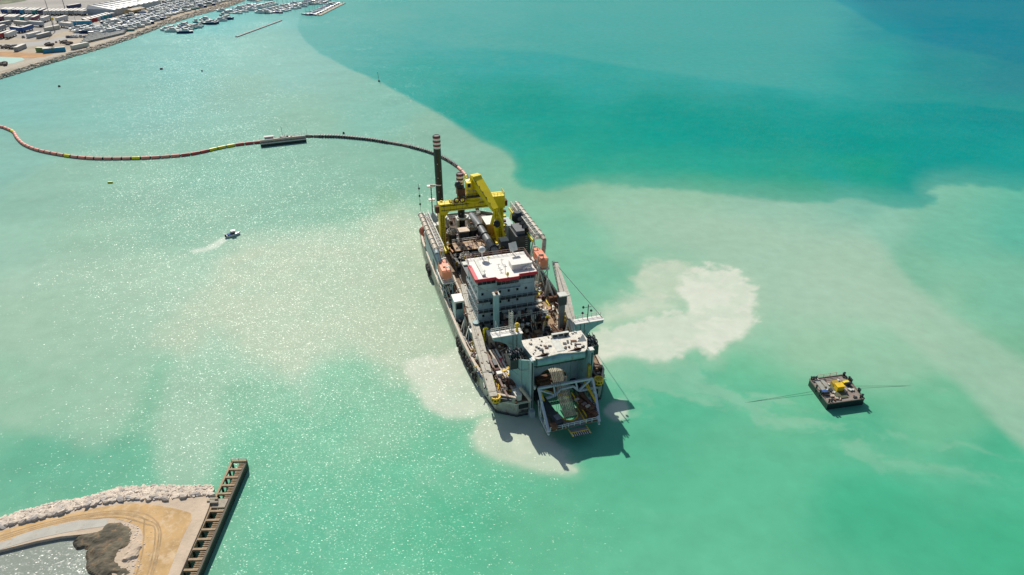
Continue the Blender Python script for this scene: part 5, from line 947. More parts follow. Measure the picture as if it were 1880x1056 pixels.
for k in range(16): x = -4.6 + k * .7; part('roof_gear', MB().rbox((x, 24.0 + .3 * (k % 3), 7.9 + .2 * (k % 2)), (.5 + .2 * (k % 3), .7, .6 + .5 * ((k * 5) % 3)), k * .4), [RUST, DARK, BEIGE, PALE][k % 4], en)
for x_ in (-2.3, .8, 3.6, 6.5): part('front_column', MB().box(x_ - .15, x_ + .15, 22.7, 23.0, DZ, 7.6), PALE if x_ != .8 else WHITE, en)
part('front_beam', MB().box(-2.3, 6.6, 22.6, 22.75, 5.9, 6.15), BEIGE, en); part('front_beam', MB().box(-2.3, 6.6, 22.3, 22.45, 4.6, 4.75), DARK, en)
for k in range(34): part('winch_room_gear', MB().rbox((rnd.uniform(-2.1, 6.4), rnd.uniform(21.6, 22.9), rnd.uniform(4.0, 7.8)), (rnd.uniform(.2, .9), rnd.uniform(.2, .7), rnd.uniform(.2, .8)), rnd.uniform(0, 3)), rnd.choice([DARK, RUST, RUST, BEIGE, PALE, MAROON, DARK, BLACK]), en)
for k in range(9): x_ = rnd.uniform(-2, 6.2); part('winch_room_pipe', MB().path([(x_, 22.4, 4), (x_ + rnd.uniform(-.6, .6), 22.2, 6), (x_ + rnd.uniform(-1, 1), 22.6, 8.4)], .11, 6), rnd.choice([BEIGE, RUST, PALE]), en)
for x_ in (.3, 1.6): part('white_lamp', MB().lathe((x_, 22.1, 6.4), [(.1, 0), (.4, .1), (.4, .3), (.1, .4)], 10), WHITE, en)
part('maroon_cylinder', MB().tube((-3.9, 19.4, DZ), (-3.9, 19.4, 9.6), .75, 14), MAROON, None, None, True); part('support_fin', MB().add([(-2.8, 18.6, DZ), (-1.2, 18.6, DZ), (-2.6, 18.6, 9.6), (-3.0, 18.6, 9.6), (-2.8, 19.4, DZ), (-1.2, 19.4, DZ), (-2.6, 19.4, 9.6), (-3.0, 19.4, 9.6)], [(0, 1, 2, 3), (7, 6, 5, 4), (0, 4, 5, 1), (1, 5, 6, 2), (2, 6, 7, 3), (3, 7, 4, 0)]), HOUSE_SHADE)
part('beige_locker', MB().box(-8.2, -6.7, 19.4, 21.2, DZ, 7.0), BEIGE); part('locker_lid', MB().box(-8.3, -6.6, 19.3, 21.3, 7.0, 7.15), WHITE)
yg = part('gooseneck_vent', MB().path([(-8.9, 20.5, DZ), (-8.9, 20.5, 7.2), (-8.8, 20.7, 7.9), (-8.4, 20.7, 8.2), (-8.0, 20.6, 7.9)], .26, 8), LIME if False else YELLOW); part('gooseneck_vent', MB().path([(5.9, 23.0, DZ), (5.9, 22.8, 6.6), (6.2, 22.6, 7.3), (6.8, 22.6, 7.0)], .3, 8), YELLOW)
part('white_vent_head', MB().lathe((5.4, 22.4, 6.6), [(.3, -2.8), (.3, 0), (.6, .2), (.6, .8), (.2, 1.1)], 10), WHITE)
part('side_walk', MB().box(-10.4, -8.7, 13, 27, DZ + .02, DZ + .3), mat('tan_plate', (0, 0, 0))); part('walk_railing', MB().rail([(-8.7, 13.2, DZ + .3), (-8.7, 23, DZ + .3)], 1.0, 1.4, .05), PALE)
part('round_bollard', MB().tube((-9.6, 24.8, DZ), (-9.6, 24.8, 7.4), .8, 14), TEAL_SHADE, None, None, True); part('bollard_base', MB().tube((-9.5, 24.6, DZ), (-9.5, 24.6, DZ + .3), 1.4, 14), BLACK)
clutter(-8, 6, 20.0, 24.6, DZ, 16, 12, .8)
# right deck: lattice frames, winches, chain and gangways
for x, y, a in [(11.4, 36.5, .4), (12.0, 28.5, .1), (9.6, 17.5, .3)]:
    part('a_frame', MB().bar((x - .9, y, DZ), (x, y + .6, 8.4), .28).bar((x + .9, y + .4, DZ), (x, y + .6, 8.4), .28).bar((x, y + .6, 8.4), (x + .9, y - 2.6, DZ), .28), WHITE)
part('a_frame_web', MB().slab([(10.4, 36.6, DZ), (11.4, 37.2, 8.3), (12.2, 36.8, DZ)], (.05, .2, 0)), BEIGE)
part('right_deck_plate', MB().box(7.2, 13.2, 15, 47, DZ + .01, DZ + .16), mat('tan_right', (.40, .27, .15), .85, var=.3, dirt=.3, scale=.6)); part('long_hatch_slit', MB().box(6.8, 7.3, 18, 34, DZ + .17, DZ + .5), DARK)
for x, y, s_ in [(11.6, 33.5, 1.0), (7.6, 19.0, 1.0), (11.0, 19.8, 1.2)]:
    w_ = part('mooring_winch', MB().tube((x - 1 * s_, y, DZ + 1.1), (x + 1 * s_, y, DZ + 1.1), .75 * s_, 14), mat('winch_rope_brown', (.14, .06, .03), .85, var=.5, dirt=.4), None, None, True)
    for dx in (-1.1, 0, 1.1): part('winch_flange', MB().tube((x + dx * s_ - .06, y, DZ + 1.1), (x + dx * s_ + .06, y, DZ + 1.1), 1.1 * s_, 16), RUST, w_)
    part('winch_frame', MB().box(x - 1.4 * s_, x + 1.4 * s_, y - 1.2, y + 1.2, DZ, DZ + .3), YELLOW, w_)
part('yellow_trough', MB().box(7.6, 10.2, 16.2, 17.2, DZ + .2, DZ + 1.3), mat('ochre_paint', (.4, .28, .02), .6, var=.3, dirt=.3))
yg = part('yellow_machinery', MB().rbox((10.8, 21.6, 8.2), (1.4, .8, .9), .4).rbox((11.6, 21, 7.2), (1.2, 1.1, .7), .9).tube((10.2, 21, 6.2), (12.2, 21.6, 7.6), .3).rbox((10.2, 22, 7.0), (.7, 1.4, .6), .2), YELLOW); part('machinery_stand', MB().bar((11, 21.4, DZ), (11, 21.4, 7), .5), DARK, yg)
part('yellow_machinery', MB().rbox((8.0, 38, 4.6), (1.5, 1.2, 1.1), .4).rbox((9.1, 37.1, 4.3), (1.1, .9, .8), .9).tube((7.6, 37, 4.4), (9.2, 38.4, 5.2), .25), YELLOW)
th = part('spiked_cutter_spare', MB().lathe((11.8, 15.6, DZ), [(1.6, 0), (1.9, 1.5), (1.5, 3.2), (.6, 4.2)], 14), RUST, None, 'dark spare cutter head standing on deck'); mb = MB()
for k in range(60): a, z = k * 2.4, DZ + .3 + (k % 12) * .33; rr = 1.9 - .05 * (k % 12); mb.tube((11.8 + math.cos(a) * rr * .9, 15.6 + math.sin(a) * rr * .9, z), (11.8 + math.cos(a) * (rr + .45), 15.6 + math.sin(a) * (rr + .45), z + .2), .13, 5, .04)
part('cutter_teeth', mb, DARK, th)
ct = part('spiked_cutter', MB().lathe((-6.9, 5.0, DZ), [(.8, 0), (1.3, .6), (1.3, 1.7), (.6, 2.4)], 14), RUST, None, 'dark spiked cutter head beside the ladder well'); mb = MB()
for k in range(70): a, z = k * 2.4, DZ + .2 + (k % 11) * .2; mb.tube((-6.9 + math.cos(a) * 1.1, 5 + math.sin(a) * 1.1, z), (-6.9 + math.cos(a) * 1.75, 5 + math.sin(a) * 1.75, z + .15), .12, 5, .03)
part('cutter_teeth', mb, DARK, ct)
gr = MB(); [gr.box(7.4 + k * .75, 7.5 + k * .75, 10.4, 14.4, 6.6, 6.75) for k in range(5)]; [gr.box(7.4, 10.5, 10.4 + k * .66, 10.5 + k * .66, 6.6, 6.75) for k in range(7)]
part('roof_grid', gr, WHITE); part('roof_grid_post', MB().bar((7.5, 10.5, DZ), (7.5, 10.5, 6.6), .15).bar((10.4, 14.3, DZ), (10.4, 14.3, 6.6), .15).bar((7.5, 14.3, DZ), (7.5, 14.3, 6.6), .15), WHITE)
part('grey_cover', MB().lathe((7.2, 15.2, 5.4), [(1.0, 0), (.9, .6), (.4, 1.0)], 12), PALE, None, None, True)
for x in (6.5, 6.9): part('coiled_chain', MB().torus((x, 14.6, 4.8), .9, .16, 14, 5, 'x'), DARK)
part('oval_frame', MB().torus((6.4, 12.4, 5.2), 1.2, .1, 16, 5, 'x').torus((6.4, 16.4, 5.0), 1.1, .1, 16, 5, 'x'), PALE)
clutter(7.4, 13, 15.4, 46, DZ + .1, 80, 6, .75)
# left deck: white cabin, triangular frames, gear
lc = part('left_cabin', MB().box(-12.9, -10.9, 31.5, 34.6, DZ, 9.0), TEAL_SHADE); part('cabin_cap', MB().box(-13.05, -10.75, 31.3, 34.8, 9.0, 9.4), WHITE, lc); part('cabin_grille', MB().box(-12.6, -11.2, 31.42, 31.5, 7.2, 8.8), GLASS, lc); part('cabin_edge', MB().box(-13.0, -12.8, 31.3, 31.6, DZ, 9.0), WHITE, lc)
for (x, y) in [(-11.8, 27.2), (-11.3, 24.4)]:
    part('triangular_frame', MB().slab([(x - 1.5, y - 1.6, DZ), (x + .2, y, 7.7), (x - .9, y + .9, DZ)], (.12, .12, 0)).slab([(x + .2, y, 7.7), (x + 1.1, y - .6, DZ), (x - .1, y - 2.4, DZ)], (.12, .12, 0)).bar((x + .2, y, 7.7), (x - 1.0, y - 2.6, DZ), .25), PALE)
part('orange_floor', MB().box(-12.2, -10.2, 12, 25, DZ + .01, DZ + .2), mat('orange_brown_floor', (.48, .25, .09), .85, var=.3, dirt=.3, scale=.8))
part('floor_curb', MB().bar((-12.6, 24.5, DZ + .5), (-11.2, 4, DZ + .5), .18, .6), BEIGE)
part('side_tank', MB().box(-11.4, -10.4, 22.0, 24.4, DZ, 6.6), TEAL_SHADE); part('side_tank_cap', MB().box(-11.5, -10.3, 21.9, 24.5, 6.6, 6.8), WHITE)
part('side_tank', MB().box(-10.9, -9.9, 15.6, 17.4, DZ, 6.2), TEAL_SHADE); part('side_tank_cap', MB().box(-11.0, -9.8, 15.5, 17.5, 6.2, 6.4), WHITE)
for k in range(4): part('yellow_guard', MB().path([(-11.6 + k * .06, 20.8 - k * 1.5, DZ), (-11.6, 20.8 - k * 1.5, DZ + 1.6), (-10.8, 20.2 - k * 1.5, DZ + 1.6), (-10.8, 20.2 - k * 1.5, DZ)], .12, 6), YELLOW)
part('white_vent_head', MB().lathe((-11.6, 14.6, DZ), [(.3, 0), (.3, 1.2), (.65, 1.4), (.65, 2.1), (.2, 2.5)], 10), WHITE); part('dark_hatch', MB().box(-11.9, -9.9, 8.6, 12.2, DZ, DZ + 1.2), BLACK)
part('blue_tarpaulin', MB().rbox((-12.1, 9.9, DZ + .5), (.8, 2.4, .7), .15).rbox((-11.6, 11.1, DZ + .7), (.9, .8, .5), .5), BLUE)
clutter(-12.9, -10, 13, 31, DZ + .1, 75, 7, .65); clutter(-12.6, -10.2, 35, 47, DZ, 45, 8, .75)
# rails (spare ladder pipes) at the left fore deck
for k, (xa, xb, m_) in enumerate([(-8.7, -7.4, BEIGE), (-8.1, -6.9, BEIGE), (-7.4, -6.4, PALE), (-9.6, -8.2, BROWNF)]):
    part('laid_up_beam', MB().bar((xa, 16.5, 5.0), (xb - (1.0 if k == 3 else 0), .9, 4.6), .38, .55), m_)
part('fore_deck_winch', MB().tube((-9.6, 9.2, 4.8), (-8.6, 9.2, 4.8), .8, 14), MAROON); clutter(-9.8, -6.6, 1.5, 12.5, DZ, 55, 9, .6); clutter(-10.4, -5, 12.5, 24, DZ + .1, 30, 15, .6)
part('end_box', MB().rbox((-7.2, 1.4, 4.4), (1.2, 2.2, 1.4), .1), PALE); part('white_winch_box', MB().box(-9.5, -8.4, 7.4, 8.4, DZ, 5.6), WHITE)
yp = [(-7.6, 9.0, 1.2, 1.0), (-6.6, 9.6, 1.2, 1.1), (-6.9, 7.6, 1.4, 1.0)]
for k, (x, y, a, b) in enumerate(yp): part('yellow_power_pack', MB().rbox((x, y, DZ + .7), (a, b, 1.2), .2).rbox((x, y - .2, DZ + 1.4), (a * .7, b * .6, .4), .2), YEL2)
rk = part('red_pipe_rack', MB().tube((-8.3, 11.2, DZ + 1), (-7.9, 13.4, DZ + 1.2), .3).tube((-7.6, 11.0, DZ + 1.2), (-7.1, 13.2, DZ + 1.3), .35), RED); part('dark_rack', MB().box(-9.2, -8.4, 10.8, 13, DZ, DZ + 1.8), DARK)
for k in range(12): a_ = rnd.uniform(2, 20); part('deck_hose', MB().path([(-10.6 + rnd.uniform(-.8, 2.4), a_, DZ + .15), (-10.2 + rnd.uniform(-.8, 2.4), a_ + 2, DZ + .2), (-9.8 + rnd.uniform(-.8, 2.4), a_ + 3.6, DZ + .15)], .09, 6), rnd.choice([YEL2, DARK, BEIGE, RED, BLUE]))
for y_ in (4.5, 7.5, 10.5): part('deck_bollard', MB().tube((-11.0 - y_ * .08, y_, DZ), (-11.0 - y_ * .08, y_, DZ + .9), .22, 10).tube((-11.0 - y_ * .08, y_ + .8, DZ), (-11.0 - y_ * .08, y_ + .8, DZ + .9), .22, 10), DARK)
# fenders drums at the bow corners
def yreel(x, y, z):
    w_ = part('yellow_fairlead_reel', MB().torus((x, y, z + 1.1), .85, .2, 16, 6).torus((x, y, z + .3), .8, .18, 16, 6), YEL2); mb = MB()
    for k in range(8): a = k * math.pi / 4; mb.bar((x, y, z + 1.1), (x + math.cos(a) * .85, y + math.sin(a) * .85, z + 1.1), .13).bar((x + math.cos(a) * .8, y + math.sin(a) * .8, z + .2), (x + math.cos(a) * .8, y + math.sin(a) * .8, z + 1.1), .14)
    part('reel_spokes', mb, YEL2, w_); part('reel_core', MB().tube((x, y, z - .4), (x, y, z + .8), .6, 12), BLACK, w_)
yreel(-11.6, .9, 4.2); yreel(9.9, .7, 4.0)
part('bow_notch', MB().box(-10.9, -9.2, .9, 2.4, DZ + .02, DZ + .6), BLACK)

# --- ladder gantry over the well
GL, GR = -4.4, 7.2; GT = 12.9
blk = part('ladder_gantry_block', MB().add([(GL + .6, 1.0, GT - 2.0), (GR - .4, 1.0, GT - 2.0), (GR + .9, 6.8, GT - 2.0), (GL - .2, 6.8, GT - 2.0), (GL + .6, 1.0, GT), (GR - .4, 1.0, GT), (GR + .9, 6.8, GT), (GL - .2, 6.8, GT)], [(3, 2, 1, 0), (4, 5, 6, 7), (0, 1, 5, 4), (1, 2, 6, 5), (2, 3, 7, 6), (3, 0, 4, 7)]), TEAL_SHADE)
part('gantry_top', MB().prism([(GL + .3, .8), (GL + 1.2, .2), (GL + 2.8, .5), (XC + .2, .8), (GR - 2.8, .3), (GR - 1.0, .1), (GR - .2, .9), (GR + 1.0, 4), (GR + .9, 7.1), (GL - .1, 7.1), (GL - .3, 5.2)], GT, GT + .2), CREAM, blk)
nose = MB(); pr = [(GT - .05, .9), (GT - .35, .35), (GT - .9, .1), (GT - 1.5, .25), (GT - 1.9, .8)]
nose.add([(x, y, z) for x in (GL + 1.0, GR - .8) for z, y in pr], [(i, i + 1, 5 + i + 1, 5 + i) for i in range(4)] + [(0, 1, 2, 3, 4), (9, 8, 7, 6, 5)]); part('rounded_nose', nose, TEAL_SHADE, blk, None, True)
part('dark_gap', MB().box(GL + .9, GR - .7, .9, 3.9, GT - 2.35, GT - 2.02), DARK, blk)
bwz = MB()                                                       # back wall with the arched opening
ar = [(XC - 3.4 + 6.8 * k / 12, 4.6 + 2.6 * math.sin(math.pi * k / 12) ** .6) for k in range(13)]
front = [(GL + .5, DZ - 3)] + [(GL + .5, 10.6), (GR - .3, 10.6), (GR - .3, DZ - 3), (XC + 3.4, DZ - 3)] + ar[::-1] + [(XC - 3.4, DZ - 3)]
tri_ = tessellate_polygon([[Vector((x, z, 0)) for x, z in front]]); nf = len(front)
bwz.add([(x, 4.2, z) for x, z in front] + [(x, 4.6, z) for x, z in front], [tuple(t) for t in tri_] + [tuple(i + nf for i in t)[::-1] for t in tri_] + [(i, (i + 1) % nf, nf + (i + 1) % nf, nf + i) for i in range(nf)])
part('gantry_back_wall', bwz, HOUSE_SHADE, blk)
for x, z in [(-2.8, 8.5), (-1.2, 8.9), (-.3, 8.9), (1.2, 8.7), (2.5, 8.9), (4.2, 8.9), (5.6, 9.2), (3.1, 9.7), (-2.2, 9.7), (6.0, 8.2)]: part('porthole', MB().tube((x, 4.12, z), (x, 4.22, z), .28, 10), DARK, blk)
# side walls and leg plates
def leg(xl, s_):
    xo = xl + s_ * 3.2
    part('gantry_side_wall', MB().slab([(xl, .1, GT + .1), (xo, 4.8, GT - 2.2), (xo, 5.4, 6.0), (xo + s_ * .3, 5.6, DZ), (xl, .1, 5.0)], (s_ * -.15, .15, 0)), TEAL_SHADE, blk)
    part('gantry_side_recess', MB().slab([(xl + s_ * .1, .18, 7.2), (xo + s_ * .05, 4.9, 8.4), (xo + s_ * .2, 5.4, 4.0), (xl + s_ * .25, .15, 1.0)], (s_ * -.1, .12, 0)), TEAL_SHADE, blk)
    part('gantry_inner_wall', MB().slab([(xl - s_ * .1, .2, GT + .2), (xl - s_ * .5, 4.2, GT - .5), (xl - s_ * .5, 4.2, 3.5), (xl - s_ * .1, .2, 3.5)], (-s_ * .15, 0, 0)), TEAL_SHADE, blk)
    part('gantry_leg_plate', MB().box(min(xl, xl + s_ * .55), max(xl, xl + s_ * .55), -.5, .5, -.3, GT + .5), HOUSE_SHADE, blk); part('leg_track', MB().box(xl - .12 + s_ * .28, xl + .12 + s_ * .28, -.62, -.5, 2, GT), DARK, blk)
    part('leg_cap', MB().box(xl - .2, xl + .7 if s_ > 0 else xl + .3, -.55, .55, GT + .5, GT + .65), WHITE, blk); part('leg_foot', MB().rbox((xl + s_ * .3, -.6, .3), (1.1, 1.0, 2.6), 0, .12), HOUSE_SHADE, blk)
    part('guide_wheel', MB().torus((xl - s_ * .2, -.5, 7.0), .35, .14, 12, 5, 'x'), PALE, blk)
leg(GL, -1); leg(GR, 1)
for s_, x in ((-1, GL - 2.1), (1, GR + 1.7)):                    # stacks of dark sheaves on the shoulders
    st = part('sheave_stack', MB().box(x - 1.5, x + 1.5, 3.0, 6.4, GT - 3.4, GT - 1.2), DARK)
    for k in range(14): part('sheave', MB().torus((x - 1.4 + (k % 7) * .45, 3.9 + 1.2 * (k // 7), GT - .8 + .2 * (k % 3)), .5, .13, 12, 5, 'x'), BLACK if k % 4 else GREYP, st)
    for k in range(10): part('sheave_housing', MB().rbox((x + rnd.uniform(-1.4, 1.4), rnd.uniform(3.4, 6), GT - .9 + rnd.uniform(-.2, .5)), (rnd.uniform(.15, .5), rnd.uniform(.3, .9), rnd.uniform(.3, .7)), rnd.uniform(0, 3)), rnd.choice([BLACK, DARK, GREYP]), st)
    for k in range(5): part('sheave_guard', MB().bar((x - 1.3 + k * .6, 3.0, GT - 1.4), (x - 1.3 + k * .6, 5.8, GT + .2), .1), DARK, st)
# shapes on the top plate
for x, y, dx, dy, m_ in [(-1.8, 2.9, .8, .7, DARK), (-.6, 3.2, .7, .6, RUST), (.2, 3.6, .7, .5, DARK), (3.3, 3.6, .7, .6, DARK), (4.1, 4.0, .4, 1.0, DARK), (5.3, 3.9, 1.2, .6, RUST), (-2.4, 4.0, .5, .5, DARK), (1.4, 5.9, .3, .3, DARK), (-.8, 5.6, .3, .3, DARK), (5.9, 2.6, .9, .2, RUST)]: part('hatch_opening', MB().rbox((x, y, GT + .26), (dx, dy, .14), -.25), m_, blk)
for x in (-1.8, 5.0):
    part('sheave_slot', MB().lathe((x, 1.0, GT + .2), [(.75, 0), (.7, .06)], 14), BLACK, blk); part('slot_fin', MB().add([(x - 2.0, 1.0, GT + .2), (x + 1.2, 1.3, GT + .2), (x + .2, 1.1, GT + .6), (x - 2.0, .9, GT + .2), (x + 1.2, 1.2, GT + .2), (x + .2, 1.0, GT + .6)], [(0, 1, 2), (5, 4, 3), (0, 3, 4, 1), (1, 4, 5, 2), (2, 5, 3, 0)]), RUST, blk); part('pin_post', MB().box(x - .15, x + .15, 1.8, 2.3, GT + .2, GT + .9), DARK, blk)
part('top_box_row', MB().box(1.6, 5.2, 6.2, 6.8, GT + .2, GT + .9), PALE, blk)
for k in range(3): part('box_grille', MB().box(1.75 + k * 1.2, 2.7 + k * 1.2, 6.14, 6.2, GT + .3, GT + .8), DARK, blk)
part('centre_strip', MB().box(1.0, 2.6, 1.4, 5.6, GT + .2, GT + .27), PALE, blk); part('top_wedge', MB().add([(GR - 1.4, 3.4, GT + .2), (GR + .6, 3.2, GT + .2), (GR + .4, 5.2, GT + .2), (GR + .3, 4.6, GT + 1.1)], [(0, 1, 3), (1, 2, 3), (2, 0, 3), (0, 2, 1)]), PALE, blk)
for k in range(26): x, y = rnd.uniform(GL + .5, GR), rnd.uniform(1.2, 6.8); part('top_fitting', MB().rbox((x, y, GT + .3), (rnd.uniform(.15, .6), rnd.uniform(.15, .5), rnd.uniform(.1, .4)), rnd.uniform(0, 3)), rnd.choice([PALE, WHITE, DARK, BEIGE]), blk)
for x in (-2.9, -1.3, .3, 1.9, 3.5, 5.1): part('wall_stiffener', MB().box(x - .05, x + .05, 4.05, 4.19, 7.8 if -2.4 < x < 4.4 else 4, 10.5), TEAL_SHADE, blk)
for s_, x in ((-1, GL), (1, GR)):
    part('fold_plate', MB().slab([(x + s_ * .1, -.02, 11.0), (x + s_ * 1.7, 2.35, 9.4), (x + s_ * 3.2, 4.7, 10.2), (x + s_ * 3.2, 4.7, 10.05), (x + s_ * 1.7, 2.35, 9.25), (x + s_ * .1, -.02, 10.85)], (s_ * .05, -.08, 0)), HOUSE_SHADE, blk)
    part('fold_plate', MB().slab([(x + s_ * 1.65, 2.3, 12.2), (x + s_ * 1.75, 2.4, 12.2), (x + s_ * 1.75, 2.4, 6.2), (x + s_ * 1.65, 2.3, 6.2)], (s_ * .05, -.08, 0)), HOUSE_SHADE, blk)
RUN = mat('rust_run', (.26, .15, .08), .8, var=.5, dirt=.3)
for k in range(26): x_ = rnd.uniform(HX0 + .3, HX1 - .3); z_ = rnd.choice([6.8, 9.6, 12.3, 15.0]); h_ = rnd.uniform(.4, 1.6); yy = HY0 - (.305 if z_ == 9.6 else .005); part('rust_streak', MB().box(x_, x_ + rnd.uniform(.05, .12), yy - .004, yy, z_ - .15 - h_, z_ - .15), RUN, house)
for k in range(22): x_ = rnd.uniform(GL + .8, GR - .6); h_ = rnd.uniform(.4, 1.8); part('rust_streak', MB().box(x_, x_ + rnd.uniform(.05, .14), 4.19, 4.195, 9.8 - h_, 9.8), RUN, blk)
for k in range(24): x_ = rnd.uniform(-8.6, 8.6); h_ = rnd.uniform(.3, 1.4); part('rust_streak', MB().box(x_, x_ + rnd.uniform(.05, .14), GY - .01, GY - .005, GZ - .1 - h_, GZ - .1), RUN, gan)
for k in range(40):
    y_ = rnd.uniform(14, 86); h_ = rnd.uniform(.6, 2.2); x_ = edge_left(y_) - .02; part('rust_streak', MB().box(x_ - .01, x_, y_, y_ + rnd.uniform(.1, .35), DZ - h_, DZ - .05), RUN, hull)
# hoses/ropes hanging through the arch
for k in range(8): x = XC + .1 + k * .36; part('hanging_hose', MB().path([(x - .3, 6.8, 6.3), (x - .2, 4.4, 5.9), (x - .1, 2.6, 4.7), (x, .8, 3.2), (x + .2, -1.2, 1.7), (x + .4 - .02 * k, -3.0, .2)], .16, 7), ROPE, None, None, True)
part('rusty_ladder_head', MB().rbox((-1.2, 3.0, 5.0), (2.4, 2.4, 1.8), .1).rbox((.1, 2.0, 4.2), (1.0, 2.6, 1.4), .3).tube((-2.6, 2.8, 5.6), (.2, 3.0, 5.8), .5), RUST)
# ladder in the well
ldr = part('cutter_ladder', MB().box(-3.6, -2.4, -4.0, 13, 2.4, 3.6).box(5.0, 6.2, -4.0, 13, 2.4, 3.6), DARK)
for k in range(5): part('ladder_cross_tube', MB().tube((-3.0, 5.5 + k * 1.8, 3.0), (5.6, 5.5 + k * 1.8, 3.0), .35, 10), RUST, ldr)
# white tubular frame in front with the hung working platform
TW = mat('frame_white', (.58, .62, .63), .4, var=.12, dirt=.12)
fz = 7.0; fy = -1.0; xl, xr = -3.5, 7.7
fr_ = part('platform_frame', MB().bar((xl, fy, fz), (xr, fy, fz), .42).bar((xl + .3, fy - .5, fz - 2.7), (xl + 3.4, fy - .4, fz - 2.1), .4).bar((xl + 3.4, fy - .4, fz - 2.1), (xl + 4.4, fy - .2, fz - 1.0), .36).bar((xl + 4.4, fy - .2, fz - 1.0), (xr - 4.0, fy - .1, fz - 1.0), .36).bar((xr - 4.0, fy - .1, fz - 1.0), (xr - 2.9, fy - .3, fz - 2.2), .36).bar((xr - 2.9, fy - .3, fz - 2.2), (xr, fy - .6, fz - 2.0), .4), TW)
part('frame_brace', MB().bar((xr - 2.9, fy - .3, fz - 2.2), (xr - .2, fy, fz), .34).bar((xl + 3.3, fy - .3, fz - 2.0), (xl + 3.1, fy, fz), .3).bar((xr - 3.5, fy, fz), (xr - 3.1, fy - .2, fz - 2.0), .3).bar((xl + 3.4, fy - .4, fz - 2.1), (xl + .1, fy, fz - .4), .28), TW, fr_)
pz = 2.6; pl, pr_, py_ = -3.9, 6.3, -8.6
for s_, xa, xb in ((-1, xl, pl), (1, xr, pr_)):
    part('frame_leg', MB().bar((xa, fy, fz), (xa + (xb - xa) * .15, fy - 2.6, fz - 2.2), .42).bar((xa + (xb - xa) * .15, fy - 2.6, fz - 2.2), (xb, py_, pz), .46), TW, fr_)
    part('frame_lower_tube', MB().bar((xa + s_ * .1, fy - .6, fz - 2.4), (xa + s_ * .1, fy - 1.4, 1.2), .34).bar((xa + s_ * .1, fy - 1.4, 1.2), (xb, py_, pz - .7), .34), TW, fr_)
    for t in (.3, .65): part('frame_strut', MB().bar((xa + (xb - xa) * t, fy + (py_ - fy) * t, fz + (pz - fz) * t), (xa + (xb - xa) * t, fy + (py_ - fy) * t + .2, 1.0 + (pz - 1.6) * t), .26), TW, fr_)
# working platform with rounded bay
arc = [(XC + .4 + 1.75 * math.cos(a), -5.0 + 1.9 * math.sin(a) * -1) for a in [math.pi * k / 10 for k in range(11)]]
plat = [(pl + .3, py_), (pr_ - .2, py_ + .3), (pr_ - .2, -3.6)] + [(XC + 2.15, -3.6)] + arc + [(XC - 1.35, -3.6), (pl + .3, -3.6)]
tri_ = tessellate_polygon([[Vector((x, y, 0)) for x, y in plat]]); npl = len(plat)
pf = part('working_platform', MB().add([(x, y, pz - .15) for x, y in plat] + [(x, y, pz) for x, y in plat], [tuple(i + npl for i in t) for t in tri_] + [tuple(t)[::-1] for t in tri_] + [(i, (i + 1) % npl, npl + (i + 1) % npl, npl + i) for i in range(npl)]), mat('platform_floor', (.26, .21, .13), .8, var=.35, dirt=.4, scale=1.0))
part('bay_rim', MB().path([(x, y, pz + .08) for x, y in arc], .12, 6), YEL2, pf)
part('grating', MB().box(XC - 1.6, XC + 2.6, py_ + .05, -7.1, pz + .005, pz + .06), mat('grey_grating', (.20, .20, .18), .7, var=.2), pf)
part('yellow_rail', MB().rail([(pl + .3, py_ + .05, pz), (pr_ - .2, py_ + .35, pz)], .9, 1.2, .06), TW, pf); part('yellow_rail', MB().bar((XC - 1.7, -3.6, pz + .1), (XC - 1.5, py_, pz + .1), .16).bar((XC + 2.7, -3.0, pz + .1), (XC + 2.7, py_ + .2, pz + .1), .16), YEL2, pf)
part('platform_extension', MB().box(XC - .9, XC + 2.5, py_ - 1.1, py_ - .02, pz - .5, pz - .38), mat('grey_grating', (0, 0, 0)), pf)
g2 = MB().box(XC - .7, XC + 2.7, py_ - 2.0, py_ - 1.12, pz - .62, pz - .52); part('extension_step', g2, BLACK, pf)
for k in range(9): part('step_bar', MB().box(XC - .72 + k * .41, XC - .58 + k * .41, py_ - 2.02, py_ - 1.1, pz - .53, pz - .46), PALE if k % 3 else TW, pf)
part('extension_edge', MB().bar((XC - 1.0, py_ - 1.1, pz - .4), (XC + 2.6, py_ - 1.1, pz - .4), .14).bar((XC - 1.0, py_, pz - .3), (XC - .8, py_ - 2.0, pz - .5), .12).bar((XC + 2.6, py_, pz - .3), (XC + 2.8, py_ - 2.0, pz - .5), .12), YEL2, pf)
# black beams left with their shade put into the colour, rusty gear right of the bay
lbx = part('left_platform_beam', MB().bar((-3.0, -1.2, 4.2), (-1.6, py_ + .3, pz + .8), 1.5, 1.3), BLACK); part('left_beam_block', MB().rbox((-1.6, -6.9, pz + 1.2), (1.2, 1.4, 1.0), .2), mat('tank_grey', (0, 0, 0)), lbx); part('left_beam_yellow', MB().bar((-3.2, -.6, 6.4), (-2.6, -2.8, 4.0), .3), YEL2, lbx)
part('drum_on_platform', MB().tube((-3.4, py_ + .5, pz + .7), (-2.2, py_ + .5, pz + .7), .7, 12), RUST)
rg = part('rusty_gear_frame', MB().bar((3.6, -1.6, 4.0), (6.0, -7.6, 3.4), .9, .8).bar((5.0, -1.6, 4.2), (6.3, -6.0, 3.6), .7, .9).rbox((4.6, -4.6, 3.5), (1.6, 1.4, 1.0), .3), RUST)
for k in range(5): part('gear_plate', MB().rbox((3.7 + k * .45, -3.2 - k * .8, 4.3), (.9, .5, .3), .3), [BEIGE, RUST, BROWNF][k % 3], rg)
part('yellow_beam', MB().bar((3.3, -1.2, 4.6), (4.4, -7.0, pz + .3), .2), YEL2, rg); part('yellow_beam', MB().bar((6.6, -.6, 6.2), (7.0, -5.2, 4.2), .22).bar((6.2, -.6, 6.2), (6.9, -5.2, 4.2), .22), YEL2, rg)
ck = MB()
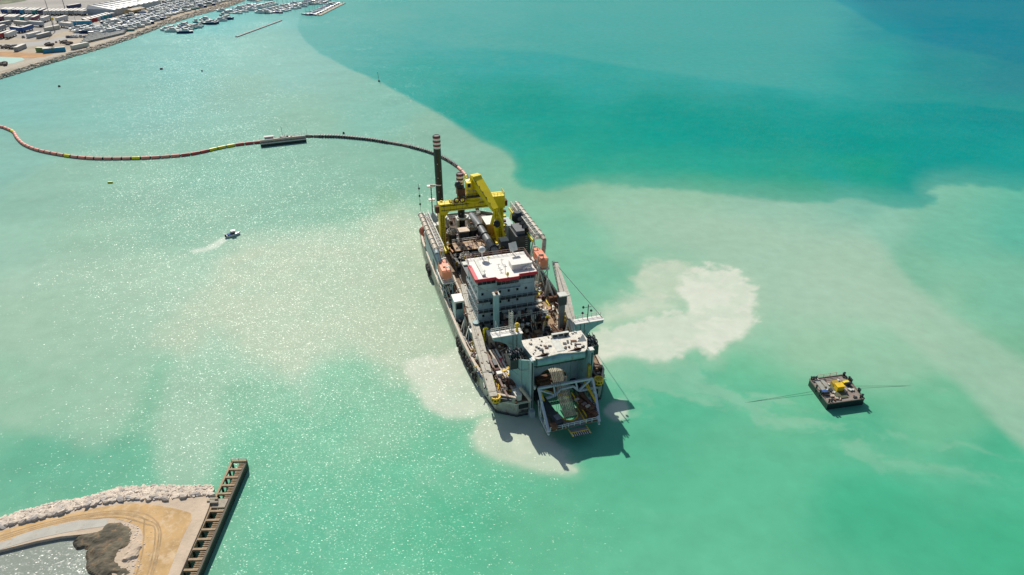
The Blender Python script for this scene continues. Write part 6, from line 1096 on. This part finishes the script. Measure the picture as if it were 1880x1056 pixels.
for k in range(22): ck.rbox((6.75 - .02 * k, -.8 - k * .32, 6.0 - k * .13), (.5, .14, .22), .1)
part('cable_chain', ck, DARK, rg); part('corner_rust_plate', MB().box(4.4, 6.0, py_ + .5, -6.6, pz + .02, pz + .5), RUST, pf)
for x in (-.6, -.2, .2, .7, 1.0): part('hoist_wire', MB().bar((x - .3, .4, 10.6), (x, -4.0, 3.0), .05), DARK, fr_)
part('yellow_rod', MB().bar((-2.0, .2, 5.4), (2.6, -2.2, 4.4), .12), YEL2, fr_); part('beige_cylinder', MB().tube((-6.5, 1.7, 6.0), (-4.9, -.7, 4.0), .36, 10), BEIGE, None, None, True)
part('right_yellow_column', MB().box(GR - .5, GR + .1, -.9, -.3, 6.5, 10.2), mat('ochre_paint', (0, 0, 0)))

# --- things carried by the ship
def wpart_thing(name, x, y, z, rz=0.0): return empty(name, wship(x, y, z), YAW + rz)
def lifeboat(x, y, z, label):
    r = wpart_thing('lifeboat', x, y, z); L_, B_ = 6.6, 2.7
    prof = [(-.5, .8), (-.42, .95), (-.2, 1), (.15, 1), (.38, .9), (.5, .55)]; rings = []
    for t, w_ in prof:
        yy = t * L_; b = B_ / 2 * w_; rings.append([(-b * .5, yy, 0), (b * .5, yy, 0), (b, yy, .8), (b * .96, yy, 1.25), (b * .8, yy, 2.5 if t > -.5 else 2.2), (-b * .8, yy, 2.5 if t > -.5 else 2.2), (-b * .94, yy, 1.15), (-b, yy, .8)])
    mb = MB(); vs = [p for q in rings for p in q]; fs = [(k * 8 + i, k * 8 + (i + 1) % 8, (k + 1) * 8 + (i + 1) % 8, (k + 1) * 8 + i) for k in range(5) for i in range(8)] + [tuple(range(8))[::-1], tuple(range(40, 48))]
    mb.add(vs, fs).build('hull', ORANGE, r); MB().box(-.5, .5, -1.2, .6, 2.45, 2.8).build('hatch_coaming', ORANGE, r); MB().box(-B_ / 2 - .02, -B_ / 2 + .0, -1.5, 1.5, 1.0, 1.12).build('grab_rail', DARK, r)
    for k in (-1, 1): MB().tube((0, k * 2.4, 2.2), (0, k * 2.4, 3.0), .1, 6).build('lifting_hook', DARK, r)
    tag(r, label, 'lifeboat', 'orange lifeboats'); return r
lifeboat(-12.4, 45.6, 9.0, 'orange enclosed lifeboat on the left side of the dredger'); lifeboat(12.0, 44.8, 9.0, 'orange enclosed lifeboat on the right side of the dredger')
for x in (-12.4, 12.0):
    s_ = 1 if x > 0 else -1
    pd = part('davit_platform', MB().box(x - 1.4, x + 1.4, 41.4, 48.8, 8.5, 8.8), PALE); part('platform_lattice', MB().bar((x - 1.1, 42, DZ + 1), (x - 1.1, 42, 8.5), .18).bar((x + 1.1, 42, DZ), (x + 1.1, 42, 8.5), .18).bar((x - 1.1, 42, DZ + 1), (x + 1.1, 42, 8.5), .14).bar((x + 1.1, 42, DZ), (x - 1.1, 42, 8.5), .14).bar((x - 1.1, 48, DZ + 1), (x - 1.1, 48, 8.5), .18).bar((x + 1.1, 48, DZ), (x + 1.1, 48, 8.5), .18).bar((x - 1.1, 42, DZ + 1), (x - 1.1, 48, 8.5), .14), TEAL_SHADE, pd)
    part('davit_arm', MB().bar((x - s_ * 1.6, 43, 8.8), (x - s_ * .8, 43, 12.4), .25).bar((x - s_ * .8, 43, 12.4), (x + s_ * .2, 43, 12.2), .2).bar((x - s_ * 1.6, 47.6, 8.8), (x - s_ * .8, 47.6, 12.4), .25).bar((x - s_ * .8, 47.6, 12.4), (x + s_ * .2, 47.6, 12.2), .2), PALE, pd)
    part('platform_railing', MB().rail([(x + s_ * 1.35, 41.5, 8.8), (x - s_ * 1.35, 41.5, 8.8)], 1, 1, .04), PALE, pd)
part('tall_lattice', MB().bar((11.8, 39.2, DZ), (9.8, 41.4, 12), .2).bar((11.8, 39.2, DZ), (12.8, 41.0, 12), .2).bar((10.0, 40.6, DZ), (10.6, 41.0, 11), .3).bar((9, 39.5, DZ), (9.6, 40, 10), .2), PALE)
part('side_stair', MB().rail([(-12.9, 36.5, DZ), (-13.0, 42.0, 5.4)], 1.0, .8, .05).bar((-12.3, 36.5, DZ), (-12.3, 42, 7.5), .12), PALE)
# tyre fenders along the left side, each one hanging from the hull
ty = MB().torus((0, 0, 0), .55, .24, 14, 7, 'x'); tyre0 = None; tpos = [(y, z) for y in [12.2 + k * 1.15 for k in range(13)] for z in (2.7, 1.5)]; tpos = [q for i_, q in enumerate(tpos) if i_ % 7 not in (2, 5)]
def edge_x(y):
    for (xa, ya), (xb, yb) in zip(left_edge, left_edge[1:]):
        if ya <= y <= yb: return xa + (xb - xa) * (y - ya) / (yb - ya)
    return -13.4
for k, (y, z) in enumerate(tpos):
    if tyre0 is None: tyre0 = ty.build('tyre_fender', RUBBER); o = tyre0
    else: o = tyre0.copy(); COL.objects.link(o)
    o.location = wship(edge_x(y) - .3, y, z); o.rotation_euler = (0, 0, YAW); tag(o, f"black tyre fender in the {'upper' if z > 2 else 'lower'} row on the dredger's left side, {['nearest the bow', 'in the middle', 'farthest from the bow'][min(2, k // 7)]}", 'tyre fender', 'tyre fenders along the left side of the dredger')
for k, y in enumerate((60.5, 62, 63.5)):
    o = tyre0.copy(); COL.objects.link(o); o.scale = (1.5, 1.5, 1.5); o.location = wship(-13.95, y, 1.9); o.rotation_euler = (0, 0, YAW); tag(o, 'large black fender hanging low on the left side below the gallery', 'tyre fender', 'large fenders on the left side of the dredger')
# crew
def person(X, Y, Z, rz, label, top, arm=0.3):
    r = empty('person', (X, Y, Z), rz); bm = bmesh.new(); sk = bm.verts.layers.skin.new()
    J = {'pel': (0, 0, .95, .15), 'che': (0, .02, 1.32, .17), 'nek': (0, .02, 1.52, .065), 'hd': (0, .03, 1.66, .10), 'hd2': (0, .02, 1.76, .085), 'lh': (-.1, 0, .88, .10), 'lk': (-.12, .05, .5, .07), 'la': (-.13, 0, .1, .05), 'lt': (-.14, .16, .04, .045), 'rh': (.1, 0, .88, .10), 'rk': (.13, -.04, .5, .07), 'ra': (.16, -.1, .1, .05), 'rt': (.17, .06, .04, .045),
         'ls': (-.2, .02, 1.43, .065), 'le': (-.28, .06, 1.15, .045), 'lw': (-.25, .28, 1.0, .035), 'lf': (-.23, .37, .98, .04), 'rs': (.2, .02, 1.43, .065), 're': (.29, -.02, 1.14, .045), 'rw': (.28, .16 + arm * .3, .95, .035), 'rf': (.27, .26 + arm * .3, .93, .04)}
    E_ = [('pel', 'che'), ('che', 'nek'), ('nek', 'hd'), ('hd', 'hd2'), ('pel', 'lh'), ('lh', 'lk'), ('lk', 'la'), ('la', 'lt'), ('pel', 'rh'), ('rh', 'rk'), ('rk', 'ra'), ('ra', 'rt'), ('che', 'ls'), ('ls', 'le'), ('le', 'lw'), ('lw', 'lf'), ('che', 'rs'), ('rs', 're'), ('re', 'rw'), ('rw', 'rf')]
    V = {}
    for k_, (x, y, z, r_) in J.items(): v = bm.verts.new((x, y, z)); v[sk].radius = (r_, r_); v[sk].use_root = (k_ == 'pel'); V[k_] = v
    for a, b in E_: bm.edges.new((V[a], V[b]))
    me = bpy.data.meshes.new('body'); bm.to_mesh(me); bm.free(); me.materials.append(NAVY); o = bpy.data.objects.new('body', me); COL.objects.link(o); o.parent = r
    o.modifiers.new('skin', 'SKIN'); o.modifiers.new('sub', 'SUBSURF').levels = 1; o.modifiers['sub'].render_levels = 1
    MB().lathe((0, .02, .98), [(.21, 0), (.24, .2), (.26, .4), (.14, .52)], 12).build('vest', top, r, True)
    MB().lathe((0, .02, 1.72), [(.17, 0), (.15, .1), (.06, .17)], 12).build('helmet', LIME if top is LIME else WHITE, r, True); MB().lathe((0, .04, 1.58), [(.08, 0), (.11, .07), (.1, .14)], 10).build('face', SKIN, r, True)
    tag(r, label, 'person', 'deck crew of the dredger'); return r
for (x, y, a, lb) in [(-12.0, 8.3, .4, 'crew member in yellow vest on the left bow, nearer the blue tarpaulin'), (-11.4, 7.4, 2.2, 'crew member in yellow vest on the left bow, farther right'), (-10.6, 5.6, 3.4, 'crew member in yellow vest standing lowest on the left bow')]:
    q = wship(x, y, DZ); person(q[0], q[1], q[2], a, lb, LIME)

# ------------------------------------------------------------------ floating pipeline, work pontoon, anchor pontoon
pl_px = [(-60, 222), (-20, 228), (4, 233), (15, 237), (25, 242), (30, 251), (40, 262), (50, 268), (65, 274), (85, 279), (112, 284), (140, 288), (170, 290.5), (200, 291), (240, 290.5), (280, 289), (320, 286), (345, 283.5), (370, 279), (400, 272), (425, 267), (450, 263.5), (474, 261), (492, 259.5)]
pl2_px = [(556, 249.8), (563, 249.6), (590, 250), (620, 250.5), (650, 253), (680, 256), (710, 261), (740, 266), (765, 272), (790, 279.5), (815, 290), (840, 306), (856, 322), (866, 340), (872, 360), (876, 385)]
def along(pts, step):
    sm = smoothline([at(x, y, .5)[:2] for x, y in pts], 8); out = [Vector(sm[0])]; acc = 0
    for a, b in zip(sm, sm[1:]):
        a, b = Vector(a), Vector(b); L_ = (b - a).length; d = step - acc
        while d <= L_: out.append(a.lerp(b, d / L_)); d += step
        acc = (acc + L_) % step
    return out
pipe = empty('floating_pipeline', (*along(pl_px, 5)[0], 0)); tag(pipe, 'long floating pipeline of red and yellow floats curving in from the left edge', 'pipeline'); PO = Vector(pipe.location)
def run(pts, root, colf, seg, r_, name):
    P = along(pts, seg)
    for k in range(len(P) - 1):
        a, b = Vector((*P[k], .45)) - PO2, Vector((*P[k + 1], .45)) - PO2; d = (b - a); c = colf(*topx(*P[k])); mb = MB()
        u = a + d * .03; v = b - d * .12; mb.tube(u, v, r_, 12)
        o = mb.build(name, c, root, True)
        MB().tube(v - d * .01, b + d * .07, r_ * .5, 8).tube(v, v + d * .04, r_ * .9, 10).build('coupling', BLACK, root)
PO2 = PO
yl = {3, 4, 28, 44, 46, 47}
nP = len(along(pl_px, 4.2)); 
def cf(x, y): return YELLOW if (15 < x < 26 or 111 < x < 125 or 240 < x < 257 or 368 < x < 421) else (PINK if x < 320 else REDF)
run(pl_px, pipe, cf, 3.6, .62, 'float_section')
pipe2 = empty('floating_pipeline', (*along(pl2_px, 5)[0], 0)); PO2 = Vector(pipe2.location); tag(pipe2, 'dark brown floating pipeline running from the work pontoon to the stern of the dredger', 'pipeline')
run(pl2_px, pipe2, lambda x, y: PINK if 839 < x < 853 and y < 330 else (YELLOW if 853 <= x < 868 and y < 345 else BROWNF), 4.6, .55, 'pipe_section')
mb = MB()
Pq = along(pl2_px, 1.2)
for k, q in enumerate(Pq[6:-2]):
    if (k // 9) % 4 != 3: mb.box(q.x - PO2.x - .22, q.x - PO2.x + .22, q.y - PO2.y - .8, q.y - PO2.y + .8, .2, 1.15)
mb.build('pipe_collars', DARK, pipe2)
# red and yellow hose joint hanging behind the crane
def pontoon(name, p, q, w_, h, label):
    a, b = Vector(at(*p, h)), Vector(at(*q, h)); d = b - a; r = empty(name, (a.x, a.y, 0), math.atan2(d.y, d.x)); return r, d.length
r, L_ = pontoon('work_pontoon', (478, 263.5), (562, 254), 5, 1.6, '')
MB().box(0, L_, 0, 5.2, -.5, 1.5).build('hull', BLACK, r); MB().box(.05, L_ - .05, .05, 5.15, 1.5, 1.56).build('deck', mat('tan_deck_pale', (.5, .43, .33), .85, var=.25, dirt=.3), r); MB().box(0, L_, -.1, .0, 1.1, 1.45).build('rubbing_rail', PALE, r)
MB().box(2, 5.5, 2.8, 4.6, 1.56, 3.0).build('deckhouse', HOUSE_SHADE, r); MB().box(1.8, 5.7, 2.6, 4.8, 3.0, 3.15).build('deckhouse_roof', DARK, r)
for x, h in ((10, 2.5), (19, 3), (L_ - 9, 5.5), (L_ - 1.5, 2)): MB().tube((x, 2.6, 1.5), (x, 2.6, 1.5 + h), .05, 6).build('deck_pole', DARK, r)
MB().rail([(.2, 5.1, 1.56), (L_ - .2, 5.1, 1.56)], 1.0, 1.8, .04).build('railing', PALE, r); MB().tube((0, 1.2, 2.1), (L_, 1.2, 2.1), .5, 10).build('deck_pipe', BEIGE, r, True)
for k in range(8): MB().rbox((L_ * .42 + k * .7, 2.6 + (k % 3) * .6, 2.0), (.7, .6, .9), k).build('deck_gear', [DARK, RUST, WHITE, MAROON][k % 4], r)
tag(r, 'long black work pontoon with small deckhouse joining red and brown pipelines', 'pontoon')
# anchor pontoon to the right of the dredger
c0, c1, c2, c3 = [Vector(at(*p, 1.6)) for p in ((1520, 741.5), (1587, 732), (1550.6, 689.8), (1486.5, 696.5))]
ex_, ey = (c1 - c0), (c3 - c0); LX, LY = ex_.length, ey.length; r = empty('anchor_pontoon', (c0.x, c0.y, 0), math.atan2(ex_.y, ex_.x)); tag(r, 'square black rusty pontoon with yellow machinery box moored by two wires', 'pontoon')
nrm = Vector((-ex_.y, ex_.x, 0)).normalized(); sh = ey.dot(ex_.normalized()); hh = ey.dot(nrm)
def PP(u, v, z=1.6): return (u * LX + v * sh, v * hh, z)      # deck coordinates 0..1
def pbox(name, u0, u1, v0, v1, z0, z1, m):
    q = [PP(u0, v0), PP(u1, v0), PP(u1, v1), PP(u0, v1)]; return MB().add([(x, y, z0) for x, y, _ in q] + [(x, y, z1) for x, y, _ in q], [(3, 2, 1, 0), (4, 5, 6, 7), (0, 1, 5, 4), (1, 2, 6, 5), (2, 3, 7, 6), (3, 0, 4, 7)]).build(name, m, r)
PD = mat('pontoon_deck', (.27, .23, .19), .85, var=.35, dirt=.45, dcol=(.36, .2, .16), scale=.7)
pbox('hull', 0, 1, 0, 1, -.6, 1.5, BLACK); pbox('deck', .01, .99, .01, .99, 1.5, 1.56, PD)
for a, b in (((0, 0), (1, 0)), ((1, 0), (1, 1)), ((1, 1), (0, 1)), ((0, 1), (0, 0))): MB().bar(PP(*a, 1.62), PP(*b, 1.62), .22, .2).build('deck_edge', mat('edge_rust', (.2, .17, .14), .8, dirt=.3), r)
pbox('centre_hatch', .34, .62, .12, .72, 1.56, 1.72, mat('olive_hatch', (.10, .12, .06), .8, var=.3, dirt=.3)); pbox('side_beam', .08, .2, .42, .95, 1.56, 1.85, mat('pale_beam', (.33, .33, .28), .8, dirt=.2)); pbox('side_beam', .24, .34, .5, .92, 1.56, 1.8, mat('pale_beam', (0, 0, 0)))
yb = pbox('machinery_box', .44, .63, .38, .54, 1.72, 2.75, YEL2); pbox('box_lid', .43, .64, .37, .55, 2.75, 2.85, YEL2); pbox('box_end', .45, .62, .58, .74, 1.72, 2.3, mat('ochre_paint', (0, 0, 0)))
for k, (u, v) in enumerate([(.03, .97), (.09, .96), (.15, .95), (.97, .97), (.93, .95), (1.0, .78), (1.0, .72), (1.0, .66), (1.0, .3), (1.0, .25), (.97, .06), (.9, .03), (.05, .04), (.12, .04), (.0, .35), (.0, .42), (.0, .62)]): x, y, _ = PP(u, v); MB().tube((x, y, .8), (x, y, 2.25), .17, 10).tube((x, y, 2.25), (x, y, 2.38), .24, 10).build('bollard', BLACK, r)
rp = random.Random(5)
for k in range(34): u, v = rp.uniform(.06, .92), rp.uniform(.06, .94); x, y, _ = PP(u, v); MB().rbox((x, y, 1.75), (rp.uniform(.2, .9), rp.uniform(.15, .7), rp.uniform(.1, .35)), rp.uniform(0, 3)).build('deck_gear', rp.choice([DARK, RUST, PALE, DARK, BEIGE]), r)
for u, v in ((.86, .58), (.12, .34)):
    x, y, _ = PP(u, v); MB().tube((x - .6, y, 2.0), (x + .6, y, 2.0), .32, 12).build('anchor_winch', DARK, r); MB().rbox((x, y + .8, 1.75), (1.4, .6, .4), .1).build('winch_base', YELLOW if u > .5 else BLUE, r)
for k in range(4): a, b = PP(.2 + k * .1, .2), PP(.3 + k * .12, .3 - .05 * k); MB().bar((a[0], a[1], 1.65), (b[0], b[1], 1.65), .09).build('loose_rope', ROPE, r)
MB().rail([PP(.2, 1.0, 1.6), PP(.75, 1.0, 1.6)], .9, 1.4, .04).build('railing', BEIGE, r)
for k, (p, q, lb) in enumerate([((1491, 719), (1360, 741), 'thin dark mooring wire running left from the square pontoon'), ((1568, 709), (1680, 708.5), 'thin dark mooring wire running right from the square pontoon')]):
    a, b = Vector(at(*p, .35)), Vector(at(*q, -.05)); n_ = 10; pts = [a.lerp(b, t / n_) - Vector((0, 0, .9 * math.sin(math.pi * (t / n_) ** .6))) * (1 if t < n_ else 0) for t in range(n_ + 1)]; pts = [a.lerp(b, t / n_) for t in range(n_ + 1)]
    tag(MB().path(pts, .03, 6).build('mooring_wire', DARK), lb, 'wire')
